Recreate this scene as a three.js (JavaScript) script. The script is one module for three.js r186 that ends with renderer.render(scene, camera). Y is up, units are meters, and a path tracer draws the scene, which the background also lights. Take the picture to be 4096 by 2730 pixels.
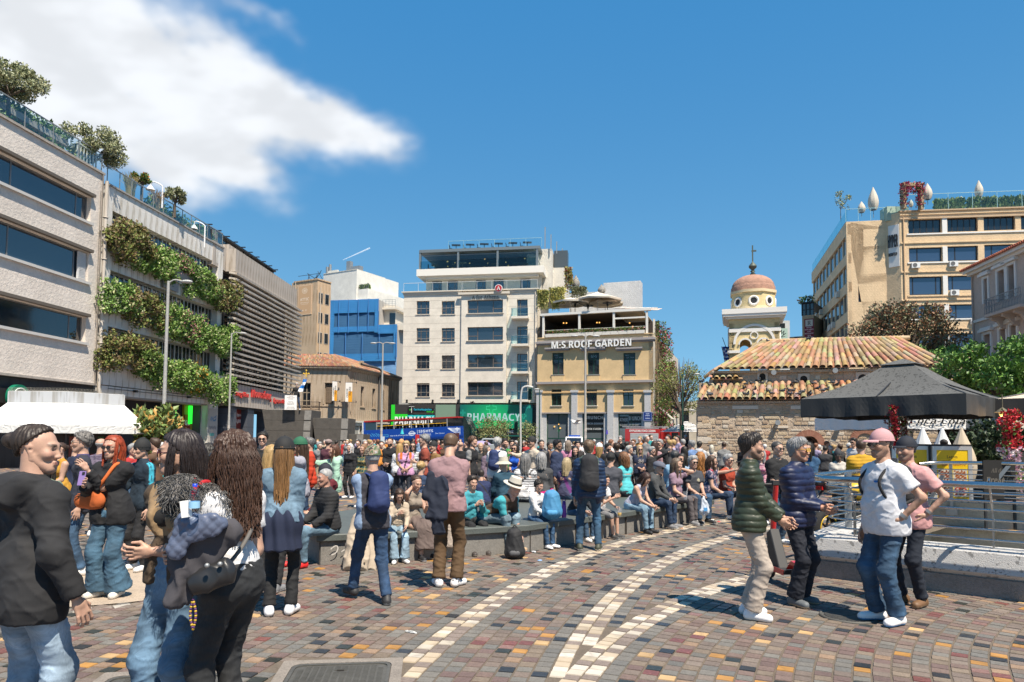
import*as THREE from'three';
import{mergeGeometries}from'three/addons/utils/BufferGeometryUtils.js';
import{FontLoader}from'three/addons/loaders/FontLoader.js';
import{TextGeometry}from'three/addons/geometries/TextGeometry.js';
const scene=new THREE.Scene();
const EYE=1.68,FOC=690,PITCH=THREE.MathUtils.degToRad(3.15),ROLL=0.008,V0=400;
const camera=new THREE.PerspectiveCamera(2*Math.atan(341/FOC)*180/Math.PI,1024/682,0.1,2000);
camera.position.set(0,EYE,0);camera.rotation.order='YXZ';camera.rotation.set(PITCH,0,ROLL);
camera.setViewOffset(1024,682,0,-(V0-341),1024,682);
const renderer=new THREE.WebGLRenderer({antialias:true});
renderer.toneMapping=THREE.LinearToneMapping;renderer.toneMappingExposure=1.75;
renderer.shadowMap.enabled=true;
scene.environmentIntensity=1;scene.backgroundIntensity=1;
const SUNDIR=new THREE.Vector3(0.3,1,0.5).normalize();
const sun=new THREE.DirectionalLight(new THREE.Color().setRGB(1,0.9,0.76),4.6);
sun.position.copy(SUNDIR).multiplyScalar(150);sun.castShadow=true;sun.shadow.radius=1;
Object.assign(sun.shadow.camera,{left:-90,right:90,top:90,bottom:-90,near:1,far:400});sun.shadow.mapSize.set(4096,4096);
scene.add(sun);scene.add(sun.target);
let _s=12345;const seed=(n)=>{_s=n>>>0;};
const R=()=>{_s=(_s+0x6d2b79f5)|0;let t=Math.imul(_s^(_s>>>15),1|_s);t=(t+Math.imul(t^(t>>>7),61|t))^t;return((t^(t>>>14))>>>0)/4294967296;};
const rr=(a,b)=>a+(b-a)*R(),pick=(a)=>a[Math.floor(R()*a.length)],sgn=()=>(R()<0.5?-1:1);
const clamp=(x,a=0,b=1)=>Math.min(b,Math.max(a,x)),lerp=(a,b,t)=>a+(b-a)*t,sst=(a,b,x)=>{const t=clamp((x-a)/(b-a));return t*t*(3-2*t);};
const h3=(x,y,z)=>{let n=Math.imul(x,374761393)^Math.imul(y,668265263)^Math.imul(z,2147483629);n=Math.imul(n^(n>>>13),1274126177);return((n^(n>>>16))>>>0)/4294967296;};
function vn(x,y,z,P=0){
let X=Math.floor(x),Y=Math.floor(y),Z=Math.floor(z),u=x-X,v=y-Y,w=z-Z;u=u*u*(3-2*u);v=v*v*(3-2*v);w=w*w*(3-2*w);
let X1=X+1,Y1=Y+1;if(P){X=((X%P)+P)%P;Y=((Y%P)+P)%P;X1=((X1%P)+P)%P;Y1=((Y1%P)+P)%P;}
const a=h3(X,Y,Z),b=h3(X1,Y,Z),c=h3(X,Y1,Z),d=h3(X1,Y1,Z),p=a+(b-a)*u,q=c+(d-c)*u,s0=p+(q-p)*v;if(w===0)return s0;
const e=h3(X,Y,Z+1),f=h3(X1,Y,Z+1),g=h3(X,Y1,Z+1),h=h3(X1,Y1,Z+1),r=e+(f-e)*u,t=g+(h-g)*u;return s0+(r+(t-r)*v-s0)*w;
}
const fbm=(x,y,z,o=4,P=0)=>{let s=0,a=0.5,t=0;for(let i=0;i<o;i++){s+=a*vn(x,y,z+i*17,P);t+=a;a*=0.5;x*=2;y*=2;z*=2;P*=2;}return s/t;};
const V3=(x=0,y=0,z=0)=>new THREE.Vector3(x,y,z);
function ray(sx,sy){
let x=(sx/4-512)/FOC,y=-(sy/4-V0)/FOC;const c=Math.cos(ROLL),s=Math.sin(ROLL),cp=Math.cos(PITCH),sp=Math.sin(PITCH);
[x,y]=[c*x-s*y,s*x+c*y];return V3(x,cp*y+sp,sp*y-cp);
}
const at=(sx,sy,Z)=>{const d=ray(sx,sy);return d.multiplyScalar(-Z/d.z).add(V3(0,EYE,0));};
const grd=(sx,sy,y=0)=>{const d=ray(sx,sy);return d.multiplyScalar((y-EYE)/d.y).add(V3(0,EYE,0));};
{
const W=2048,H=1024,data=new Float32Array(W*H*4);
const ang=(sx,sy)=>{const d=ray(sx,sy).normalize();return[Math.atan2(d.x,-d.z),Math.asin(d.y)];};
const B=[[150,260,760,230,0.1,1.15],[560,200,620,190,0.3,1.2],[950,330,520,170,0.35,1.15],[1300,430,380,140,0.3,1.25],[1440,500,270,120,0.1,1.2],[700,520,420,120,0.45,0.95],[880,625,200,60,0.5,0.5],[520,620,300,150,0.4,0.9],[1000,60,260,60,0.1,0.42],[-500,150,900,420,0,1.1],[1150,110,120,60,0.8,0.36]]
.map(([x,y,a,b,t,w])=>{const c=ang(x,y),k=1/2760;return[c[0],c[1],a*k*0.85,b*k*0.85,-t,w];});
for(let j=0;j<H;j++)for(let i=0;i<W;i++){
const el=((j+0.5)/H-0.5)*Math.PI,th=((i+0.5)/W-0.5)*2*Math.PI,e=Math.max(el,0)*180/Math.PI;
const dx=Math.cos(el)*Math.cos(th),dy=Math.sin(el),dz=Math.cos(el)*Math.sin(th),az=Math.atan2(dx,-dz);
const t=1-Math.exp(-e/13);
let c=[lerp(0.20,0.020,t),lerp(0.41,0.135,t),lerp(0.56,0.325,t)];
let m=0;
let s0=0;if(el>-0.05&&el<1.2&&az>-1.6&&az<0.25)for(const[bx,by,a,b]of B){const p=Math.abs((az-bx)*Math.cos(by))-0.09,q=Math.abs(el-by)-0.06;s0=Math.max(s0,Math.exp(-(Math.max(0,p)**2/(a*a)+Math.max(0,q)**2/(a*a))*1.3));}
if(s0>0.05){
const w1=fbm(dx*5+3,dy*7,dz*5,3)-0.5,w2=fbm(dx*5,dy*7+9,dz*5+4,3)-0.5;
const A=az+w1*0.16,E=el+w2*0.1;
let s=0;for(const[bx,by,a,b,tl,w]of B){const p=(A-bx)*Math.cos(by),q=E-by,X=(p*Math.cos(tl)+q*Math.sin(tl))/a,Y=(q*Math.cos(tl)-p*Math.sin(tl))/b;const g=w*Math.exp(-(X*X+Y*Y)*1.3);s=Math.max(s,g)+Math.min(s,g)*0.35;}
const X=az*9+el*14,Y=el*26-az*9;
const n=fbm(X,Y,7.7,5)*0.62+fbm(dx*38,dy*60,dz*38,3)*0.38;
m=Math.pow(sst(0.16,1.08,s*(0.34+1.3*n)+(n-0.5)*0.55*sst(0.08,0.4,s)),1.1);
const lit=0.50+0.10*sst(0.3,0.75,fbm(X*1.3+5,Y*1.3,2.2,4));
c=[lerp(c[0],lit*0.93,m*0.97),lerp(c[1],lit*0.96,m*0.97),lerp(c[2],lit*1.0,m*0.97)];
}
const o=(j*W+i)*4;data[o]=c[0];data[o+1]=c[1];data[o+2]=c[2];data[o+3]=1;
}
const sky=new THREE.DataTexture(data,W,H,THREE.RGBAFormat,THREE.FloatType);
sky.mapping=THREE.EquirectangularReflectionMapping;sky.magFilter=THREE.LinearFilter;sky.minFilter=THREE.LinearFilter;sky.colorSpace=THREE.LinearSRGBColorSpace;sky.needsUpdate=true;
scene.background=sky;scene.environment=sky;
}
const s2l=(c)=>(c<=0.04045?c/12.92:((c+0.055)/1.055)**2.4),l2s=(c)=>(c<=0.0031308?c*12.92:1.055*c**(1/2.4)-0.055);
function tex(n,fn,size=1,srgb=true,repeat=1){
const d=new Uint8Array(n*n*4);
for(let j=0;j<n;j++)for(let i=0;i<n;i++){let c=fn(i/n,j/n);if(!Array.isArray(c))c=[c,c,c];const o=(j*n+i)*4;for(let k=0;k<3;k++)d[o+k]=255*clamp(srgb?l2s(clamp(c[k])):c[k]);d[o+3]=255;}
const t=new THREE.DataTexture(d,n,n);t.wrapS=t.wrapT=THREE.RepeatWrapping;t.magFilter=THREE.LinearFilter;t.minFilter=THREE.LinearMipmapLinearFilter;t.generateMipmaps=true;
if(srgb)t.colorSpace=THREE.SRGBColorSpace;t.repeat.set(1/size,1/size);t.needsUpdate=true;return t;
}
function canvasTex(w,h,draw){const c=document.createElement('canvas');c.width=w;c.height=h;const g=c.getContext('2d');draw(g,w,h);const t=new THREE.CanvasTexture(c);t.colorSpace=THREE.SRGBColorSpace;t.magFilter=THREE.LinearFilter;return t;}
const T={};
T.grain=tex(256,(u,v)=>0.72+0.28*fbm(u*64,v*64,1,3,64),0.5);
T.plaster=tex(256,(u,v)=>{const a=fbm(u*6,v*6,3,5,6),b=fbm(u*64,v*64,4,2,64);return clamp(0.80+0.26*(a-0.5)+0.16*(b-0.5)+0.08);},5);
T.streak=tex(512,(u,v)=>{const a=fbm(u*40,v*4,5,4,4),b=fbm(u*5,v*5,6,4,5),c=sst(0.55,0.8,a)*0.35+(b-0.5)*0.3;return[0.9-c*0.9,0.9-c,0.9-c*1.15];},6);
T.concrete=tex(512,(u,v)=>{const a=fbm(u*8,v*8,8,5,8),b=fbm(u*90,v*90,9,2,90);return clamp(0.8+0.4*(a-0.5)+0.3*(b-0.5));},1.5);
T.cloth=tex(256,(u,v)=>0.8+0.1*Math.sin(u*Math.PI*128)*Math.sin(v*Math.PI*128)+0.14*(fbm(u*20,v*20,2,3,20)-0.5),0.16);
T.denim=tex(512,(u,v)=>{const w=Math.sin((u+v)*Math.PI*200),a=fbm(u*4,v*4,12,4,4),b=fbm(u*120,v*30,13,2,30),k=clamp(0.66+0.06*w+0.5*(a-0.5)+0.3*(b-0.5));return[k*0.95,k,k];},0.4);
T.knit=tex(256,(u,v)=>0.75+0.2*Math.abs(Math.sin(u*Math.PI*32+0.8*Math.sin(v*Math.PI*64))),0.16);
T.skin=tex(256,(u,v)=>{const a=fbm(u*10,v*10,21,4,10),b=fbm(u*70,v*70,22,2,70),k=0.9+0.16*(a-0.5)+0.1*(b-0.5);return[k,k*(0.97+0.08*(a-0.5)),k*0.96];},0.25);
T.bumpFine=tex(256,(u,v)=>fbm(u*50,v*50,31,3,50),0.25,false);
T.bumpCoarse=tex(256,(u,v)=>fbm(u*9,v*9,33,5,9),0.6,false);
T.fold=tex(256,(u,v)=>{const a=fbm(u*3,v*3,41,3,3);return 0.5+0.5*Math.sin(((v*3+u*2)+a*2.2)*Math.PI*2)*fbm(u*4,v*4,42,2,4);},0.42,false);
T.marble=tex(256,(u,v)=>{const w=fbm(u*3,v*3,51,4,3),a=Math.abs(Math.sin((u+2*v+w*2.2)*Math.PI*2)),b=fbm(u*40,v*40,52,2,40);return clamp(0.66+0.3*Math.pow(a,0.35)+0.12*(b-0.5));},1.6);
T.vein=tex(256,(u,v)=>{const w=fbm(u*6,v*6,55,4,6),a=Math.abs(((u*3+v*6+w*3)%1)-0.5),b=fbm(u*30,v*30,56,3,30);const k=clamp(0.30+0.25*b+0.7*(1-sst(0,0.05,a))*sst(0.45,0.6,w));return k;},0.42);
T.wood=tex(256,(u,v)=>{const w=fbm(u*3,v*24,61,4,3);return 0.6+0.4*w;},0.6);
T.slab=tex(256,(u,v)=>{const b=fbm(u*60,v*60,71,3,60),a=fbm(u*6,v*6,72,3,6);return clamp(0.74+0.45*(b-0.5)+0.25*(a-0.5));},0.5);
T.speck=tex(256,(u,v)=>{const a=fbm(u*128,v*128,81,2,128),b=fbm(u*6,v*6,82,4,6),c=fbm(u*30,v*30,83,3,30);return clamp(0.86+0.2*(b-0.5)-0.6*sst(0.62,0.75,a)*sst(0.4,0.62,b)-0.45*sst(0.63,0.72,c));},1.2);
const col=(c)=>(Array.isArray(c)?new THREE.Color().setRGB(c[0],c[1],c[2]):new THREE.Color(c));
const _m=new Map();
function M(c,rough=0.8,o={}){
const key=JSON.stringify([c,rough,o],(k,v)=>(v&&v.isTexture?v.uuid:v));if(_m.has(key))return _m.get(key);
const phys=o.clearcoat||o.sheen||o.transmission!==undefined||o.ior;
const m=new(phys?THREE.MeshPhysicalMaterial:THREE.MeshStandardMaterial)({color:col(c),roughness:rough,...o});_m.set(key,m);return m;
}
const glass=M([0.018,0.03,0.045],0.04,{ior:2.1});
const clearGlass=new THREE.MeshPhysicalMaterial({color:col([0.78,0.92,0.95]),roughness:0.02,transmission:1,thickness:0,ior:1.5,side:THREE.DoubleSide});
const steel=M([0.56,0.55,0.53],0.28,{metalness:1,roughnessMap:T.grain});
const darkMetal=M([0.03,0.03,0.032],0.45,{metalness:0.3}),greyMetal=M([0.32,0.33,0.33],0.5,{metalness:0.5});
const box=(w,h,d,x=0,y=0,z=0,ry=0,rx=0,rz=0)=>{const g=new THREE.BoxGeometry(w,h,d);if(rx)g.rotateX(rx);if(rz)g.rotateZ(rz);if(ry)g.rotateY(ry);return g.translate(x,y,z);};
const b6=(x0,y0,z0,x1,y1,z1)=>box(x1-x0,y1-y0,z1-z0,(x0+x1)/2,(y0+y1)/2,(z0+z1)/2);
function rod(a,b,r0,r1=r0,n=8){const A=a.isVector3?a:V3(...a),Bv=b.isVector3?b:V3(...b),d=Bv.clone().sub(A),L=d.length();const g=new THREE.CylinderGeometry(r1,r0,L,n,1);g.translate(0,L/2,0);g.applyQuaternion(new THREE.Quaternion().setFromUnitVectors(V3(0,1,0),d.normalize()));return g.translate(A.x,A.y,A.z);}
const tube=(pts,r,n=20,m=6)=>new THREE.TubeGeometry(new THREE.CatmullRomCurve3(pts.map((p)=>(p.isVector3?p:V3(...p)))),n,r,m,false);
const lathe=(pts,n=24)=>new THREE.LatheGeometry(pts.map((p)=>new THREE.Vector2(p[0],p[1])),n);
const sph=(r,x=0,y=0,z=0,sx=1,sy=1,sz=1,n=12)=>new THREE.SphereGeometry(r,n,Math.max(6,n*0.7|0)).scale(sx,sy,sz).translate(x,y,z);
const shp=(pts,holes=[])=>{const s=new THREE.Shape(pts.map((p)=>new THREE.Vector2(p[0],p[1])));for(const h of holes)s.holes.push(new THREE.Path(h.map((p)=>new THREE.Vector2(p[0],p[1]))));return s;};
const ext=(pts,depth,holes=[],bevel=0)=>new THREE.ExtrudeGeometry(shp(pts,holes),{depth,bevelEnabled:bevel>0,bevelSize:bevel,bevelThickness:bevel,bevelSegments:1,curveSegments:12});
const rectPts=(x0,y0,x1,y1)=>[[x0,y0],[x1,y0],[x1,y1],[x0,y1]];
function uvm(g,smooth){
const p=g.attributes.position,n=g.attributes.normal,u=new Float32Array(p.count*2);
for(let i=0;i<p.count;i++){const x=p.getX(i),y=p.getY(i),z=p.getZ(i),a=Math.abs(n.getX(i)),b=Math.abs(n.getY(i)),c=Math.abs(n.getZ(i));if(smooth){u[2*i]=x*0.8+z*0.8;u[2*i+1]=y+z*0.15;}else if(b>a&&b>c){u[2*i]=x;u[2*i+1]=z;}else if(a>c){u[2*i]=z;u[2*i+1]=y;}else{u[2*i]=x;u[2*i+1]=y;}}
g.setAttribute('uv',new THREE.BufferAttribute(u,2));return g;
}
function plain(g){g=g.index?g.toNonIndexed():g;for(const k of Object.keys(g.attributes))if(!['position','normal','uv','color'].includes(k))g.deleteAttribute(k);return g;}
function mrg(list){list=[list].flat(9).filter(Boolean);if(list.length===1)return list[0];const anyC=list.some((g)=>g.attributes.color);list=list.map(plain).map((g)=>{if(!g.attributes.uv)g.setAttribute('uv',new THREE.BufferAttribute(new Float32Array(g.attributes.position.count*2),2));if(anyC&&!g.attributes.color)g.setAttribute('color',new THREE.BufferAttribute(new Float32Array(g.attributes.position.count*3).fill(1),3));return g;});return mergeGeometries(list);}
function paint(g,c){const n=g.attributes.position.count,a=new Float32Array(n*3);for(let i=0;i<n;i++)a.set(c,i*3);g.setAttribute('color',new THREE.BufferAttribute(a,3));return g;}
const _names=new Map();
function numbered(n){const k=_names.get(n)||0;_names.set(n,k+1);return k?`${n}_${String(k).padStart(3, '0')}`:n;}
function tag(o,label,category,group){o.userData={...o.userData,label,category};if(group)o.userData.group=group;return o;}
function mesh(g,m,keep){if(Array.isArray(g))g=mrg(g);if(!keep&&!g.userData.keep)uvm(g);const o=new THREE.Mesh(g,m);o.castShadow=o.receiveShadow=true;return o;}
function part(name,g,m,parent,label,keep){const o=mesh(g,m,keep);o.name=name;if(label)o.userData.label=label;parent.add(o);return o;}
function thing(name,label,category,p=[0,0,0],turn=0,group){const o=new THREE.Group();o.name=numbered(name);o.position.set(...(p.isVector3?p.toArray():p));o.rotation.y=turn;tag(o,label,category,group);scene.add(o);return o;}
function solo(name,g,m,label,category,p=[0,0,0],turn=0,group,keep){const o=mesh(g,m,keep);o.name=numbered(name);o.position.set(...(p.isVector3?p.toArray():p));o.rotation.y=turn;tag(o,label,category,group);scene.add(o);return o;}
function struct(name,g,m,keep){const o=mesh(g,m,keep);o.name=numbered(name);o.userData.kind='structure';scene.add(o);return o;}
function copy(o,p,turn,label,group){const c=o.clone();c.name=numbered(o.name.replace(/_\d{3}$/,''));c.userData={...o.userData,label};if(group)c.userData.group=group;c.position.set(...(p.isVector3?p.toArray():p));c.rotation.y=turn;scene.add(c);return c;}
const stuff=(o)=>{o.userData.kind='stuff';return o;};
const font=await new FontLoader().loadAsync('fonts/droid/droid_sans_bold.typeface.json');
const serif=await new FontLoader().loadAsync('fonts/droid/droid_serif_regular.typeface.json');
function text(str,size,depth,f=font){const g=new TextGeometry(str,{font:f,size,depth,curveSegments:3,bevelEnabled:false});g.computeBoundingBox();const b=g.boundingBox;return g.translate(-(b.min.x+b.max.x)/2,-(b.min.y+b.max.y)/2,0);}
function fitText(str,w,h,depth,f){const g=text(str,1,depth,f);const b=g.boundingBox;return g.scale(w/(b.max.x-b.min.x),h/(b.max.y-b.min.y),1);}
function face(w,h,x=0,y=0,z=0,d=0.02){const g=new THREE.BoxGeometry(w,h,d).translate(x,y,z);g.userData.keep=true;return g;}
const PIT0=[3.66,-8.72],PITD=[0.783,0.622];
const PITH=[[0.2,0.25],[9,0.25],[9,7.3],[0.2,7.3]].map(([a,b])=>[PIT0[0]+a*PITD[0]+b*PITD[1],-(PIT0[1]+a*PITD[1]-b*PITD[0])]);
const COVERS=[[-1.2,-4.9,0.12,0.86,0.8],[-2.35,-4.62,0.12,0.9,0.8]];
{
struct('ground',new THREE.ShapeGeometry(shp([[-600,-300],[600,-300],[600,900],[-600,900]],[PITH])).rotateX(-Math.PI/2).translate(0,-0.06,0),M([0.16,0.14,0.125],0.9,{map:T.concrete,bumpMap:T.bumpCoarse,bumpScale:0.01}));
const farTex=tex(512,(u,v)=>{const r=Math.floor(v*48),c=Math.floor(u*40+(r%2)*0.5)%40,k=h3(c,r,5),e=Math.min((v*48)%1,(u*40+(r%2)*0.5)%1),j=e<0.07?0.55:1;const p=k<0.5?[0.15,0.12,0.108]:k<0.78?[0.125,0.127,0.13]:k<0.85?[0.5,0.3,0.1]:k<0.92?[0.3,0.13,0.11]:[0.05,0.06,0.07];return p.map((x)=>x*j*(0.85+0.3*h3(c,r,9)));},5.5);
const far=new THREE.Shape([[-40,3],[-40,-60],[45,-60],[45,3]].map((p)=>new THREE.Vector2(p[0],-p[1])));
far.holes.push(new THREE.Path(PITH.map((p)=>new THREE.Vector2(...p))));
struct('square_paving',new THREE.ShapeGeometry(far).rotateX(-Math.PI/2).translate(0,-0.012,0),M([1,1,1],0.85,{map:farTex}));
struct('street',new THREE.PlaneGeometry(120,22).rotateX(-Math.PI/2).translate(0,-0.02,-76),M([0.06,0.06,0.062],0.9,{map:T.concrete}));
}
const paving=thing('stone_paving','paving of small coloured stone setts with curved bands of white marble','paving');delete paving.userData.category;delete paving.userData.label;paving.userData.kind='structure';
{
seed(77);
struct('sand_bed',new THREE.ShapeGeometry(new THREE.Shape([[-16,-3.6],[-20,-17],[12,-17],[3.5,-8.75],[5.5,-7.2],[7,-3.6]].map((p)=>new THREE.Vector2(p[0],-p[1])))).rotateX(-Math.PI/2).translate(0,-0.008,0),M([0.17,0.135,0.10],0.95,{map:T.slab,bumpMap:T.bumpFine,bumpScale:0.002}));
const cA=[16.8,-1.52],RA=17.96,cC=[8.92,-1.85],RC=9.04,W=0.126,Lg=0.112;
const brown=[[0.2,0.155,0.125],[0.18,0.14,0.115],[0.22,0.175,0.142],[0.195,0.135,0.112],[0.16,0.108,0.095],[0.22,0.17,0.125]],grey=[[0.175,0.162,0.142],[0.155,0.148,0.134],[0.19,0.175,0.152]];
const white=[[0.56,0.49,0.39],[0.62,0.55,0.45],[0.5,0.4,0.28],[0.55,0.46,0.33]];
const list=[];
const blocked=(x,z)=>{
if(((x+5.0)/1.75)**2+((z+7.9)/1.2)**2<1)return true;
if(Math.hypot(x-3.24,z+6.72)<0.27)return true;
for(const h of COVERS){const dx=x-h[0],dz=z-h[1],c=Math.cos(h[2]),s=Math.sin(h[2]),a=dx*c-dz*s,b=dx*s+dz*c;if(Math.abs(a)<h[3]/2+0.05&&Math.abs(b)<h[4]/2+0.05)return true;}
{const a=(x-PIT0[0])*PITD[0]+(z-PIT0[1])*PITD[1],b=(x-PIT0[0])*PITD[1]-(z-PIT0[1])*PITD[0];if(a>0.06&&b>0.06)return true;}
return false;
};
const emit=(x,z,th,fam,k,i)=>{
if(z>-4.2||z<-16.5||Math.abs(x)>-z*0.80+0.4||blocked(x,z))return;
const q=h3(k+900,i+900,fam),q2=h3(k+300,i+77,fam+5);
let c,v=0;
const band=(fam===1&&(k===0||k===1||k===9||k===10))||(fam===2&&(k===0||k===1));
const edge=(fam===1&&(k===-1||k===2||k===8||k===11))||(fam===2&&k===2);
if(band&&z>-15){if(((i+k)%3===0)?q<0.12:q<0.86){c=white[Math.floor(q2*4)];v=1;}else c=[0.24,0.19,0.16];}
else if(edge){if(q<0.2){c=[0.05,0.053,0.058];v=2;}else c=grey[Math.floor(q2*3)];}
else if(q<0.036){c=q2<0.65?[0.44,0.225,0.06]:[0.55,0.36,0.17];v=1;}
else if(q<0.075){c=q2<0.7?[0.24,0.095,0.08]:[0.3,0.17,0.14];v=3;}
else if(q<0.15){c=q2<0.5?[0.05,0.051,0.052]:[0.052,0.056,0.046];v=2;}
else if(q<0.18){c=[0.3,0.2,0.13];}
else if(q<0.40)c=grey[Math.floor(q2*3)];
else c=brown[Math.floor(q2*6)];
list.push({x,z,th,c,v,d:Math.hypot(x,z)});
};
const inC=(x,z)=>Math.hypot(x-cC[0],z-cC[1])<RC+0.10;
for(let k=-150;k<110;k++){
const r=RA-k*W;if(r<1)continue;const dth=Lg/r,off=((k%2)+2)%2*0.5;
for(let i=0,n=Math.floor(2*Math.PI/dth);i<n;i++){const th=(i+off)*dth,x=cA[0]+r*Math.cos(th),z=cA[1]+r*Math.sin(th);if(!inC(x,z))emit(x,z,th,1,k,i);}
}
for(let k=0;k<66;k++){
const r=RC-k*W;if(r<0.4)continue;const dth=Lg/r,off=(k%2)*0.5;
for(let i=0,n=Math.floor(2*Math.PI/dth);i<n;i++){const th=(i+off)*dth;emit(cC[0]+r*Math.cos(th),cC[1]+r*Math.sin(th),th,2,k,i);}
}
for(let i=0;i<64;i++){const a=i/64*Math.PI*2,x=-5.0+1.88*Math.cos(a),z=-7.9+1.32*Math.sin(a);list.push({x,z,th:a,c:i%2?[0.45,0.41,0.35]:[0.3,0.25,0.21],v:1,d:Math.hypot(x,z),s:1.5});}
list.sort((a,b)=>a.d-b.d);
const shape=(jx,jz)=>{const g=new THREE.BufferGeometry(),w=W/2-0.004,l=Lg/2-0.004,b=0.005,P=[[-w,-0.02,-l],[w,-0.02,-l],[w,-0.02,l],[-w,-0.02,l],[-w+b,0,-l+b],[w-b,0,-l+b],[w-b,0,l-b],[-w+b,0,l-b]].map((p)=>[p[0]*(1+jx*(0.5-h3(p[0]*1e4|0,p[2]*1e4|0,3))*0.08),p[1],p[2]*(1+jz*0.04)]);const F=[[4,7,6],[4,6,5],[0,4,5],[0,5,1],[1,5,6],[1,6,2],[2,6,7],[2,7,3],[3,7,4],[3,4,0]];const a=[];for(const f of F)for(const i of f)a.push(...P[i]);g.setAttribute('position',new THREE.Float32BufferAttribute(a,3));g.computeVertexNormals();return g;};
const vars=[0,1,2,3].map((i)=>{const g=uvm(shape(i%2?1:-1,i>1?1:-1));const u=g.attributes.uv;for(let j=0;j<u.count;j++)u.setXY(j,u.getX(j)+i*0.37,u.getY(j)+i*0.61);g.userData.keep=true;return g;});
const kinds=[{map:T.slab,bumpMap:T.bumpFine,bumpScale:0.0015},{map:T.marble},{map:T.vein},{map:T.vein}],rough=[0.8,0.45,0.35,0.45];
const mul=[1.12,1.02,1.5,1.6];
list.slice(0,300).forEach((p,i)=>{const o=part('paving_stone',vars[i%4],M(p.c.map((c)=>Math.min(0.95,c*mul[p.v])),rough[p.v],kinds[p.v]),paving,null,true);o.position.set(p.x,rr(-0.002,0.0015),p.z);o.rotation.set(rr(-0.008,0.008),-p.th,rr(-0.008,0.008));});
const rest=list.slice(300),E4=new THREE.Matrix4(),q=new THREE.Quaternion(),e=new THREE.Euler(),v=V3();
for(let kind=0;kind<4;kind++){
const L=rest.filter((p)=>p.v===kind),pos=new Float32Array(L.length*90),nor=new Float32Array(L.length*90),uv=new Float32Array(L.length*60),cl=new Float32Array(L.length*90);
L.forEach((p,i)=>{
const g=vars[i%4],s=p.s||1;e.set(rr(-0.01,0.01),-p.th,rr(-0.01,0.01));q.setFromEuler(e);E4.compose(V3(p.x,rr(-0.003,0.002),p.z),q,V3(s,1,s));
const ox=R(),oy=R(),f=rr(0.88,1.12);
for(let j=0;j<30;j++){v.fromBufferAttribute(g.attributes.position,j).applyMatrix4(E4);pos.set([v.x,v.y,v.z],i*90+j*3);v.fromBufferAttribute(g.attributes.normal,j).applyQuaternion(q);nor.set([v.x,v.y,v.z],i*90+j*3);uv[i*60+j*2]=g.attributes.uv.getX(j)+ox;uv[i*60+j*2+1]=g.attributes.uv.getY(j)+oy;cl.set(p.c.map((c)=>Math.min(0.95,c*mul[kind]*f)),i*90+j*3);}
});
const g=new THREE.BufferGeometry();g.setAttribute('position',new THREE.BufferAttribute(pos,3));g.setAttribute('normal',new THREE.BufferAttribute(nor,3));g.setAttribute('uv',new THREE.BufferAttribute(uv,2));g.setAttribute('color',new THREE.BufferAttribute(cl,3));
stuff(part('paving_stone',g,M([1,1,1],rough[kind],{...kinds[kind],vertexColors:true}),paving,null,true));
}
console.log('pavers',list.length);
}
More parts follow.
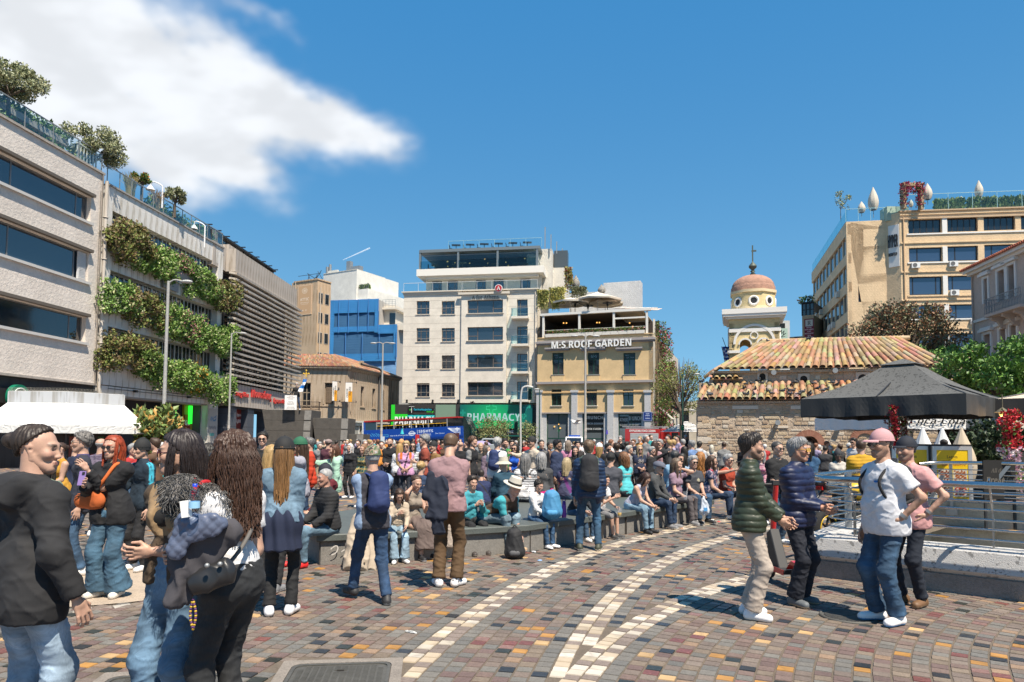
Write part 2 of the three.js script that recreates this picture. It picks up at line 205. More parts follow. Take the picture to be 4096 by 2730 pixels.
{
const e=new THREE.Shape();e.absellipse(-5.0,7.9,1.72,1.17,0,Math.PI*2);
struct('aggregate_patch',new THREE.ShapeGeometry(e,48).rotateX(-Math.PI/2).translate(0,0.002,0),M([0.55,0.44,0.33],0.9,{map:T.slab,bumpMap:T.bumpFine,bumpScale:0.004}));
const iron=M([0.15,0.145,0.13],0.7,{metalness:0.5,map:T.concrete});
COVERS.forEach(([x,z,th,w,l],ci)=>{
const t=thing('manhole_cover',ci?'rectangular iron manhole cover cut by the lower frame edge behind the jeans':'rectangular iron manhole cover with rounded corners and ribbed grid near the lower edge','manhole cover',[x,0.001,z],th);
const o=(w0,l0,r)=>{const s=new THREE.Shape(),a=w0/2,b=l0/2;s.moveTo(-a+r,-b);s.lineTo(a-r,-b);s.quadraticCurveTo(a,-b,a,-b+r);s.lineTo(a,b-r);s.quadraticCurveTo(a,b,a-r,b);s.lineTo(-a+r,b);s.quadraticCurveTo(-a,b,-a,b-r);s.lineTo(-a,-b+r);s.quadraticCurveTo(-a,-b,-a+r,-b);return s;};
const fr=o(w+0.02,l+0.02,0.02);fr.holes.push(o(w-0.14,l-0.14,0.09));
const flat=(s,d,y)=>new THREE.ExtrudeGeometry(s,{depth:d,bevelEnabled:false,curveSegments:6}).rotateX(-Math.PI/2).translate(0,y,0);
part('concrete_frame',flat(fr,0.04,-0.036),M([0.30,0.26,0.22],0.9,{map:T.slab,bumpMap:T.bumpFine,bumpScale:0.003}),t);
const lid=o(w-0.15,l-0.15,0.085);const rim=o(w-0.15,l-0.15,0.085);rim.holes.push(o(w-0.2,l-0.2,0.07));
part('lid',flat(lid,0.02,-0.028),iron,t);part('rim',flat(rim,0.012,-0.01),iron,t);
const ribs=[];const nx=12,nz=22;for(let i=0;i<nx;i++)for(let j=0;j<nz;j++){const a=(i+0.5)/nx-0.5,b=(j+0.5)/nz-0.5;if(Math.abs(a)>0.42&&Math.abs(b)>0.42)continue;if(Math.abs(a)<0.08&&Math.abs(b+0.3)<0.04)continue;ribs.push(box((w-0.24)/nx*0.72,0.008,(l-0.24)/nz*0.55,a*(w-0.24),-0.006,b*(l-0.24)));}
stuff(part('rib',ribs,iron,t));part('lifting_slot',box(0.05,0.004,0.02,0,-0.003,-(l-0.2)*0.3),M([0.03,0.025,0.02],0.8),t);
});
const t=thing('manhole_cover','small round iron manhole cover among the setts between the standing men','manhole cover',[3.24,0.001,-6.72]);
const cr=(r,h,y)=>new THREE.CylinderGeometry(r,r,h,40).translate(0,y,0);
part('lid',cr(0.235,0.02,-0.012),iron,t);part('rim',new THREE.TorusGeometry(0.245,0.016,6,48).rotateX(Math.PI/2).translate(0,-0.006,0),iron,t);
const ribs=[];for(let i=-9;i<=9;i++){const x=i*0.023,l=2*Math.sqrt(Math.max(0,0.215**2-x*x));for(const s of[-1,1])if(l>0.06)ribs.push(box(0.012,0.008,l*0.46,x,0,s*l*0.25));}
part('rib',ribs,iron,t).rotation.y=0.5;
}
const K8=(x,y)=>[1600+x/1.742,900+y/1.742],K2=(x,y)=>[3200+x/1.96,700+y/1.96],K7=(x,y)=>[900+x/1.742,900+y/1.742],K1=(x,y)=>[2600+x/1.96,1000+y/1.96];
const ident=(x,y)=>[x,y];
function fac(name,label,cat,P0,P1,K=ident){
const d=P1.clone().sub(P0);d.y=0;const t=thing(name,label,cat,[P0.x,0,P0.z],Math.atan2(-d.z,d.x));t.userData.len=undefined;delete t.userData.len;
const W=d.length(),ux=d.normalize(),n=V3(-ux.z,0,ux.x).multiplyScalar(1);
t.W=W;
t.loc=(x,y,off=0)=>{const r=ray(...K(x,y)),k=(P0.clone().addScaledVector(n,off).sub(camera.position)).dot(n)/r.dot(n),p=r.multiplyScalar(k).add(camera.position);return[p.clone().sub(P0).dot(ux),p.y];};
t.r=(x0,y0,x1,y1,off=0)=>{const ym=(y0+y1)/2,xm=(x0+x1)/2;return[t.loc(x0,ym,off)[0],t.loc(xm,y1,off)[1],t.loc(x1,ym,off)[0],t.loc(xm,y0,off)[1]];};
return t;
}
const grow=(r,a,b=a)=>[r[0]-a,r[1]-b,r[2]+a,r[3]+b];
const wallG=(x0,y0,x1,y1,holes,d)=>ext(rectPts(x0,y0,x1,y1),d,holes.map((h)=>rectPts(...h).reverse())).translate(0,0,-d);
const paneMat=[glass,M([0.012,0.016,0.02],0.05,{ior:1.9}),M([0.02,0.05,0.09],0.06,{ior:2.3})];
function win(t,r,o={}){
const{cols=[0.5],rows=[],fw=0.07,rec=0.16,fm=M([0.12,0.09,0.07],0.5),g=glass,d=0.06,sill=0,sm=null,curtain=null,name='window'}=o;
const[x0,y0,x1,y1]=r,w=x1-x0,h=y1-y0,z=-rec;
const bars=[b6(x0,y0,z-d,x1,y0+fw,z),b6(x0,y1-fw,z-d,x1,y1,z),b6(x0,y0+fw,z-d,x0+fw,y1-fw,z),b6(x1-fw,y0+fw,z-d,x1,y1-fw,z)];
const cx=[x0,...cols.map((c)=>x0+c*w),x1];
for(const c of cols)bars.push(b6(x0+c*w-fw/2,y0+fw,z-d+0.004,x0+c*w+fw/2,y1-fw,z-0.004));
for(const[c,a,b]of rows)bars.push(b6(x0+(a??0)*w+fw,y0+c*h-fw/2,z-d+0.008,x0+(b??1)*w-fw,y0+c*h+fw/2,z-0.008));
const f=part(name,bars,fm,t);
for(let i=0;i+1<cx.length;i++)part('pane',b6(cx[i]+0.01,y0+0.01,z-d*0.7,cx[i+1]-0.01,y1-0.01,z-d*0.4),g,f);
if(curtain){const cg=[];for(const[a,b]of curtain)for(let i=0,n=Math.max(3,Math.round((b-a)*w/0.14));i<n;i++)cg.push(new THREE.CylinderGeometry(0.06,0.06,h-0.1,6,1,true).translate(x0+w*lerp(a,b,(i+0.5)/n),(y0+y1)/2,z-d-0.16));part('curtain',cg,M([0.62,0.58,0.52],0.9),f);}
if(sill)part('sill',b6(x0-0.12,y0-0.09,-rec,x1+0.12,y0-0.005,sill),sm||M([0.62,0.58,0.52],0.8),f);
return f;
}
function railing(t,x0,x1,y0,h,z,n,glassy=true,m=greyMetal,name='railing'){
const g=[b6(x0,y0+h,z-0.025,x1,y0+h+0.05,z+0.025)];for(let i=0;i<=n;i++){const x=lerp(x0,x1,i/n);g.push(b6(x-0.02,y0,z-0.02,x+0.02,y0+h,z+0.02));}if(!glassy)for(let i=1;i<4;i++)g.push(b6(x0,y0+h*i/4,z-0.015,x1,y0+h*i/4+0.03,z+0.015));
const r=part(name,g,m,t);if(glassy)for(let i=0;i<n;i++)part('pane',b6(lerp(x0,x1,i/n)+0.03,y0+0.05,z-0.006,lerp(x0,x1,(i+1)/n)-0.03,y0+h-0.02,z+0.006),M([0.9,0.96,0.97],0.03,{transmission:1,thickness:0,ior:1.5}),r);return r;
}
function acUnit(t,x,y,z){const a=part('air_conditioner',[b6(x-0.45,y,z,x+0.45,y+0.62,z+0.32),b6(x-0.4,y-0.06,z,x-0.34,y,z+0.3),b6(x+0.34,y-0.06,z,x+0.4,y,z+0.3)],M([0.72,0.72,0.7],0.5),t);part('fan_grille',[new THREE.TorusGeometry(0.22,0.025,5,18).translate(x-0.12,y+0.31,z+0.325),new THREE.CylinderGeometry(0.21,0.21,0.02,18).rotateX(Math.PI/2).translate(x-0.12,y+0.31,z+0.322)],M([0.12,0.12,0.12],0.6),a);}
const leafG=(()=>{const g=new THREE.BufferGeometry();g.setAttribute('position',new THREE.Float32BufferAttribute([0,0,0,0.32,0.45,0.1,0,1,-0.06,0,0,0,0,1,-0.06,-0.32,0.45,0.1],3));g.computeVertexNormals();return uvm(g);})();
const leafM=new THREE.MeshPhysicalMaterial({color:0xffffff,roughness:0.55,side:THREE.DoubleSide});
function leaves(name,parent,n,s,gen,geo=leafG,m=leafM){
const im=new THREE.InstancedMesh(geo,m,n),q=new THREE.Quaternion(),e=new THREE.Euler(),mt=new THREE.Matrix4(),c=new THREE.Color();
for(let i=0;i<n;i++){const[x,y,z,cl,k=1,up=0]=gen(i);e.set(rr(-1.6,1.6)*(1-up),rr(0,6.28),rr(-1.6,1.6)*(1-up));q.setFromEuler(e);const f=s*k*rr(0.7,1.3);mt.compose(V3(x,y,z),q,V3(f,f,f));im.setMatrixAt(i,mt);{const b=rr(0.75,1.3);c.setRGB(cl[0]*b,cl[1]*b,cl[2]*b);};im.setColorAt(i,c);}
im.castShadow=im.receiveShadow=true;im.name=name;parent.add(im);return stuff(im);
}
const greens=[[0.09,0.17,0.03],[0.12,0.21,0.035],[0.075,0.125,0.03],[0.15,0.22,0.045]];
const olive=[[0.24,0.26,0.13],[0.3,0.31,0.17],[0.18,0.2,0.09],[0.36,0.35,0.2]];
function tree(name,label,cat,p,o){
const{h=5,cr=[2,2,2],cy=h*0.7,tr=0.12,n=4000,s=0.14,cols=greens,clumps=26,lean=0,limbs=9,bark=[0.14,0.11,0.085],droop=0,sd=1,group,cs=0.42}=o;seed(sd*991+7);
const t=thing(name,label,cat,p,0,group),tg=[],base=cy-cr[1]*0.75;
tg.push(rod([0,0,0],[lean*0.6,base,0],tr,tr*0.72,9));
const C=[];
for(let i=0;i<clumps;i++){const a=rr(0,6.28),u=rr(-0.85,1),r=Math.sqrt(1-u*u*0.8)*rr(0.45,1);C.push([lean+Math.cos(a)*r*cr[0],cy+u*cr[1]*0.9,Math.sin(a)*r*cr[2]]);}
for(let i=0;i<limbs;i++){const c=C[i%C.length],m=[lean*0.7+(c[0]-lean)*0.4,lerp(base,c[1],0.45),c[2]*0.4];tg.push(rod([lean*0.6,base-0.1,0],m,tr*0.6,tr*0.35,6),rod(m,c,tr*0.35,tr*0.1,5));}
part('trunk',tg,M(bark,0.9,{map:T.wood}),t);
leaves('crown',t,n,s,()=>{const c=pick(C),k=Math.min(cr[0],cr[1])*cs;let x,y,z;do{x=rr(-1,1);y=rr(-1,1);z=rr(-1,1);}while(x*x+y*y+z*z>1);const cl=pick(cols);return[c[0]+x*k,c[1]+y*k*0.8-droop*R()*R(),c[2]+z*k,cl,1];});
return t;
}
function parasolShut(name,label,p,h,r=0.3,m=M([0.55,0.5,0.42],0.9),group='closed parasols on the yellow hotel terrace'){
const t=thing(name,label,'parasol',p,0,group),pts=[];for(let i=0;i<=10;i++){const v=i/10;pts.push([r*(0.5+0.75*Math.sin(Math.PI*Math.min(1,v*0.95+0.04)))*Math.pow(1.02-v,0.55),h*(0.25+0.75*v)]);}
const g=lathe(pts,20),q=g.attributes.position;for(let i=0;i<q.count;i++){const a=Math.atan2(q.getZ(i),q.getX(i)),k=1+0.14*Math.sin(a*8);q.setX(i,q.getX(i)*k);q.setZ(i,q.getZ(i)*k);}g.computeVertexNormals();
part('canopy',g,m,t);part('pole',rod([0,0,0],[0,h*0.3,0],0.04),greyMetal,t);part('tie',new THREE.TorusGeometry(r*0.85,0.03,5,16).rotateX(Math.PI/2).translate(0,h*0.5,0),M([0.3,0.27,0.22],0.9),t);return t;
}
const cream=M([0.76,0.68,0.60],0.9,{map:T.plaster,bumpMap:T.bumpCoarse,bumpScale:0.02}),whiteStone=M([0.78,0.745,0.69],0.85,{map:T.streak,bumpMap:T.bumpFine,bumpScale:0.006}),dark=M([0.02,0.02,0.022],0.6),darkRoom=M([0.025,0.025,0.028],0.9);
const B2a=at(395,1700,39.2),B2b=at(872,1700,52.6);const dirL=B2b.clone().sub(B2a).setY(0).normalize();
{
const P1=B2a.clone().addScaledVector(dirL,-0.45),P0=P1.clone().addScaledVector(dirL,-15);
const t=fac('office_building','cream office block with long dark ribbon windows at the left edge','building',P0,P1);const W=t.W,H=t.loc(372,678)[1];
const rows=[[785,888],[1012,1130],[1272,1372]].map(([a,b])=>[t.loc(355,b)[1],t.loc(355,a)[1]]),xr=t.loc(352,1100)[0],g0=t.loc(345,1537)[1];
part('wall',[wallG(0,g0,W,H,rows.map(([a,b])=>[-1+1.2,a,xr,b]),0.5),b6(0,g0,-9,W,H,-6),b6(0,0,-9,W,g0-0.6,-3.5)],cream,t);
part('roof_slab',b6(0,H,-9,W,H+0.12,0.12),M([0.45,0.4,0.35],0.9,{map:T.concrete}),t);part('fascia_slab',b6(0,g0-0.02,-3.5,W,g0+0.1,0.1),M([0.45,0.4,0.35],0.9,{map:T.concrete}),t);
for(const[i,[a,b]]of rows.entries()){
win(t,[0.2,a,xr,b],{cols:i===2?[0.55,0.93]:[0.3,0.62,0.94],fw:0.07,rec:0.25,fm:M([0.2,0.2,0.2],0.5,{metalness:0.4}),g:i===2?paneMat[1]:glass});
part('ledge',[b6(0,a-0.16,-0.1,xr+0.1,a-0.02,0.16)],M([0.55,0.53,0.5],0.6),t);part('window_head',[b6(0,b+0.02,-0.1,xr+0.1,b+0.18,0.22)],M([0.12,0.10,0.08],0.7),t);
}
const s=part('shutter',b6(xr-0.65,rows[1][0]+0.05,-0.2,xr-0.05,rows[1][1]-0.05,-0.12),M([0.6,0.6,0.6],0.7),t);for(let i=0;i<16;i++)part('slat',b6(xr-0.6,lerp(rows[1][0]+0.12,rows[1][1]-0.12,i/16),-0.12,xr-0.1,lerp(rows[1][0]+0.12,rows[1][1]-0.12,i/16)+0.05,-0.09),M([0.55,0.55,0.55],0.7),s);
part('fascia',[b6(0,g0-1.3,-3.4,W,g0-0.02,-0.1),b6(0,0,-3.4,W,g0-1.3,-1.2)],M([0.028,0.028,0.03],0.55,{map:T.streak}),t);
const sg=t.loc(45,1555);const so=part('round_sign',new THREE.CylinderGeometry(0.6,0.6,0.25,28).rotateX(Math.PI/2).translate(sg[0],sg[1]-0.4,0.35),M([0.0,0.16,0.09],0.5),t);part('ring',new THREE.TorusGeometry(0.42,0.03,6,30).translate(sg[0],sg[1]-0.4,0.49),M([0.75,0.8,0.75],0.5),so);
part('drainpipe',[rod([W+0.12,g0-0.3,0.14],[W+0.12,H-0.3,0.14],0.1,0.1,10),tube([[W+0.12,g0-0.2,0.14],[W+0.2,g0-0.6,0.2],[W+0.45,g0-0.75,0.24]],0.11,10,8),...[0.2,0.4,0.6,0.8].map((v)=>new THREE.TorusGeometry(0.12,0.03,5,12).rotateX(Math.PI/2).translate(W+0.12,lerp(g0,H,v),0.14))],M([0.6,0.54,0.47],0.8,{map:T.streak}),t);
part('conduit',[rod([W-0.15,g0,0.1],[W-0.15,H,0.1],0.035),rod([W-0.3,8,0.1],[W-0.3,H-1,0.1],0.02)],M([0.2,0.17,0.14],0.8),t);
railing(t,0,W,H+0.1,1.15,-0.15,8);
part('penthouse',[b6(0,H,-6.5,W-6.5,H+1.2,-2.0),b6(0,H+1.2,-6.8,W-1.2,H+1.55,-1.3),b6(W-6,H,-6.5,W-5.5,H+1.2,-2.2),b6(W-2,H,-6.5,W-1.4,H+1.2,-2.2)],M([0.42,0.38,0.34],0.9,{map:T.plaster}),t);
seed(5);leaves('roof_planting',t,3500,0.22,()=>[rr(0,W-1),H+1.55+R()*R()*0.5,rr(-2.4,-1.25),pick(greens)]);leaves('terrace_shrub',t,1200,0.2,()=>[rr(W-8,W),H+0.1+R()*0.6,rr(-1.2,-0.6),pick(greens)]);
const G=[];for(let i=0;i<7;i++)G.push(b6(W-1.7+i*0.25,H+0.12,-0.4,W-1.64+i*0.25,H+1.2,-0.34));G.push(b6(W-1.75,H+1.15,-0.42,W,H+1.22,-0.32));part('fence',G,M([0.6,0.58,0.54],0.7),t);
}
{
const t=fac('office_building','white stone office block hung with three long rows of flowering plants','building',B2a,B2b);const W=t.W,H=16.1;
const rows=[[6.35,7.95],[9.65,11.25],[12.95,14.75]];
part('wall',[wallG(0,4.55,W,H,rows.map(([a,b])=>[0.45,a,W-0.7,b]),0.7),b6(0,4.0,-9,W,4.5,-0.05),b6(0,0,-0.7,0.4,4.0,-0.02),b6(W-1.5,0,-0.7,W-0.05,4.0,-0.02),b6(0,0,-9,W,H,-7)],whiteStone,t);
part('roof_slab',b6(0,H,-9,W,H+0.1,0.1),M([0.3,0.28,0.26],0.9),t);
for(const[a,b]of rows){const n=13;for(let i=0;i<n;i++)win(t,[0.45+(W-1.15)*i/n,a,0.45+(W-1.15)*(i+1)/n,b],{cols:[0.5],fw:0.07,rec:0.42,fm:M([0.5,0.52,0.52],0.4,{metalness:0.5}),g:paneMat[1],curtain:i%2?[[0.05,0.5]]:null});part('planter',b6(0.3,a-0.75,0.02,W-0.2,a-0.15,0.5),M([0.3,0.28,0.26],0.9),t);}
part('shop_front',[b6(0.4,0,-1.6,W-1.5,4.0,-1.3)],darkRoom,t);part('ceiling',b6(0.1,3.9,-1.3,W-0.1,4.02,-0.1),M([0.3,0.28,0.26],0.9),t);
const L=(x,y,z=-1.2)=>{const q=t.loc(x,y,z);return q;};
let q=L(502,1665);part('shop_name',text('NYX',0.45,0.06).translate(q[0],q[1],-1.2),M([0.75,0.75,0.72],0.5),t);
q=L(690,1650,-0.3);const sb=part('box_sign',b6(q[0]-0.9,q[1]-0.3,-0.9,q[0]+0.5,q[1]+0.3,-0.4),M([0.012,0.012,0.012],0.4),t);part('lettering',text('NYX',0.28,0.03).translate(q[0]-0.2,q[1],-0.38),M([0.5,0.5,0.5],0.5),sb);part('sign_light',b6(q[0]+0.5,q[1]-0.25,-0.85,q[0]+0.62,q[1]+0.28,-0.4),new THREE.MeshStandardMaterial({color:0x0a3d0a,emissive:col([0.02,0.8,0.08]),emissiveIntensity:1}),sb);
q=t.r(735,1610,800,1790,-1.1);part('shop_window',b6(q[0],0,-1.25,q[2]+0.9,q[3],-1.1),M([0.32,0.27,0.03],0.35),t);part('red_poster',b6(q[0],q[1]+1.3,-1.09,q[0]+0.75,q[1]+2.4,-1.05),M([0.28,0.02,0.015],0.5),t);part('lettering',text('GO',0.35,0.02).translate(q[0]+0.38,q[1]+1.8,-1.05),M([0.8,0.8,0.75],0.5),t);
q=t.r(755,1623,765,1695,-1.0);part('sign_light',b6(q[0],q[1],-1.04,q[0]+0.32,q[3],-0.9),new THREE.MeshStandardMaterial({color:0x0a3d0a,emissive:col([0.02,0.85,0.04]),emissiveIntensity:1}),t);
q=L(712,1703);part('letter',text('εξοδος',0.36,0.04).translate(q[0],q[1],-1.15),M([0.6,0.58,0.55],0.6),t);q=L(686,1673);part('letter',text('A',0.5,0.05).translate(q[0],q[1],-1.15),M([0.85,0.85,0.82],0.5),t);
part('lamp_bar',[tube([[0.5,4.35,0.12],[W-1.4,4.35,0.12]],0.02,2,5),...[3,6,9].map((x)=>b6(x-0.1,4.28,0.05,x+0.1,4.42,0.25))],darkMetal,t);
const gr=canvasTex(128,256,(g,w,h)=>{g.fillStyle='#b5afa6';g.fillRect(0,0,w,h);g.strokeStyle='#2b6f9c';g.lineWidth=5;g.beginPath();g.moveTo(20,90);g.lineTo(34,60);g.lineTo(44,90);g.lineTo(58,62);g.lineTo(64,92);g.arc(86,76,15,0,6);g.moveTo(90,60);g.lineTo(110,50);g.stroke();g.strokeStyle='#4b4b55';g.lineWidth=2.5;for(let i=0;i<9;i++){g.beginPath();g.moveTo(10+i*11,140+(i%3)*8);g.quadraticCurveTo(20+i*12,110,16+i*11,150);g.stroke();}g.fillStyle='#5fa39b';g.fillRect(20,180,60,22);});
q=t.r(822,1640,852,1768,0);const gp=face(1.3,2.6,W-0.75,2.4,0.0,0.02);part('graffiti',gp,new THREE.MeshStandardMaterial({map:gr,roughness:0.9}),t);
railing(t,0,W,H+0.05,1.1,-0.1,12);part('wood_screen',b6(W-1.0,H,-0.6,W,H+1.3,-0.5),M([0.35,0.23,0.13],0.8,{map:T.wood}),t);
const sgn=t.r(662,1055,722,1160,0.3);const sg=part('hotel_sign',b6(sgn[0],sgn[1],0.1,sgn[2],sgn[3],0.2),M([0.28,0.27,0.27],0.6),t);part('lettering',text('oca',1.0,0.1,serif).translate((sgn[0]+sgn[2])/2,sgn[3]-0.75,0.2),M([0.55,0.54,0.52],0.6),sg);
const mixes=[[[0.15,0.19,0.04],[0.19,0.18,0.06],[0.16,0.11,0.05]],greens,[[0.10,0.2,0.03],[0.15,0.26,0.05],[0.13,0.24,0.04],[0.19,0.3,0.06],[0.4,0.43,0.2]],[[0.12,0.2,0.05],[0.5,0.26,0.03],[0.17,0.24,0.05],[0.14,0.24,0.04]],[[0.13,0.22,0.05],[0.34,0.17,0.15],[0.15,0.2,0.05],[0.12,0.22,0.04]],[[0.09,0.17,0.03],[0.16,0.29,0.05],[0.12,0.22,0.04],[0.2,0.32,0.07],[0.4,0.42,0.22]]];
const hang=(label,segs,sd)=>{seed(sd);const o=thing('hanging_plants',label,'plants',t.position,t.rotation.y);for(const[x0,x1,y0,y1,d,mix,n]of segs){const lumps=[];for(let i=0;i<30;i++)lumps.push([lerp(x0-0.2,x1+0.2,(i+R())/30),rr(y0,y1),rr(0.15,d),rr(0.35,0.62)]);leaves('foliage',o,n,0.2,()=>{const l=pick(lumps);let a,b,c;do{a=rr(-1,1);b=rr(-1,1);c=rr(-1,1);}while(a*a+b*b+c*c>1);const f=R()<0.25?1:0.72+0.28*R();return[l[0]+a*l[3]*1.3*f,l[1]+b*l[3]*1.15*f,Math.max(0.05,l[2]+c*l[3]),pick(mixes[mix])];});}};
hang('uppermost row of hanging plants, in two separate clumps',[[0.0,2.9,12.1,14.0,0.8,0,5500],[2.6,5.6,11.9,13.4,0.9,2,4500],[5.8,8.6,12.9,13.7,0.6,4,2600],[8.2,11.2,11.6,13.3,0.8,5,4500],[11,14.6,11.3,13.2,0.9,0,3800]],11);
hang('middle row of hanging plants with white and pink flowers, longest of the three',[[-0.2,2.2,9.0,10.3,0.7,5,3600],[1.6,4.8,8.6,10.4,0.8,0,4200],[4.4,7.4,8.4,10.0,0.8,2,4200],[7,9.4,8.3,9.8,0.8,4,3600],[9,14.2,7.9,9.8,0.9,2,6500]],12);
hang('lowest row of hanging plants above the shops, with an orange patch',[[-0.2,3.2,5.7,7.3,0.8,0,4800],[2.8,5.0,5.5,6.6,0.8,1,3200],[4.4,8.0,5.0,6.3,0.9,2,5200],[7.8,10.2,4.8,6.2,0.8,3,3800],[9.8,14.3,4.4,6.0,0.9,5,6000]],13);
}
{
const roofAt=(sx,sy,Z)=>at(sx,sy,Z);
const olv=(label,sx,sy,Z,h,w,o={})=>{const p=roofAt(sx,sy,Z);tree('olive_tree',label,'tree',[p.x,p.y,p.z],{h,cy:h-w*0.45,cr:[w,w*0.6,w],tr:0.09,n:5200,s:0.16,cols:olive,clumps:30,sd:sx,cs:0.45,...o});};
olv('large olive tree at the left edge, nearest on the roof terrace',30,475,33,2.6,1.5);olv('broad spreading olive tree on the middle of the left roof terrace',370,655,39,1.75,1.65);
olv('small round orange tree behind the roof railing',565,800,43,1.6,0.55,{cols:[...greens,...greens,[0.5,0.18,0.02]],n:1800,clumps:14});olv('slim standard olive tree near the far end of the roof terrace',698,870,46,1.75,0.75,{n:2200,clumps:16});
const grass=(label,sx,sy,Z,w,h,cl)=>{const p=at(sx,sy,Z),t=thing('ornamental_grass',label,'plant',p);seed(sx);const g=[];for(let i=0;i<160;i++){const a=rr(0,6.28),r=rr(0,w*0.4),b=rr(0.2,1)*w;g.push(paint(tube([[Math.cos(a)*r,0,Math.sin(a)*r],[Math.cos(a)*(r+b*0.3),h*0.7,Math.sin(a)*(r+b*0.3)],[Math.cos(a)*(r+b*0.7),h*rr(0.7,1.1),Math.sin(a)*(r+b*0.7)]],0.012,4,3),pick(cl)));}part('blades',g,M([1,1,1],0.9,{vertexColors:true}),t);};
grass('tall dry grass clump beside the orange tree on the roof',520,800,42,0.6,1.5,[[0.4,0.3,0.14],[0.3,0.24,0.1],[0.2,0.2,0.07]]);grass('lower dry grass clump on the roof between the two slim trees',625,850,44.5,0.6,1.3,[[0.42,0.3,0.16],[0.35,0.22,0.12]]);
for(const[sx,sy,Z,label]of[[605,742,44.5,'taller white gooseneck lamp on the roof terrace'],[778,900,48.6,'shorter white gooseneck lamp farther along the roof terrace']]){const p=at(sx,sy+90,Z),t=thing('roof_lamp',label,'lamp',p),h=90/2760*Z;part('pole',[rod([0.7,0,0],[0.7,h,0],0.05),tube([[0.7,h,0],[0.4,h+0.2,0],[0,h+0.3,0],[-0.1,h,0]],0.045,12,6)],M([0.8,0.8,0.8],0.4),t);part('lamp_shade',lathe([[0.02,h+0.1],[0.12,h],[0.3,h-0.25],[0.28,h-0.26]],18).translate(-0.1,0,0),M([0.8,0.8,0.8],0.4),t);}
seed(8);const t=thing('roof_shrubs','band of shrubs and pots along the far half of the left roof railing','shrubs',[B2a.x,16.15,B2a.z],Math.atan2(-dirL.z,dirL.x));leaves('foliage',t,5000,0.18,()=>[rr(4.5,13),R()*R()*1.1,rr(-1.1,-0.3),pick(greens)]);part('planter',[b6(4.3,0,-1.2,13.2,0.35,-0.3)],M([0.3,0.28,0.26],0.9),t);
const s=at(835,935,51),sp=thing('loudspeaker','black loudspeaker on a pole at the far end of the roof terrace','loudspeaker',s);part('cabinet',box(0.45,0.75,0.4,0,0,0,0.4,0.2),dark,sp);part('pole',rod([0,-1.4,0],[0,-0.3,0],0.03),darkMetal,sp);
}
{
const P0=at(905,1700,53.3),P1=at(1160,1700,68);
const t=fac('office_building','beige building screened with long horizontal slats above red shop lettering','building',P0,P1);const W=t.W,H=16.3,bg=M([0.50,0.44,0.38],0.85,{map:T.streak});
part('wall',[b6(0,4.0,-10,W,5.75,0.35),b6(0,14.5,-10,W,H,0.35),b6(0,H,-10,W,H+0.35,-0.2),b6(-2.3,14.5,-10,0.02,16.3,-0.4)],bg,t);
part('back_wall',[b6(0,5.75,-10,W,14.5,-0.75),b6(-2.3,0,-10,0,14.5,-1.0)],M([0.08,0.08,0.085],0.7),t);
for(let i=0;i<8;i++)for(const[a,b]of[[6.2,8.0],[9.4,11.2],[12.4,14.1]])win(t,[0.4+i*1.75,a,1.9+i*1.75,b],{rec:0.62,g:paneMat[1],fm:greyMetal,fw:0.06});
for(let i=0;i<20;i++)part('slat',box(W+1.4,0.15,0.62,W/2+0.5,5.98+i*0.44,0.25,0,0.16),M([0.62,0.55,0.47],0.75,{map:T.streak}),t);
const ups=[];for(let i=0;i<12;i++)ups.push(b6(0.3+i*1.33,5.75,-0.15,0.36+i*1.33,14.5,-0.05));part('slat_posts',ups,greyMetal,t);
const rl=M([0.52,0.035,0.03],0.4,{clearcoat:0.5});for(const[a,x0,x1,y0,y1]of[['παιχνίδια',942,992,1572,1588],['Μουστάκας',1005,1083,1562,1602],['ήχος-παιδιά',1094,1140,1598,1615]]){const r=t.r(x0,y0,x1,y1,0.4);part('shop_lettering',fitText(a,r[2]-r[0],Math.max(0.5,r[3]-r[1]),0.14).translate((r[0]+r[2])/2,(r[1]+r[3])/2,0.36),rl,t);}
const pil=M([0.075,0.085,0.105],0.5);for(const x of[0.02,3.6,8.4,13.0]){const p=part('pillar',b6(x,0,-0.9,x+1.35,4,0.2),pil,t);for(const y of[1.2,2.4,3.4])part('joint',b6(x-0.005,y,-0.9,x+1.355,y+0.02,0.205),dark,p);}
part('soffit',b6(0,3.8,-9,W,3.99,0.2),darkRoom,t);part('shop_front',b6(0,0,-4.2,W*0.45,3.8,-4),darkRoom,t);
const ban=canvasTex(128,320,(g,w,h)=>{g.fillStyle='#6e1810';g.fillRect(0,0,w,h);g.fillStyle='#d8cfc4';g.font='bold 26px sans-serif';g.fillText('Ένας ήρωος',4,50);g.font='bold 38px sans-serif';g.fillText('όνειρο!',2,92);g.fillStyle='#3a2a28';g.fillRect(30,130,70,190);});
part('banner',face(1.9,4.0,2.5,1.9,-0.3,0.04),new THREE.MeshStandardMaterial({map:ban,roughness:0.8}),t);
const g=[];const X0=2,X1=W+2.5,y=H+0.35;for(let i=0;i<=8;i++){const x=lerp(X0,X1,i/8);g.push(b6(x-0.05,y,-3.05,x+0.05,y+2.0,-2.95));}g.push(b6(X0,y+1.95,-9,X1,y+2.1,-2.7),b6(X0,y+1.0,-3.04,X1,y+1.06,-2.96),b6(X0,y,-3.05,X1,y+0.08,-2.95));for(let i=0;i<10;i++)g.push(box(0.1,0.08,7,lerp(X0,X1,i/9),y+2.2,-6));const pv=part('glazed_pavilion',g,darkMetal,t);for(let i=0;i<8;i++)part('pane',b6(lerp(X0,X1,i/8)+0.07,y+0.1,-3.02,lerp(X0,X1,(i+1)/8)-0.07,y+1.94,-2.99),paneMat[1],pv);
}
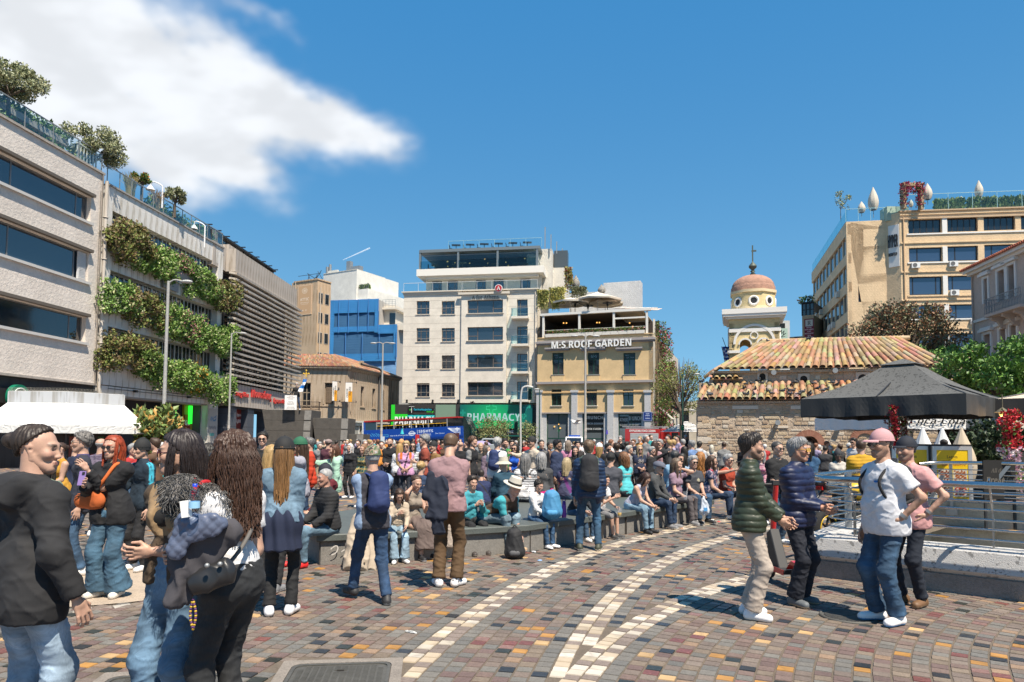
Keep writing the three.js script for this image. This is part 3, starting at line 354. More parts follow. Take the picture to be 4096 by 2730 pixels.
{
const P0=at(1166,1700,96),P1=at(1257,1700,94),t=fac('apartment_building','tall stained ochre wall with a faded ATTIC sign','building',P0,P1,K7),W=t.W,H=t.loc(540,395)[1];
const om=M([0.58,0.42,0.27],0.9,{map:T.streak,bumpMap:T.bumpCoarse,bumpScale:0.02});part('wall',[b6(-0.6,0,-2.6,W,H,0),b6(-2.4,0,-3,-0.6,H-1.2,-0.4),b6(-0.2,H,-2.6,W+0.1,H+0.18,0.1)],om,t);
const sg=canvasTex(256,512,(g,w,h)=>{g.fillStyle='#c9a37c';g.fillRect(0,0,w,h);g.strokeStyle='#efdcc2';g.lineWidth=4;g.beginPath();for(let i=0;i<6;i++){const a=i/6*6.283;g.moveTo(128+50*Math.cos(a),100+50*Math.sin(a));g.arc(128+26*Math.cos(a),100+26*Math.sin(a),24,a,a+6.283);}g.stroke();g.strokeRect(8,8,w-16,h-16);g.fillStyle='#f1e2cc';g.font='64px sans-serif';g.textAlign='center';g.fillText('ATTIC',128,270);g.font='20px sans-serif';g.fillText('·URBAN ROOFTOP·',128,310);g.font='15px sans-serif';g.fillText('cocktail bar kitchen',128,335);g.font='bold 34px serif';g.fillText('N ♥ Y',128,450);});
const r=t.r(508,418,606,626);part('painted_sign',face(r[2]-r[0],r[3]-r[1],(r[0]+r[2])/2,(r[1]+r[3])/2,0.03,0.06),new THREE.MeshStandardMaterial({map:sg,roughness:0.9}),t);
for(let f=0;f<6;f++)for(const z of[-0.25,-1.45]){const y=H-3.2-f*2.75;const w=part('window',b6(W-0.05,y,z-0.8,W+0.04,y+1.5,z),M([0.35,0.33,0.3],0.7),t);part('pane',b6(W+0.03,y+0.08,z-0.72,W+0.06,y+1.42,z-0.08),paneMat[1],w);}
part('pipe',[rod([W+0.12,0,-0.5],[W+0.12,H-1,-0.5],0.08),rod([0.2,H-6,0.1],[0.2,H,0.1],0.05)],M([0.5,0.42,0.33],0.8),t);
const rf=[];seed(21);for(let i=0;i<7;i++)rf.push(rod([rr(0,W),H,rr(-2,-0.5)],[rr(0,W),H+rr(0.8,2),rr(-2,-0.5)],0.04));rf.push(b6(0,H+1,-0.6,W,H+1.05,-0.55));part('roof_rail',rf,darkMetal,t);
}
{
const P0=at(1280,1700,128),P1=at(1415,1700,124),t=fac('apartment_building','plain white windowless building block rising behind the blue netting','building',P0,P1,K7),W=t.W,H=t.loc(780,330)[1],wm=M([0.78,0.75,0.68],0.85,{map:T.plaster});
const q=t.loc(990,440),q2=t.loc(1015,515);part('wall',[b6(0,0,-12,W,H,0),b6(W,0,-12,q[0],q[1],-0.2),b6(q[0],0,-12,q2[0],q2[1],-0.4),b6(q[0]-3,q2[1]-0.3,-12,q2[0]+0.3,q2[1],0.6)],wm,t);part('parapet',[b6(0.5,H,-1,W*0.35,H+0.7,-0.6),b6(0,H,-8,W,H+0.1,0.08)],M([0.6,0.58,0.52],0.8),t);
part('chimney',[b6(W*0.55,H,-2,W*0.55+0.9,H+2.2,-1.2),b6(W*0.72,H,-2,W*0.72+2,H+1,-1),rod([0,H,-1],[0,H+1.6,-1],0.3),rod([0.7,H,-1],[0.7,H+2,-1],0.25)],greyMetal,t);railing(t,W+0.2,q[0],q[1],0.9,-0.4,5,false);seed(3);leaves('terrace_plants',t,500,0.4,()=>[rr(W+0.3,q[0]-0.3),q[1]+R()*0.8,rr(-1.2,-0.6),pick(greens)]);
}
{
const P0=at(1275,1700,116),P1=at(1612,1700,113),t=fac('netted_building','building wrapped in bright blue scaffold netting','building',P0,P1,K7);const W=t.W;
const blue=M([0.03,0.28,0.68],0.75,{bumpMap:T.fold,bumpScale:0.2}),net=M([0.04,0.16,0.34],0.8,{bumpMap:T.fold,bumpScale:0.15}),pale=M([0.2,0.42,0.75],0.8,{bumpMap:T.fold,bumpScale:0.15});
const a=t.r(663,552,745,915),b=t.r(745,528,1085,760),c=t.r(745,705,1210,930),d=t.r(950,905,1205,1050),xr=t.loc(1225,900)[0];
part('core',[b6(a[0],0,-12,a[2],a[3]-0.1,-0.6),b6(b[0],0,-12,b[2],b[3]-0.1,0.5),b6(c[0],0,-12,c[2],c[3]-0.1,0.5)],M([0.45,0.42,0.38],0.9),t);
const sheet=(n,r,z,m)=>{const g=new THREE.BoxGeometry(r[2]-r[0],r[3]-r[1],0.06,14,14,1).translate((r[0]+r[2])/2,(r[1]+r[3])/2,z),p=g.attributes.position;for(let i=0;i<p.count;i++)p.setZ(i,p.getZ(i)+0.12*(fbm(p.getX(i)*0.9,p.getY(i)*0.4,z*3,3)-0.5)*2);g.computeVertexNormals();part(n,g,m,t);};
sheet('netting',[a[0],0,a[2],a[3]],-0.4,blue);sheet('netting',[b[0],b[3]-2.2,b[2],b[3]],0.95,blue);sheet('netting',[b[0],b[1],b[2],b[3]-2],0.75,net);sheet('netting',[b[0],b[1]+0.2,b[2]+0.2,b[1]+1.1],1.0,blue);sheet('netting',[c[0],c[1]+0.6,c[2],b[1]+0.3],0.78,net);sheet('netting',[b[2],b[1]-0.2,c[2],c[3]],0.98,blue);sheet('netting',[c[0],c[1]-0.6,c[2],c[1]+0.7],1.02,blue);sheet('netting',[c[2]-0.5,c[1],c[2]+0.1,c[3]],1.04,blue);sheet('netting',[d[0],d[1],d[2],d[3]-0.4],0.7,pale);sheet('netting',[b[0]-0.05,c[1],b[0]+0.9,b[3]],1.03,blue);sheet('netting',[b[2]-0.6,b[1],b[2],b[3]],1.05,blue);
const po=[];for(let i=0;i<6;i++)po.push(rod([lerp(b[0],b[2],i/5),b[1],1.12],[lerp(b[0],b[2],i/5),b[3],1.12],0.06));for(let i=0;i<5;i++)po.push(rod([lerp(c[0],c[2],i/4),c[1],1.14],[lerp(c[0],c[2],i/4),b[1],1.14],0.06));part('scaffold_pole',po,M([0.05,0.2,0.5],0.6),t);
const e=t.r(1085,545,1160,690);part('balcony_house',[b6(e[0],c[3],-9,e[2],e[3],-1.5),b6(e[0],e[3]-0.9,-9,e[2]+0.6,e[3]-0.6,-0.6),b6(xr-1,c[3]-0.8,-6,xr+0.4,c[3]+0.3,0.2)],M([0.68,0.62,0.52],0.85),t);part('pane',b6(e[0]+1,e[1]+0.2,-1.5,e[0]+2,e[3]-1.4,-1.44),paneMat[1],t);railing(t,e[0],e[2]+0.4,e[3]-0.6,1.3,-0.7,4,false);
}
{
const P0=at(1128,1700,86),Pc=at(1387,1700,86.5),P1=at(1594,1700,103);
const pl=M([0.47,0.37,0.27],0.92,{map:T.streak,bumpMap:T.bumpCoarse,bumpScale:0.03}),dk=M([0.09,0.075,0.06],0.8),t=fac('old_house','old weathered two storey house with low terracotta tiled roof','building',P0,Pc,K7),W=t.W,H=t.loc(640,985)[1];
const side=new THREE.Group();const dd=P1.clone().sub(Pc).setY(0),L=dd.length();const rel=Math.atan2(-dd.z,dd.x)-t.rotation.y;
const fr=[t.r(385,1095,447,1250),t.r(535,1100,596,1275),t.r(695,1100,756,1248)],gw=[[0.5,0,W-0.4,t.loc(600,1330)[1]]];
part('wall',[wallG(0,0,W,H,fr,0.5)],pl,t);part('cornice',[b6(-0.1,H-0.4,-0.2,W+0.15,H-0.22,0.22),b6(-0.15,H-0.22,-0.2,W+0.3,H-0.02,0.42),b6(-0.1,H*0.52,-0.2,W+0.1,H*0.52+0.14,0.1)],pl,t);
for(const r of fr){const f=win(t,r,{cols:[0.5],rows:[[0.3],[0.62]],fm:M([0.3,0.24,0.17],0.8),g:paneMat[1],rec:0.3,fw:0.1});part('frame',[b6(r[0]-0.18,r[1],-0.02,r[0]-0.01,r[3]+0.15,0.07),b6(r[2]+0.01,r[1],-0.02,r[2]+0.18,r[3]+0.15,0.07),b6(r[0]-0.01,r[3]+0.01,-0.02,r[2]+0.01,r[3]+0.15,0.075)],pl,f);}
{const f=fr[2];for(let i=0;i<22;i++)part('slat',b6(f[0]+0.12,f[1]+0.2+i*(f[3]-f[1]-0.4)/22,-0.26,f[2]-0.12,f[1]+0.27+i*(f[3]-f[1]-0.4)/22,-0.2),M([0.22,0.16,0.11],0.8),t);}
const bx=t.r(500,1230,655,1290,0.9),bal=part('balcony',[b6(bx[0],bx[1]-0.25,0,bx[2],bx[1],1.0),b6(bx[0]+0.3,bx[1]-0.9,0,bx[0]+0.6,bx[1]-0.25,0.6),b6(bx[2]-0.7,bx[1]-0.9,0,bx[2]-0.3,bx[1]-0.25,0.6)],pl,t);{const g=[b6(bx[0],bx[1]+1.0,0.92,bx[2],bx[1]+1.06,0.98),b6(bx[0],bx[1]+0.05,0.92,bx[2],bx[1]+0.1,0.98),b6(bx[2]-0.05,bx[1]+1.0,0,bx[2],bx[1]+1.06,0.95)];for(let i=0;i<22;i++){const x=lerp(bx[0],bx[2],i/21);g.push(b6(x-0.012,bx[1],0.94,x+0.012,bx[1]+1.0,0.965));if(i%2)g.push(new THREE.TorusGeometry(0.12,0.015,4,10).translate(x,bx[1]+0.5,0.95));}for(let i=0;i<6;i++)g.push(b6(bx[2]-0.04,bx[1],0.15+i*0.15,bx[2]-0.02,bx[1]+1,0.17+i*0.15));part('iron_rail',g,M([0.06,0.045,0.035],0.7),bal);}
const q=new THREE.Matrix4().makeRotationY(rel).setPosition(W,0,0),put=(g)=>mrg(g).applyMatrix4(q),n1=V3(-dd.z,0,dd.x).normalize(),u1=dd.clone().normalize();
const loc1=(x,y)=>{const r=ray(...K7(x,y)),k=Pc.clone().sub(camera.position).dot(n1)/r.dot(n1),p=r.multiplyScalar(k).add(camera.position);return[p.clone().sub(Pc).dot(u1),p.y];},r1=(a,b,c,d)=>[loc1(a,(b+d)/2)[0],loc1((a+c)/2,d)[1],loc1(c,(b+d)/2)[0],loc1((a+c)/2,b)[1]];
const sw=[r1(946,1125,970,1265),r1(1027,1140,1048,1275),r1(1087,1150,1108,1285),r1(1152,1165,1172,1280)];
part('wall',put([wallG(0,0,L,H,sw,0.5)]),pl,t);part('cornice',put([b6(-0.2,H-0.4,-0.2,L,H-0.22,0.22),b6(-0.3,H-0.22,-0.2,L,H-0.02,0.42)]),pl,t);
for(const r of sw){const f=part('window',put([b6(r[0],r[1],-0.34,r[2],r[1]+0.1,-0.28),b6((r[0]+r[2])/2-0.05,r[1],-0.34,(r[0]+r[2])/2+0.05,r[3],-0.28)]),M([0.3,0.24,0.17],0.8),t);part('pane',put(b6(r[0],r[1],-0.4,r[2],r[3],-0.36)),paneMat[1],f);part('sill',put(b6(r[0]-0.2,r[1]-0.15,-0.3,r[2]+0.2,r[1]-0.01,0.12)),pl,f);}
const stripes=[];seed(31);for(let i=0;i<26;i++){const x=rr(0.3,L-0.2),y=rr(1,3);stripes.push(b6(x,y,0,x+rr(0.05,0.1),H-0.5,0.05));}part('pilaster_strip',put(stripes),pl,t);
for(let i=0;i<5;i++){const x=1+i*3;part('shop_shutter',put(b6(x,0,0.02,x+2.2,3.0,0.1)),M([0.3,0.3,0.28],0.7),t);}
part('shop_frieze',put([b6(-0.2,3.5,0,L,3.7,0.5),b6(0,3.1,0,L,3.5,0.3)]),M([0.55,0.54,0.5],0.8),t);{const g=[];for(let i=0;i<7;i++)g.push(b6(0.6+i*1.3,0.6,0.1,0.68+i*1.3,3.1,0.18));part('shop_bars',put(g),M([0.75,0.75,0.72],0.6),t);}
const apex=[W*0.78,H+1.9,-4.4];const rowsOf=(A,B,C,D,nu,nv)=>{const g=[];for(let i=0;i<nu;i++){const u=(i+0.5)/nu,e0=V3(...A).lerp(V3(...B),u),e1=V3(...C).lerp(V3(...D),u);for(let j=0;j<nv;j++){const a=e0.clone().lerp(e1,j/nv),b=e0.clone().lerp(e1,(j+1.12)/nv);b.y+=0.02;const r0=Math.max(0.04,e0.distanceTo(e1)>0?V3(...A).distanceTo(V3(...B))/nu*0.42:0.1);const k=pick([[0.42,0.20,0.1],[0.5,0.27,0.15],[0.36,0.16,0.09],[0.48,0.33,0.2],[0.3,0.2,0.13]]).map((v)=>v*rr(0.8,1.2));g.push(paint(rod(a,b,r0,r0*0.8,6),k));}}return g;};
const rid=rr;seed(32);
const A=[-0.4,H,0.5],Bc=[W+0.35,H,0.5],R0=[-0.4,H+2.0,-4.5],R1=[W-2.6,H+2.0,-4.5];const e2=V3(L,H,0.45).applyMatrix4(q).toArray(),r2=V3(L-3,H+2.0,-4.5).applyMatrix4(q).toArray();
const rm=M([1,1,1],0.9,{vertexColors:true,map:T.slab});stuff(part('roof_tile',[...rowsOf(A,Bc,R0,R1,40,9),...rowsOf(Bc,e2,R1,r2,46,9)],rm,t));
const tri=(a,b,c,d)=>{const g=new THREE.BufferGeometry();g.setAttribute('position',new THREE.Float32BufferAttribute([...a,...b,...d,...a,...d,...c],3));g.computeVertexNormals();return uvm(g);};part('roof',[tri(A,Bc,R0,R1),tri(Bc,e2,R1,r2)],M([0.3,0.16,0.1],0.9),t);
part('gutter',put([tube([[0,H-0.05,0.52],[L,H-0.05,0.48]],0.07,2,6),rod([L*0.55,0,0.15],[L*0.55,H-0.6,0.15],0.14),tube([[L*0.55,H-0.6,0.15],[L*0.55,H+0.3,0.5],[L*0.3,H+0.9,-0.6]],0.16,10,8)]),M([0.12,0.115,0.11],0.6,{metalness:0.5}),t);part('chimney',put(b6(L*0.38,H+0.2,-1.6,L*0.38+0.5,H+1.5,-1.1)),pl,t);
part('back_wall',b6(0,0,-6,W-1,H-0.1,-5),pl,t);
const bt=canvasTex(128,384,(g,w,h)=>{g.fillStyle='#dedbd4';g.fillRect(0,0,w,h);g.fillStyle='#d8961c';g.fillRect(w*0.42,h*0.45,w*0.58,h*0.55);g.save();g.translate(52,300);g.rotate(-Math.PI/2);g.fillStyle='#1c1a18';g.font='bold 50px sans-serif';g.fillText('COFFEE',0,0);g.fillText('ISLAND',40,50);g.font='12px sans-serif';g.fillText('THE',6,40);g.restore();});
const bm=new THREE.MeshStandardMaterial({map:bt,roughness:0.85});
for(const[r,lab,yaw]of[[t.r(752,1090,776,1225,1.2),'narrow COFFEE ISLAND banner turned edge on, left of the pair',1.0],[t.r(840,1098,886,1232,1.2),'COFFEE ISLAND banner facing the square, right of the pair',0.15]]){const c=V3((r[0]+r[2])/2,(r[1]+r[3])/2,1.2).applyMatrix4(new THREE.Matrix4().makeRotationY(t.rotation.y)).add(t.position),h=r[3]-r[1],w=h*0.34,b=thing('shop_banner',lab,'banner',c,t.rotation.y+yaw,null);part('cloth',face(w,h,0,0,0,0.03),bm,b);part('bracket',[rod([-w/2-0.1,h/2+0.03,0],[w/2+0.5,h/2+0.03,0],0.025),rod([-w/2-0.1,-h/2-0.03,0],[w/2+0.5,-h/2-0.03,0],0.025),box(0.12,0.2,0.12,w/2+0.5,h/2,0),box(0.12,0.2,0.12,w/2+0.5,-h/2,0)],darkMetal,b);}
}
{
const P0=at(1607,1700,94.5),P1=at(2146,1700,91.5),t=fac('hotel_building','cream seven storey hotel with a glass roof bar and a green pharmacy at its foot','building',P0,P1,K8),W=t.W;
const wm=M([0.78,0.71,0.60],0.85,{map:T.plaster}),lm=M([0.6,0.54,0.45],0.8),g0=t.loc(480,1240)[1],H=t.loc(480,462)[1],fm=M([0.13,0.10,0.08],0.5);
const ys=[[530,622],[718,812],[908,1002],[1102,1196]],W1=[],W2=[],W3=[];
for(const[a,b]of ys){W1.push(t.r(115,a,205,b),t.r(290,a,381,b));W2.push(t.r(470,a-8,717,b-8,0.3));W3.push(t.r(815,a-12,889,b+22));}
const xa=t.loc(428,800)[0],xb=t.loc(745,800)[0];
part('wall',[wallG(0,g0,xa,H,W1,0.4),wallG(xb,g0,W,H,W3,0.4),b6(0,g0,-14,W,H,-2.6)],wm,t);
part('wall_bay',wallG(xa+0.02,g0,xb-0.02,H-0.5,W2.map((r)=>r),0.7).translate(0,0,0.3),wm,t);
part('cornice',[b6(-0.25,H,-14,W+0.25,H+0.16,0.3),b6(-0.1,H-0.3,-0.1,xa-0.4,H,0.14),b6(xb+0.4,H-0.3,-0.1,W+0.1,H,0.14),b6(xa-0.4,H-0.55,0.31,xb+0.4,H-0.25,0.62)],lm,t);
const jm=M([0.45,0.40,0.33],0.9);for(let i=0;i<14;i++){const y=g0+0.4+i*1.05;for(const[p,q]of[[0.02,xa],[xb,W]])part('joint',b6(p,y,-0.02,q,y+0.03,0.006),jm,t);}
const sm=lm;
for(const r of W1)win(t,r,{cols:[0.32,0.74],rows:[[0.28,0,0.32],[0.28,0.74,1]],fm,rec:0.22,fw:0.09,sill:0.1,sm});for(const r of W2){const f=win(t,r,{cols:[0.28,0.72],rows:[[0.35,0,0.28],[0.35,0.72,1]],fm,rec:0.02,fw:0.1,sill:0.42,sm});f.position.z=0.06;}
W3.forEach((r,i)=>{win(t,r,{cols:[0.3],fm,rec:0.25,fw:0.09});const b=part('balcony',[b6(r[0]-0.6,r[1]-0.32,0,r[2]+0.25,r[1]-0.02,1.25)],wm,t);const x0=r[0]-0.55,x1=r[2]+0.2,y=r[1];part('glass_rail',[b6(x0,y,1.15,x1,y+1.05,1.17),b6(x0,y,0,x0+0.02,y+1.05,1.15)],clearGlass,b);part('hand_rail',[b6(x0,y+1.05,1.12,x1,y+1.1,1.2),b6(x0-0.02,y,1.1,x0+0.04,y+1.05,1.14),b6(x1-0.04,y,1.1,x1+0.02,y+1.05,1.14),b6(x0-0.02,y+1.05,0,x0+0.04,y+1.1,1.12)],greyMetal,b);});
const s0=t.loc(182,400,-1.6),s1=t.loc(985,400,-1.6),h1=t.loc(500,352,-1.6)[1],up=[[222,292],[332,402],[527,598],[651,722],[838,909]].map(([a,b])=>t.r(a,374,b,440,-1.6));up.forEach((r)=>{r[1]=H+0.2;});
part('wall',wallG(s0[0],H+0.15,s1[0],h1+0.1,up,0.4).translate(0,0,-1.6),wm,t);for(const r of up){const f=win(t,r,{cols:[0.7],fm,rec:0.15,fw:0.1});f.position.z=-1.6;}
railing(t,0,W,H+0.15,1.15,0.1,9,true,M([0.6,0.62,0.62],0.4));const sl=t.r(115,300,1000,355,0.2);part('terrace_slab',[b6(sl[0],sl[1]+0.25,-10,sl[2],sl[3]+0.1,0.2),b6(sl[0]+1.2,sl[1]-0.1,-9,sl[2]-0.8,sl[1]+0.25,-0.4)],M([0.78,0.74,0.66],0.8),t);
const gb=t.r(140,165,965,305,-0.2),gy0=sl[3]+0.1,gy1=gb[3];const cols=[gb[0],t.loc(405,250,-0.2)[0],t.loc(680,250,-0.2)[0],t.loc(955,250,-0.2)[0]];
const fr=[b6(gb[0]-0.1,gy1-0.3,-9,gb[2]+0.2,gy1+0.1,-0.1),b6(gb[0],gy1-0.75,-0.4,cols[3],gy1-0.65,-0.3)];for(const x of cols)fr.push(b6(x-0.14,gy0,-0.45,x+0.14,gy1,-0.15));fr.push(b6(gb[0]-0.1,gy0,-8.5,gb[0]+0.1,gy1,-8.2),b6(cols[3],gy1-1.8,-3,cols[3]+0.1,gy1-1.7,-0.5));const gbar=part('roof_bar',fr,M([0.2,0.23,0.24],0.5,{metalness:0.4}),t);
part('back_wall',[b6(gb[0],gy0,-9,cols[3],gy1-0.3,-8.6)],M([0.12,0.1,0.09],0.9),gbar);for(let i=0;i<3;i++){part('pane',b6(cols[i]+0.15,gy0+1.3,-0.34,cols[i+1]-0.15,gy1-0.8,-0.3),M([0.62,0.72,0.76],0.02,{transmission:1,thickness:0,ior:1.6}),gbar);part('pane',b6(cols[i]+0.15,gy0+0.05,-0.1,cols[i+1]-0.15,gy0+1.2,-0.07),M([0.45,0.62,0.66],0.02,{transmission:1,thickness:0,ior:1.5}),gbar);}
part('pane',b6(cols[3]+0.02,gy0,-5,cols[3]+0.06,gy1-0.4,-0.5),clearGlass,gbar);
seed(41);const tb=[],ch=[];for(let i=0;i<9;i++){const x=rr(gb[0]+0.8,cols[3]-0.8),z=rr(-4,-1);tb.push(b6(x-0.5,gy0+1.0,z-0.35,x+0.5,gy0+1.06,z+0.35),b6(x-0.04,gy0,z-0.04,x+0.04,gy0+1,z+0.04));ch.push(b6(x-0.95,gy0+0.5,z-0.2,x-0.6,gy0+0.56,z+0.2),b6(x-0.97,gy0+0.5,z-0.2,x-0.93,gy0+1.2,z+0.2),b6(x-0.9,gy0,z,x-0.86,gy0+0.5,z+0.04),b6(x-0.66,gy0,z,x-0.62,gy0+0.5,z+0.04));}stuff(part('bar_tables',tb,M([0.35,0.24,0.14],0.7),gbar));stuff(part('bar_chairs',ch,dark,gbar));
const lg=[];for(let i=0;i<16;i++)lg.push(sph(0.09,rr(gb[0]+0.5,cols[3]-0.5),gy1-rr(0.9,1.5),rr(-6,-1.2),1,1,1,8));stuff(part('hanging_lamps',lg,new THREE.MeshStandardMaterial({color:0x553311,emissive:col([1,0.5,0.15]),emissiveIntensity:0.8}),gbar));
railing(t,gb[0]+4,cols[3]+0.6,gy1+0.1,1.1,-0.3,6,true,M([0.3,0.5,0.55],0.3));const ft=[];for(let i=0;i<6;i++){const x=gb[0]+4.8+i*2;ft.push(box(1.2,0.06,0.8,x,gy1+0.95,-1.4,0.2),rod([x,gy1,-1.4],[x,gy1+0.95,-1.4],0.05),box(0.05,0.8,0.5,x-0.9,gy1+0.6,-1.4,0,0,0.2),box(0.45,0.05,0.5,x-0.75,gy1+0.45,-1.4));}part('roof_furniture',ft,darkMetal,t);part('slat_posts',[0,1,2,3].map((i)=>b6(cols[3]+0.9+i*0.65,gy1,-1.2-i*1.5,cols[3]+1.02+i*0.65,gy1+2.9-i*0.6,-1.05-i*1.5)),greyMetal,t);
const sw=t.loc(1048,165,-3);part('side_wall',[b6(W-1.9,H,-14,W+1.6,sw[1],-3.0),b6(W+1.6,H,-14,W+3.2,sw[1]-2.2,-5)],M([0.74,0.70,0.62],0.9,{map:T.plaster,bumpMap:T.bumpCoarse,bumpScale:0.05}),t);part('lift_house',[b6(W+1.7,H+4,-7,W+3.6,sw[1]+0.3,-5.2)],M([0.1,0.12,0.13],0.4,{metalness:0.4}),t);
part('drainpipe',[rod([W-1.0,g0,0.12],[W-1.0,H-5.8,0.12],0.07),rod([W-0.25,g0,0.12],[W-0.25,H,0.12],0.06)],M([0.55,0.5,0.43],0.7),t);
for(const x of[50,230,407,764]){const q=t.loc(x,1235);part('wall_light',b6(q[0]-0.1,q[1]-0.1,0.02,q[0]+0.1,q[1]+0.35,0.3),darkMetal,t);}
let q=t.loc(598,502,0.34);const bd=part('name_board',b6(q[0]-2.05,q[1]-0.33,0.3,q[0]+2.05,q[1]+0.33,0.36),M([0.7,0.65,0.55],0.7),t);part('lettering',fitText('A for Athens.',3.85,0.52,0.05,serif).translate(q[0],q[1],0.38),M([0.03,0.03,0.03],0.5),bd);
q=t.loc(688,442,0.7);const dc=part('round_badge',new THREE.CylinderGeometry(0.52,0.52,0.2,32).rotateX(Math.PI/2).translate(q[0],q[1],0.75),M([0.75,0.75,0.72],0.5),t);part('disc',new THREE.CylinderGeometry(0.44,0.44,0.06,32).rotateX(Math.PI/2).translate(q[0],q[1],0.87),M([0.42,0.02,0.03],0.5),dc);part('letter',fitText('A',0.5,0.5,0.06,serif).translate(q[0],q[1],0.9),M([0.85,0.85,0.82],0.5),dc);
const f0=t.r(-62,1250,418,1500,0.3);part('shop_front',[b6(f0[0],3.2,0,f0[2],f0[3],0.3),b6(f0[0],0,-0.6,W,3.2,0.0)],M([0.035,0.032,0.032],0.6),t);
const gl=M([0.02,0.62,0.03],0.5),a1=t.r(-62,1252,-38,1480,0.4),a2=t.r(-38,1318,52,1342,0.4),a3=t.r(52,1324,240,1340,0.4);part('green_bracket',[b6(a1[0],a1[1],0.31,a1[2],a1[3],0.45),b6(a2[0],a2[1],0.31,a2[2],a2[3],0.45)],gl,t);part('teal_strip',b6(a3[0]+0.02,a3[1],0.31,a3[2],a3[3],0.42),M([0.02,0.42,0.42],0.5),t);
const w0=t.r(-35,1345,235,1400,0.4);part('lettering',fitText('PHARMACY',w0[2]-w0[0],1.5,0.1).translate((w0[0]+w0[2])/2,(w0[1]+w0[3])/2,0.4),M([0.8,0.8,0.78],0.5),t);
const lo=canvasTex(512,160,(g,w,h)=>{g.fillStyle='#38342f';g.fillRect(0,0,w,h);g.fillStyle='#0d0d0e';g.beginPath();g.roundRect(6,4,100,150,20);g.fill();g.fillRect(60,50,440,80);g.strokeStyle='#e8e8e4';g.lineWidth=6;g.beginPath();g.moveTo(72,20);g.lineTo(72,140);g.moveTo(72,26);g.quadraticCurveTo(40,12,20,22);g.moveTo(72,26);g.quadraticCurveTo(104,12,124,22);g.moveTo(60,60);g.quadraticCurveTo(92,74,60,90);g.moveTo(84,60);g.quadraticCurveTo(52,74,84,90);g.moveTo(62,100);g.quadraticCurveTo(88,110,66,122);g.stroke();g.font='bold 52px sans-serif';g.fillStyle='#39d02a';g.fillText('o',26,92);g.fillStyle='#25b6d2';g.fillText('farmakopoios',112,90);g.fillStyle='#39d02a';g.font='bold 42px sans-serif';g.fillText('mou.gr',360,126);});
const l0=t.r(55,1258,240,1318,0.4);part('logo_panel',face(l0[2]-l0[0],l0[3]-l0[1],(l0[0]+l0[2])/2,(l0[1]+l0[3])/2,0.36,0.12),new THREE.MeshStandardMaterial({map:lo,roughness:0.5}),t);
const d0=t.r(248,1252,388,1345,0.32);part('display_window',b6(d0[0],d0[1],0.29,d0[2],d0[3],0.33),M([0.2,0.3,0.22],0.1,{ior:1.9}),t);
const ph=canvasTex(1024,320,(g,w,h)=>{const gr=g.createRadialGradient(w*0.46,h*0.85,10,w*0.46,h*0.6,w*0.62);gr.addColorStop(0,'#1fd06a');gr.addColorStop(0.35,'#109a62');gr.addColorStop(0.8,'#0b5f5c');gr.addColorStop(1,'#0a4a52');g.fillStyle=gr;g.fillRect(0,0,w,h);const cr=(x,y,s,c,f)=>{const a=s/3;g.beginPath();[[-a,-s],[a,-s],[a,-a],[s,-a],[s,a],[a,a],[a,s],[-a,s],[-a,a],[-s,a],[-s,-a],[-a,-a]].forEach(([p,q],i)=>(i?g.lineTo(x+p,y+q):g.moveTo(x+p,y+q)));g.closePath();if(f){g.fillStyle=c;g.fill();}else{g.lineWidth=5;g.strokeStyle=c;g.stroke();}};cr(445,45,70,'#46e0a0');cr(40,110,42,'#1d8a78',1);cr(930,40,36,'#1f8a80',1);cr(985,30,20,'#2aa08c',1);cr(900,150,34,'#2fae96');cr(290,290,30,'#2fae80');cr(330,200,18,'#2aa080');g.fillStyle='#a9c8c8';g.font='bold 142px sans-serif';g.fillText('PHARMACY',92,218);});
const p0=t.r(420,1252,925,1417,0.35);part('pharmacy_sign',face(p0[2]-p0[0],p0[3]-p0[1],(p0[0]+p0[2])/2,(p0[1]+p0[3])/2,0.3,0.5),new THREE.MeshStandardMaterial({map:ph,roughness:0.4}),t);part('sign_return',[b6(p0[2]+0.02,p0[1],-0.5,W-0.05,p0[3],0.25)],M([0.03,0.03,0.032],0.5),t);
const e0=t.r(745,1424,925,1446,0.3);part('sign_strip',b6(p0[0],p0[1]-0.8,0.0,W,p0[1]-0.05,0.25),dark,t);part('lettering',fitText('THE',0.55*1.5,0.34,0.04).translate(e0[0]+0.45,p0[1]-0.42,0.26),M([0.8,0.8,0.78],0.5),t);part('lettering',fitText('ECO',0.55*1.5,0.34,0.04).translate(e0[0]+1.6,p0[1]-0.42,0.26),M([0.08,0.6,0.02],0.5),t);part('teal_strip',b6(p0[0],p0[1]-1.05,0,W,p0[1]-0.9,0.2),M([0.01,0.12,0.1],0.5),t);
}
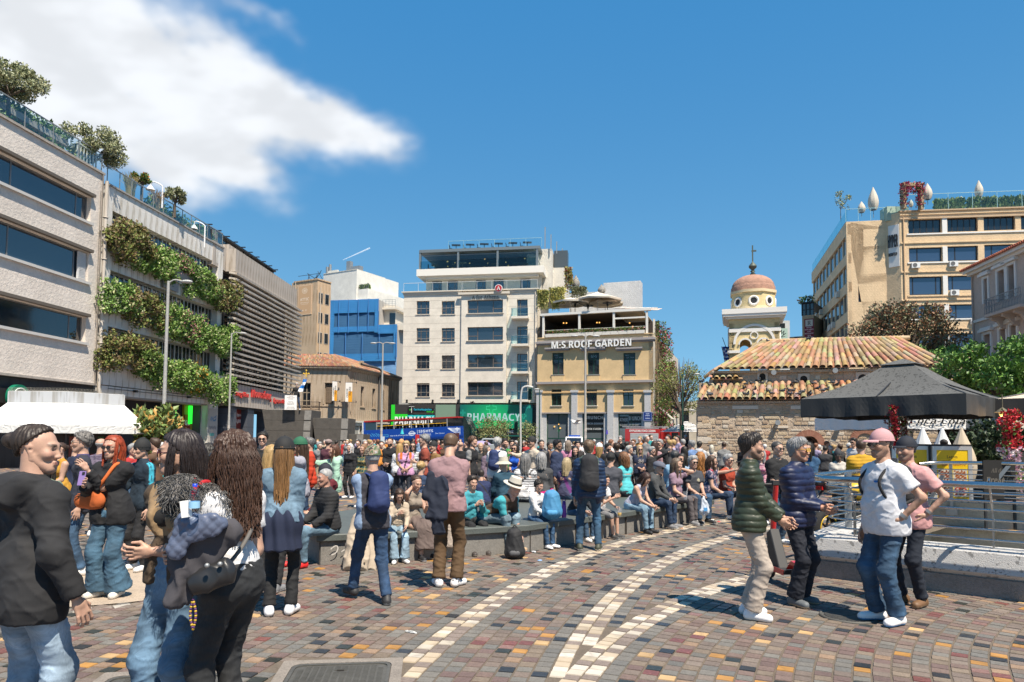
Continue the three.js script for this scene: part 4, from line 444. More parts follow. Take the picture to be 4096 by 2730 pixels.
{
const P0=at(2148,1700,90.5),P1=at(2612,1700,85.5),t=fac('restaurant_building','ochre yellow house with marble pilasters and a covered roof garden','building',P0,P1,K8),W=t.W;
const ym=M([0.74,0.53,0.28],0.85,{map:T.plaster}),gm=M([0.33,0.30,0.29],0.8),mb=M([0.58,0.57,0.56],0.45,{map:T.marble}),H=t.loc(1350,775)[1],gy=t.loc(1350,1310)[1],green=M([0.012,0.06,0.04],0.5);
const up=[[1060,1140],[1307,1388],[1556,1640]].map(([a,b])=>t.r(a,890,b,1042)),lo=[[1055,1125],[1300,1372],[1553,1627]].map(([a,b])=>t.r(a,1145,b,1258)),sh=[[1020,1170],[1270,1420],[1520,1682]].map(([a,b])=>{const r=t.r(a,1314,b,1500);r[1]=0.3;return r;});
part('wall',[wallG(0,gy,W,H,[...up,...lo],0.45),b6(0,gy,-10,W,H,-2.2),b6(0,0,-10,W,gy,-4)],ym,t);
part('shop_wall',wallG(0,0,W,gy-0.02,sh,0.5),mb,t);part('cornice',[b6(-0.1,H-0.95,-0.2,W+0.25,H-0.75,0.22),b6(-0.15,H-0.75,-0.2,W+0.35,H-0.5,0.5)],gm,t);part('parapet',b6(0,H,-10,W,H+0.1,0.1),ym,t);
const den=[];for(let i=0;i<70;i++)den.push(b6(0.1+i*W/70,H-0.5,0.1,0.1+i*W/70+0.1,H-0.38,0.45));part('dentil_row',den,gm,t);stuff(t.children[t.children.length-1]);
const bd=t.r(950,1087,1768,1103);part('string_course',[b6(-0.1,bd[1],-0.1,W+0.3,bd[3],0.35),b6(-0.1,gy-0.05,-0.1,W+0.1,gy+0.1,0.2)],gm,t);const b2=t.r(950,1160,1768,1168);part('string_course',b6(0,b2[1],-0.1,W,b2[3],0.12),M([0.55,0.37,0.18],0.85),t);
up.forEach((r,i)=>{const f=win(t,r,{cols:[0.5],rows:[[0.7]],fm:green,rec:0.25,fw:0.11,g:paneMat[1],sill:0.14,sm:gm});part('window_hood',[b6(r[0]-0.8,r[3]+0.25,0.0,r[2]+0.8,r[3]+0.45,0.3),b6(r[0]-0.9,r[3]+0.45,0.0,r[2]+0.9,r[3]+0.65,0.5)],gm,f);part('apron',b6(r[0]-0.05,r[1]-1.35,0,r[2]+0.05,r[1]-0.12,0.1),ym,f);const tx=canvasTex(128,64,(g,w,h)=>{g.fillStyle='#10201d';g.fillRect(0,0,w,h);g.fillStyle='#9fb0ae';g.textAlign='center';if(i===1){g.font='44px sans-serif';g.fillText('M•S',64,48);}else{g.font='24px sans-serif';g.fillText('ROOF',42,27);g.fillText('GARDEN',70,54);}});part('pane_print',face(r[2]-r[0]-0.2,(r[3]-r[1])*0.24,(r[0]+r[2])/2,r[3]-(r[3]-r[1])*0.16,-0.27,0.02),new THREE.MeshStandardMaterial({map:tx,roughness:0.2}),f);});
lo.forEach((r)=>win(t,r,{cols:[0.5],rows:[[0.64]],fm:green,rec:0.22,fw:0.1,g:paneMat[1],sill:0.12,sm:M([0.7,0.66,0.58],0.8),curtain:[[0.05,0.45]]}));
for(const[a,b]of[[955,990],[1198,1238],[1448,1490],[1706,1748]]){const r=t.r(a,1168,b,1308);part('pilaster',[b6(r[0],0.0,0.02,r[2],r[3],0.32),b6(r[0]-0.12,r[3],0.02,r[2]+0.12,r[3]+0.3,0.45),b6(r[0]-0.14,0,0.02,r[2]+0.14,1.6,0.42)],mb,t);}
sh.forEach((r,i)=>{const f=win(t,r,{cols:i===1?[]:[0.55],rows:[[0.3]],fm:green,rec:0.3,fw:0.12,g:M([0.12,0.14,0.15],0.03,{ior:1.8})});if(i){const tx=canvasTex(256,256,(g,w,h)=>{g.fillStyle='#191c1d';g.fillRect(0,0,w,h);g.fillStyle='#d9d9d5';g.textAlign='center';const L=i===1?[['BRUNCH',62],['LUNCH-DINNER',36],['GREEK CUISINE',36]]:[['BRUNCH',62],['LUNCH DINNER',38],['GREEK CUISINE',37],['FRESH FISH',36]];let y=62;for(const[s,z]of L){g.font=`bold ${z}px sans-serif`;g.fillText(s,128,y,246);y+=i===1?76:58;}});const x0=i===1?r[0]+0.1:lerp(r[0],r[2],0.42),hh=(r[3]-0.3)*(i===1?0.5:0.62);part('pane_print',face(r[2]-x0-0.1,hh,(r[2]+x0)/2,r[3]-hh/2-0.15,-0.33,0.02),new THREE.MeshStandardMaterial({map:tx,roughness:0.3}),f);if(i===2){const ty=canvasTex(128,96,(g,w,h)=>{g.fillStyle='#191c1d';g.fillRect(0,0,w,h);g.fillStyle='#c9c9c5';g.textAlign='center';g.font='bold 40px sans-serif';g.fillText('ATHER',64,40,122);g.font='24px sans-serif';g.fillText('RESTAURANT',64,76,122);});part('pane_print',face((r[2]-r[0])*0.37,1.5,lerp(r[0],r[2],0.22),r[3]-1.1,-0.33,0.02),new THREE.MeshStandardMaterial({map:ty,roughness:0.3}),f);}}else part('lamp',[sph(0.1,lerp(r[0],r[2],0.35),3.2,-0.28),sph(0.1,lerp(r[0],r[2],0.62),3.0,-0.28),sph(0.08,lerp(r[0],r[2],0.55),3.5,-0.28)],new THREE.MeshStandardMaterial({color:0x664411,emissive:col([1,0.55,0.15]),emissiveIntensity:0.9}),f);});
{const r=t.r(1058,803,1612,852,0.4);part('sign_lettering',fitText('M·S ROOF GARDEN',r[2]-r[0],r[3]-r[1],0.18).translate((r[0]+r[2])/2,(r[1]+r[3])/2,0.4),M([0.82,0.81,0.78],0.5),t);part('sign_rail',b6(r[0],r[1]-0.02,0.25,r[2],r[1]+0.06,0.38),greyMetal,t);}
{const q=t.loc(1725,1333,0.4);const tx=canvasTex(128,128,(g,w,h)=>{g.fillStyle='#16357a';g.fillRect(0,0,w,h);g.strokeStyle='#cfd6e6';g.lineWidth=3;g.strokeRect(4,4,120,120);g.fillStyle='#dfe4ef';g.textAlign='center';g.font='bold 20px sans-serif';g.fillText('ΟΔΟΣ',64,34);g.fillText('ΕΡΜΟΥ',64,60);g.fillText('ERMOU',64,100);});part('street_name_plate',face(1.1,1.1,q[0],q[1],0.36,0.05),new THREE.MeshStandardMaterial({map:tx,roughness:0.5}),t);}
const ty0=H+0.1,tr=t.r(988,612,1740,768),ty1=tr[3],px=[t.loc(995,700)[0],t.loc(1246,700)[0],t.loc(1487,700)[0],t.loc(1718,700)[0]],wf=M([0.72,0.69,0.63],0.6);
part('terrace_frame',[...px.map((x)=>b6(x-0.13,ty0,-0.5,x+0.13,ty1,-0.2)),b6(px[0]-0.4,ty1,-0.6,px[3]+0.5,ty1+0.3,-0.1),b6(px[0],ty0+0.95,-0.42,px[3],ty0+1.0,-0.34),b6(px[3]-0.13,ty0,-7,px[3]+0.13,ty1,-6.7),b6(px[2],ty1-0.9,-0.45,px[3],ty1-0.7,-0.3)],wf,t);
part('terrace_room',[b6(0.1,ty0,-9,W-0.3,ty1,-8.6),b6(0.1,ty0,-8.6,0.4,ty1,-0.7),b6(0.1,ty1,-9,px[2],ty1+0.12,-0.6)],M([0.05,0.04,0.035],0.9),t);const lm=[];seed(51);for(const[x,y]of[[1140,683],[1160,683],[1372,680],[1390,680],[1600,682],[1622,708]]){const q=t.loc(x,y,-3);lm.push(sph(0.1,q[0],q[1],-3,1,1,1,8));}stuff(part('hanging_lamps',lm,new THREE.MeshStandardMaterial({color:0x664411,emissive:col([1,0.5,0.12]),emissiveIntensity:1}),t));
for(let i=0;i<12;i++){const x=lerp(px[0]+0.4,px[3]-1.3,i/11);const pl=part('planter',b6(x,ty0,-0.15,x+1.05,ty0+0.42,0.2),M([0.66,0.62,0.55],0.7),t);seed(60+i);leaves('plants',pl,130,0.2,()=>[x+rr(0.05,1),ty0+0.45+R()*0.35,rr(-0.1,0.15),R()<0.2?pick([[0.4,0.05,0.08],[0.6,0.3,0.35]]):pick(greens)]);}
{const aw=part('awning',(()=>{const g=[];for(let i=0;i<9;i++){const x=lerp(px[2]+0.2,W+0.6,i/9),x2=lerp(px[2]+0.2,W+0.6,(i+1)/9);g.push(box((x2-x)*1.02,0.05,4.6,(x+x2)/2,ty1+0.95-i*0.06,-2.4,0,0.22));}return g;})(),M([0.62,0.50,0.42],0.9),t);part('awning_rail',rod([px[2],ty1+0.55,-0.2],[W+0.6,ty1+0.25,-0.2],0.06),wf,aw);}
const uf=ty1+0.2;const par=(label,x,y,z,r,h)=>{const q=t.loc(x,y,z),c=V3(q[0],uf,z).applyMatrix4(new THREE.Matrix4().makeRotationY(t.rotation.y)).add(t.position),o=thing('parasol',label,'parasol',c,0.3,'open cream parasols on the roof garden'),H1=q[1]-uf;part('canopy',[new THREE.ConeGeometry(r,h,8,1,true).translate(0,H1-h/2,0),new THREE.CylinderGeometry(r,r*0.98,0.22,8,1,true).translate(0,H1-h-0.1,0)],M([0.74,0.66,0.54],0.85,{side:THREE.DoubleSide}),o);const ribs=[];for(let i=0;i<8;i++){const a=i/8*6.283;ribs.push(rod([0,H1-0.1,0],[Math.sin(a)*r*0.98,H1-h,Math.cos(a)*r*0.98],0.025,0.02,4));}part('ribs',ribs,greyMetal,o);part('pole',rod([0,0,0],[0,H1+0.1,0],0.05),M([0.6,0.58,0.55],0.5),o);};
par('largest open cream parasol on the roof garden',1378,468,-2.5,3.3,1.1);par('smaller open cream parasol, left one on the roof garden',1190,506,-2.2,2.6,0.7);par('low open parasol half hidden behind the largest one',1430,515,-6,2.6,0.6);
part('back_wall',[b6(px[0]-0.5,uf,-10,W-1.4,uf+0.1,-0.6)],M([0.4,0.36,0.3],0.9),t);{const r=t.r(1275,400,1675,560,-10);part('party_wall',[b6(r[0]-2,uf,-12,r[2],r[3]-1.2,-10),b6(r[0]+3,r[3]-1.2,-12,r[2],r[3],-10.02)],M([0.62,0.62,0.62],0.9,{map:T.plaster,bumpMap:T.bumpCoarse,bumpScale:0.04}),t);}
for(const[x,y,z]of[[1220,545,-3],[1310,560,-3],[1446,540,-3]]){const q=t.loc(x,y,z);part('patio_heater',[rod([q[0],uf,z],[q[0],q[1],z],0.05),lathe([[0,0.15],[0.7,-0.05],[0.66,-0.1],[0.1,-0.05]],14).translate(q[0],q[1],z),new THREE.CylinderGeometry(0.16,0.1,0.4,10).translate(q[0],q[1]-0.3,z)],darkMetal,t);}
const yel=[[0.42,0.38,0.1],[0.5,0.46,0.18],[0.2,0.24,0.06]];seed(71);
const cl=(label,boxes,n,cols,s=0.26)=>{const o=thing('climbing_plant',label,'plant',t.position,t.rotation.y);leaves('foliage',o,n,s,()=>{const b=pick(boxes),r=b.r;return[rr(r[0],r[2]),lerp(r[1],r[3],Math.sqrt(R())),b.z+rr(-0.2,b.d||0.4),pick(cols)];});return o;};
cl('yellow green climber covering the terrace wall left of the parasols',[{r:t.r(965,460,1035,600,-1),z:-1},{r:t.r(1050,445,1150,570,-2),z:-2,d:0.8},{r:t.r(1060,480,1110,600,-1.5),z:-1.5}],4200,yel);cl('climber and red blossom trailing up the white side wall',[{r:t.r(1150,300,1195,500,-3.5),z:-3.5},{r:t.r(1185,350,1200,420,-3.5),z:-3.4}],1800,[...yel,[0.3,0.05,0.08]]);
cl('grey green shrub between the striped parasol and the big parasol',[{r:t.r(1200,440,1300,520,-4),z:-4,d:1}],1300,[[0.2,0.2,0.12],[0.14,0.16,0.08]]);
const bw=(()=>{const tx=canvasTex(128,128,(g,w,h)=>{g.fillStyle='#cfcac0';g.fillRect(0,0,w,h);g.strokeStyle='#1c1a19';g.lineWidth=9;for(let i=-1;i<9;i++){g.beginPath();for(let k=0;k<=8;k++)g.lineTo(k*16,i*18+(k%2?9:0));g.stroke();}});tx.wrapS=tx.wrapT=THREE.RepeatWrapping;return new THREE.MeshStandardMaterial({map:tx,roughness:0.9});})();
for(const[x,y0,y1,z,label]of[[1225,350,475,-4.5,'taller closed parasol with black and white zigzag stripes on the roof'],[1405,413,500,-8,'shorter closed zigzag striped parasol behind the big cream parasol']]){const a=t.loc(x,y1,z),b=t.loc(x,y0,z),c=V3(a[0],a[1],z).applyMatrix4(new THREE.Matrix4().makeRotationY(t.rotation.y)).add(t.position);parasolShut('parasol',label,c,b[1]-a[1],0.55,bw,'closed striped parasols on the roof garden');}
const sd=[b6(W-0.5,0,-30,W,H+0.1,0)];part('side_wall',sd,M([0.66,0.6,0.5],0.85,{map:T.plaster}),t);for(let i=0;i<5;i++)part('side_balcony',[b6(W,5.8,-8-i*5,W+0.9,6.0,-6-i*5),b6(W,10.2,-8-i*5,W+0.9,10.4,-6-i*5)],M([0.6,0.56,0.5],0.8),t);
const bg=[[0.10,0.17,0.03],[0.13,0.2,0.04],[0.34,0.05,0.1],[0.08,0.13,0.03]];const bo=thing('bougainvillea','bougainvillea with crimson blossom climbing the street corner of the yellow house','plant',t.position,t.rotation.y);const vine=[];seed(81);const strands=[];for(let i=0;i<26;i++)strands.push([W+rr(0.1,1.7),rr(1.5,15.5),rr(-12,-0.3),rr(0.7,1.9)]);leaves('foliage',bo,7000,0.3,()=>{const k=pick(strands);return[k[0]+rr(-0.7,0.7),k[1]+rr(-k[3],k[3]),k[2]+rr(-1,1),pick(bg)];});for(let i=0;i<8;i++)vine.push(tube([[W+0.2,0,-i*1.4],[W+0.6,6,-i*1.4-0.5],[W+0.3,14,-i*1.4]],0.05,8,4));vine.forEach((g)=>part('stem',g,M([0.2,0.15,0.1],0.9),bo));
part('side_awning',box(2.4,0.08,3.2,W+1.3,5.0,-2.6,0,0,-0.75),M([0.45,0.42,0.36],0.9),t);
}
{
const ZC=40,P0=at(2797,1700,ZC),P1=P0.clone().add(V3(15.6,0,3.9)),t=fac('church','small old stone church with terracotta roofs and a round arched window','church',P0,P1),W=t.W;seed(101);
const mort=M([0.54,0.43,0.32],0.95,{map:T.concrete,bumpMap:T.bumpCoarse,bumpScale:0.05}),tones=[[0.64,0.50,0.36],[0.7,0.57,0.42],[0.56,0.42,0.29],[0.66,0.52,0.35],[0.74,0.65,0.53],[0.5,0.37,0.26],[0.6,0.44,0.28]],smats=tones.map((c)=>M(c,0.92,{map:T.slab,bumpMap:T.bumpCoarse,bumpScale:0.02}));
const h1=t.loc(3300,1602)[1],zb=-1.7,h2=t.loc(3300,1477,zb)[1],h15=t.loc(3300,1535,zb)[1],x2=t.loc(2852,1500,zb)[0];
const arch=t.r(3199,1746,3272,1800),wn=[t.r(3037,1493,3062,1536,zb),t.r(3200,1503,3229,1538,zb),t.r(3431,1497,3470,1538,zb)];
const aw=(arch[0]+arch[2])/2,ar=(arch[2]-arch[0])/2,ay=arch[3]-ar;
part('wall',[b6(0,0,-9,aw-ar,h1,0),b6(aw+ar,0,-9,W,h1,0),b6(aw-ar,ay+ar*0.99,-9,aw+ar,h1,-0.004),b6(x2,h1-0.3,-9,W-0.6,h2,zb)],mort,t);
part('apse_window',[b6(aw-ar,0,-9,aw+ar,ay-1.1,-0.1),b6(aw-ar,ay-1.1,-9,aw+ar,ay+ar,-0.55)],M([0.03,0.022,0.015],0.7),t);const wf=new THREE.RingGeometry(ar*0.84,ar,24,1,0,Math.PI);part('window_frame',[ext([...Array(25)].map((_,i)=>[Math.cos(i/24*Math.PI)*ar,Math.sin(i/24*Math.PI)*ar]).concat([...Array(25)].map((_,i)=>[Math.cos((24-i)/24*Math.PI)*ar*0.86,Math.sin((24-i)/24*Math.PI)*ar*0.86])),0.12).translate(aw,ay,-0.4),...[-0.5,0,0.5].map((k)=>b6(aw+k*ar-0.015,ay-1,-0.36,aw+k*ar+0.015,ay+ar*0.85*Math.sqrt(1-k*k),-0.33)),...[0.1,0.45].map((k)=>b6(aw-ar*0.85,ay+k*ar,-0.355,aw+ar*0.85,ay+k*ar+0.03,-0.335))],M([0.09,0.05,0.03],0.7),t);part('sill',b6(aw-ar-0.25,ay-0.25,-0.4,aw+ar+0.25,ay-0.02,0.06),M([0.66,0.58,0.48],0.85),t);
const arcB=M([0.36,0.16,0.1],0.9,{map:T.slab}),brickG=box(0.08,0.34,0.3);const bricks=(cx,cy,r,n)=>{for(let i=0;i<n;i++){const a=(i+0.5)/n*Math.PI,o=part('brick',brickG,pick([arcB,M([0.42,0.2,0.13],0.9,{map:T.slab}),M([0.3,0.13,0.085],0.9)]),t);o.position.set(cx+Math.cos(a)*(r+0.2),cy+Math.sin(a)*(r+0.2),-0.06);o.rotation.z=a-Math.PI/2;}};bricks(aw,ay,ar,27);
const a2=t.r(3428,1735,3490,1800);bricks((a2[0]+a2[2])/2,a2[3]-(a2[2]-a2[0])/2,(a2[2]-a2[0])/2,21);
const nich=[t.r(2944,1638,3022,1700),t.r(3178,1638,3262,1700)],stones=[];const avoid=(x0,y0,x1,y1)=>(x1>aw-ar-0.42&&x0<aw+ar+0.42&&y1>0.5&&y0<ay+ar+0.42&&Math.hypot((x0+x1)/2-aw,Math.max(0,(y0+y1)/2-ay))<ar+0.5)||nich.some((r)=>x1>r[0]-0.1&&x0<r[2]+0.1&&y1>r[1]&&y0<r[3]+0.25);
const lay=(x0,x1,y0,y1,z,av)=>{for(let y=y0;y<y1-0.08;){let h=rr(0.1,0.3);if(y+h>y1)h=y1-y;for(let x=x0+rr(-0.2,0);x<x1;){const w=rr(0.16,0.34)+R()*R()*0.7,gp=rr(0.02,0.06),xe=Math.min(x+w,x1);if(xe-x>0.08&&x>=x0-0.05&&!(av&&av(x,y,xe,y+h))&&R()<0.93)stones.push({x:(x+xe)/2,y:y+h/2,z,w:xe-x-gp,h:h*rr(0.72,0.98)-gp*0.5,d:rr(0.015,0.07)});x=xe;}y+=h;}};
lay(0,11.5,0.9,h1-0.15,0,avoid);lay(x2,11,h15+0.05,h2-0.1,zb,(a,b,c,d)=>wn.some((r)=>c>r[0]-0.15&&a<r[2]+0.15&&d>r[1]-0.1&&b<r[3]+0.25));lay(11.5,W,1.6,h1-0.2,0);
for(let i=0;i<9;i++)stones.push({x:0.18+(i%2)*0.1,y:0.4+i*0.42,z:0,w:0.55+(i%2)*0.3,h:0.38,d:0.06});
stones.sort((a,b)=>b.w*b.h-a.w*a.h);const sg=[0,1,2,3,4].map(()=>{const g=new THREE.BoxGeometry(1,1,1,2,2,1),p=g.attributes.position;for(let i=0;i<p.count;i++){const X=p.getX(i),Y=p.getY(i),k=h3(X*64|0,Y*64|0,_s&255),e=Math.max(Math.abs(X),Math.abs(Y))>0.4&&p.getZ(i)>0?0.9:1;p.setXYZ(i,X*e*(0.94+0.1*k),Y*e*(0.9+0.16*k),p.getZ(i)*(e<1?0.55:1));}g.computeVertexNormals();R();uvm(g);g.userData.keep=true;return g;});
const rest=tones.map(()=>[]);stones.forEach((s,i)=>{const k=Math.floor(R()*7),v=pick(sg),px=s.w,py=Math.max(0.05,s.h);if(i<270){const o=part('stone',v,smats[k],t,null,true);o.position.set(s.x,s.y,s.z);o.scale.set(px,py,s.d*2);o.rotation.z=rr(-0.03,0.03);}else rest[k].push(v.clone().scale(px,py,s.d*2).rotateZ(rr(-0.04,0.04)).translate(s.x,s.y,s.z));});rest.forEach((l,k)=>l.length&&stuff(part('stone',l,smats[k],t)));
nich.forEach((r)=>{const f=part('blocked_window',[b6(r[0],r[1],-0.01,r[2],r[3],0.012)],M([0.56,0.45,0.32],0.92,{map:T.slab}),t);part('lintel',b6(r[0]-0.2,r[3]+0.02,-0.05,r[2]+0.15,r[3]+0.22,0.07),M([0.62,0.55,0.46],0.85),f);for(let j=0;j<4;j++)for(let i=0;i<3;i++){const w=(r[2]-r[0])/3,h=(r[3]-r[1])/4;part('stone',box(w-0.05,h-0.05,0.04,r[0]+w*(i+0.5)+(j%2?0.04:-0.04),r[1]+h*(j+0.5),0.02),pick(smats),f);}});
wn.forEach((r)=>{const w=r[2]-r[0],x=(r[0]+r[2])/2,f=part('window',[b6(r[0],r[1],zb-0.02,r[2],r[3]-w/2,zb+0.02),new THREE.CylinderGeometry(w/2,w/2,0.04,20).rotateX(Math.PI/2).translate(x,r[3]-w/2,zb)],M([0.02,0.018,0.016],0.8),t);part('surround',ext([...rectPts(r[0]-0.12,r[1],r[2]+0.12,r[3]+0.12)],0.1,[[[r[0],r[1]+0.001],[r[0],r[3]-w/2],...[...Array(9)].map((_,i)=>[x-Math.cos(i/8*Math.PI)*w/2,r[3]-w/2+Math.sin(i/8*Math.PI)*w/2]),[r[2],r[1]+0.001]].reverse()]).translate(0,0,zb-0.02),M([0.55,0.46,0.37],0.9),f);});
for(const[sx,sy]of[[3108,1691],[3362,1692],[3092,1492],[3336,1484]]){const z=sy<1600?zb:0,q=t.loc(sx,sy,z);part('floodlight',[new THREE.CylinderGeometry(0.15,0.11,0.3,14).rotateX(Math.PI/2).translate(q[0],q[1],z+0.22)],greyMetal,t);}
part('loose_lintels',[b6(...(([a,b])=>[a,b,0])(t.loc(3100,1712)),t.loc(3152,1712)[0],t.loc(3100,1703)[1],0.08)],M([0.6,0.52,0.42],0.9),t);
const tl=[[0.58,0.39,0.21],[0.62,0.44,0.25],[0.55,0.34,0.17],[0.5,0.29,0.14],[0.64,0.47,0.29]],tp=[[0.46,0.25,0.13],[0.42,0.23,0.13],[0.45,0.30,0.19],[0.5,0.28,0.15],[0.38,0.29,0.21]],rm=M([1,1,1],0.88,{vertexColors:true,map:T.slab,side:THREE.DoubleSide});
function slope(A,B,C,D,nu,nv,r){
const g=[];for(let i=0;i<nu;i++){const u=(i+0.5)/nu,e0=V3(...A).lerp(V3(...B),u),e1=V3(...C).lerp(V3(...D),u),ds=e1.clone().sub(e0),L=ds.length();const nvv=Math.max(1,Math.round(nv*L/V3(...A).lerp(V3(...B),0.5).distanceTo(V3(...C).lerp(V3(...D),0.5))));const across=V3(...B).sub(V3(...A)).normalize(),up=across.clone().cross(ds.clone().normalize());if(up.y<0)up.negate();const m4=new THREE.Matrix4().makeBasis(across,up,ds.clone().normalize().negate());
for(let j=0;j<nvv;j++){const p=e0.clone().lerp(e1,j/nvv),l=L/nvv*1.14,rj=r*rr(0.92,1.08);const cg=new THREE.CylinderGeometry(rj*0.84,rj*1.06,l,7,1,true,-Math.PI/2,Math.PI).rotateX(-Math.PI/2).translate(0,0,-l/2);cg.rotateZ(Math.PI).scale(1,-1,1);cg.rotateX(0.05);cg.applyMatrix4(new THREE.Matrix4().makeRotationZ(rr(-0.04,0.04))).applyMatrix4(m4).translate(p.x,p.y+r*0.25,p.z);cg.computeVertexNormals();const c=pick(tl).map((v)=>v*rr(0.62,0.98));g.push(paint(cg,c));
const q=e0.clone().lerp(e1,j/nvv);const W1=V3(...A).distanceTo(V3(...B))/nu*lerp(1,V3(...C).distanceTo(V3(...D))/V3(...A).distanceTo(V3(...B)),j/nvv),pg=new THREE.BoxGeometry(Math.max(0.05,W1*0.98),0.035,l).translate(W1/2,0,-l/2).rotateX(0.045).applyMatrix4(m4).translate(q.x,q.y,q.z);g.push(paint(pg,pick(tp).map((v)=>v*rr(0.62,0.95))));}}
return g;}
const zr=zb-3.2,rg=t.loc(3300,1362,zr),xl=t.loc(3062,1378,zr)[0],xr=t.loc(3590,1358,zr)[0],xe=t.loc(3850,1500,zb)[0],ye=h2+0.05,yr=rg[1],r0=0.15;
stuff(part('roof_tile',slope([x2+0.2,ye,zb+0.35],[xe-0.6,ye,zb+0.35],[xl,yr,zr],[xr,yr,zr],31,7,r0),rm,t));stuff(part('roof_tile',slope([x2-0.35,ye-0.05,zr-2.6],[x2+0.1,ye-0.05,zb+0.3],[xl-0.1,yr,zr-0.2],[xl,yr,zr],12,6,r0),rm,t));stuff(part('roof_tile',slope([xe-0.5,ye-0.05,zb+0.3],[xe+0.2,ye-0.25,zr-2.6],[xr,yr,zr],[xr+0.2,yr,zr-0.2],14,7,r0),rm,t));
const rt=[];for(let x=xl-0.2;x<xr+0.2;x+=0.42)rt.push(paint(rod([x,yr+0.02,zr],[x+0.5,yr+0.04,zr],0.17,0.14,8),pick(tl)));stuff(part('ridge_tile',rt,rm,t));
stuff(part('roof_tile',slope([-0.25,h1+0.05,0.42],[W-2,h1+0.05,0.42],[0.3,h15+0.02,zb+0.02],[W-2.2,h15+0.02,zb+0.02],38,4,r0),rm,t));stuff(part('roof_tile',slope([x2-0.4,h2-0.55,zb+0.4],[x2+1.5,h2-0.55,zb+0.4],[x2-0.2,h2-0.2,zb-0.4],[x2+1.4,h2-0.2,zb-0.4],5,2,r0),rm,t));
part('eave',[b6(x2-0.1,h2-0.16,zb-0.3,xe,h2-0.02,zb+0.18),b6(-0.1,h1-0.14,-1,W,h1-0.01,0.16),b6(x2-0.8,h1,-4,x2,h2-0.7,zb-0.1)],mort,t);
t.userData.spots=undefined;delete t.userData.spots;globalThis.CH={t,h1,h15,zb,x2,ye,yr,zr,xl,xr};
}
{
const{t,h1,h15,zb,xl,yr,zr}=globalThis.CH;seed(131);const bird=(p,turn,label,group,c=[0.045,0.05,0.06])=>{const o=thing('pigeon',label,'pigeon',p,turn,group);part('body',[sph(0.085,0,0.12,0,0.85,0.85,1.5,10),sph(0.045,0,0.215,0.1,1,1,1.1,8),rod([0,0.15,0.07],[0,0.21,0.1],0.05,0.035,7),rod([0,0.12,-0.1],[0,0.1,-0.24],0.045,0.03,6),rod([0,0.21,0.14],[0,0.2,0.17],0.012,0.003,5)],M(c,0.7),o);part('leg',[rod([0.025,0,0],[0.02,0.07,0],0.007),rod([-0.025,0,0],[-0.02,0.07,0],0.007)],M([0.3,0.1,0.08],0.7),o);return o;};
const ry=t.rotation.y,P=[];for(let i=0;i<46;i++){const v=R(),x=i<38?rr(0.1,7.6):rr(1.5,5);if(i<38)P.push([x,lerp(h1+0.22,h15+0.2,v),lerp(0.42,zb,v)]);else P.push([rr(xl,xl+3),yr-R()*0.8+0.15,zr+0.2]);}
for(const[i,p]of P.entries())bird(V3(...p).applyMatrix4(new THREE.Matrix4().makeRotationY(ry)).add(t.position),rr(0,6.28),'dark pigeon perched on the lower or upper tiled church roof','pigeons on the church roof',pick([[0.045,0.05,0.06],[0.07,0.075,0.085],[0.03,0.032,0.04]]));
}
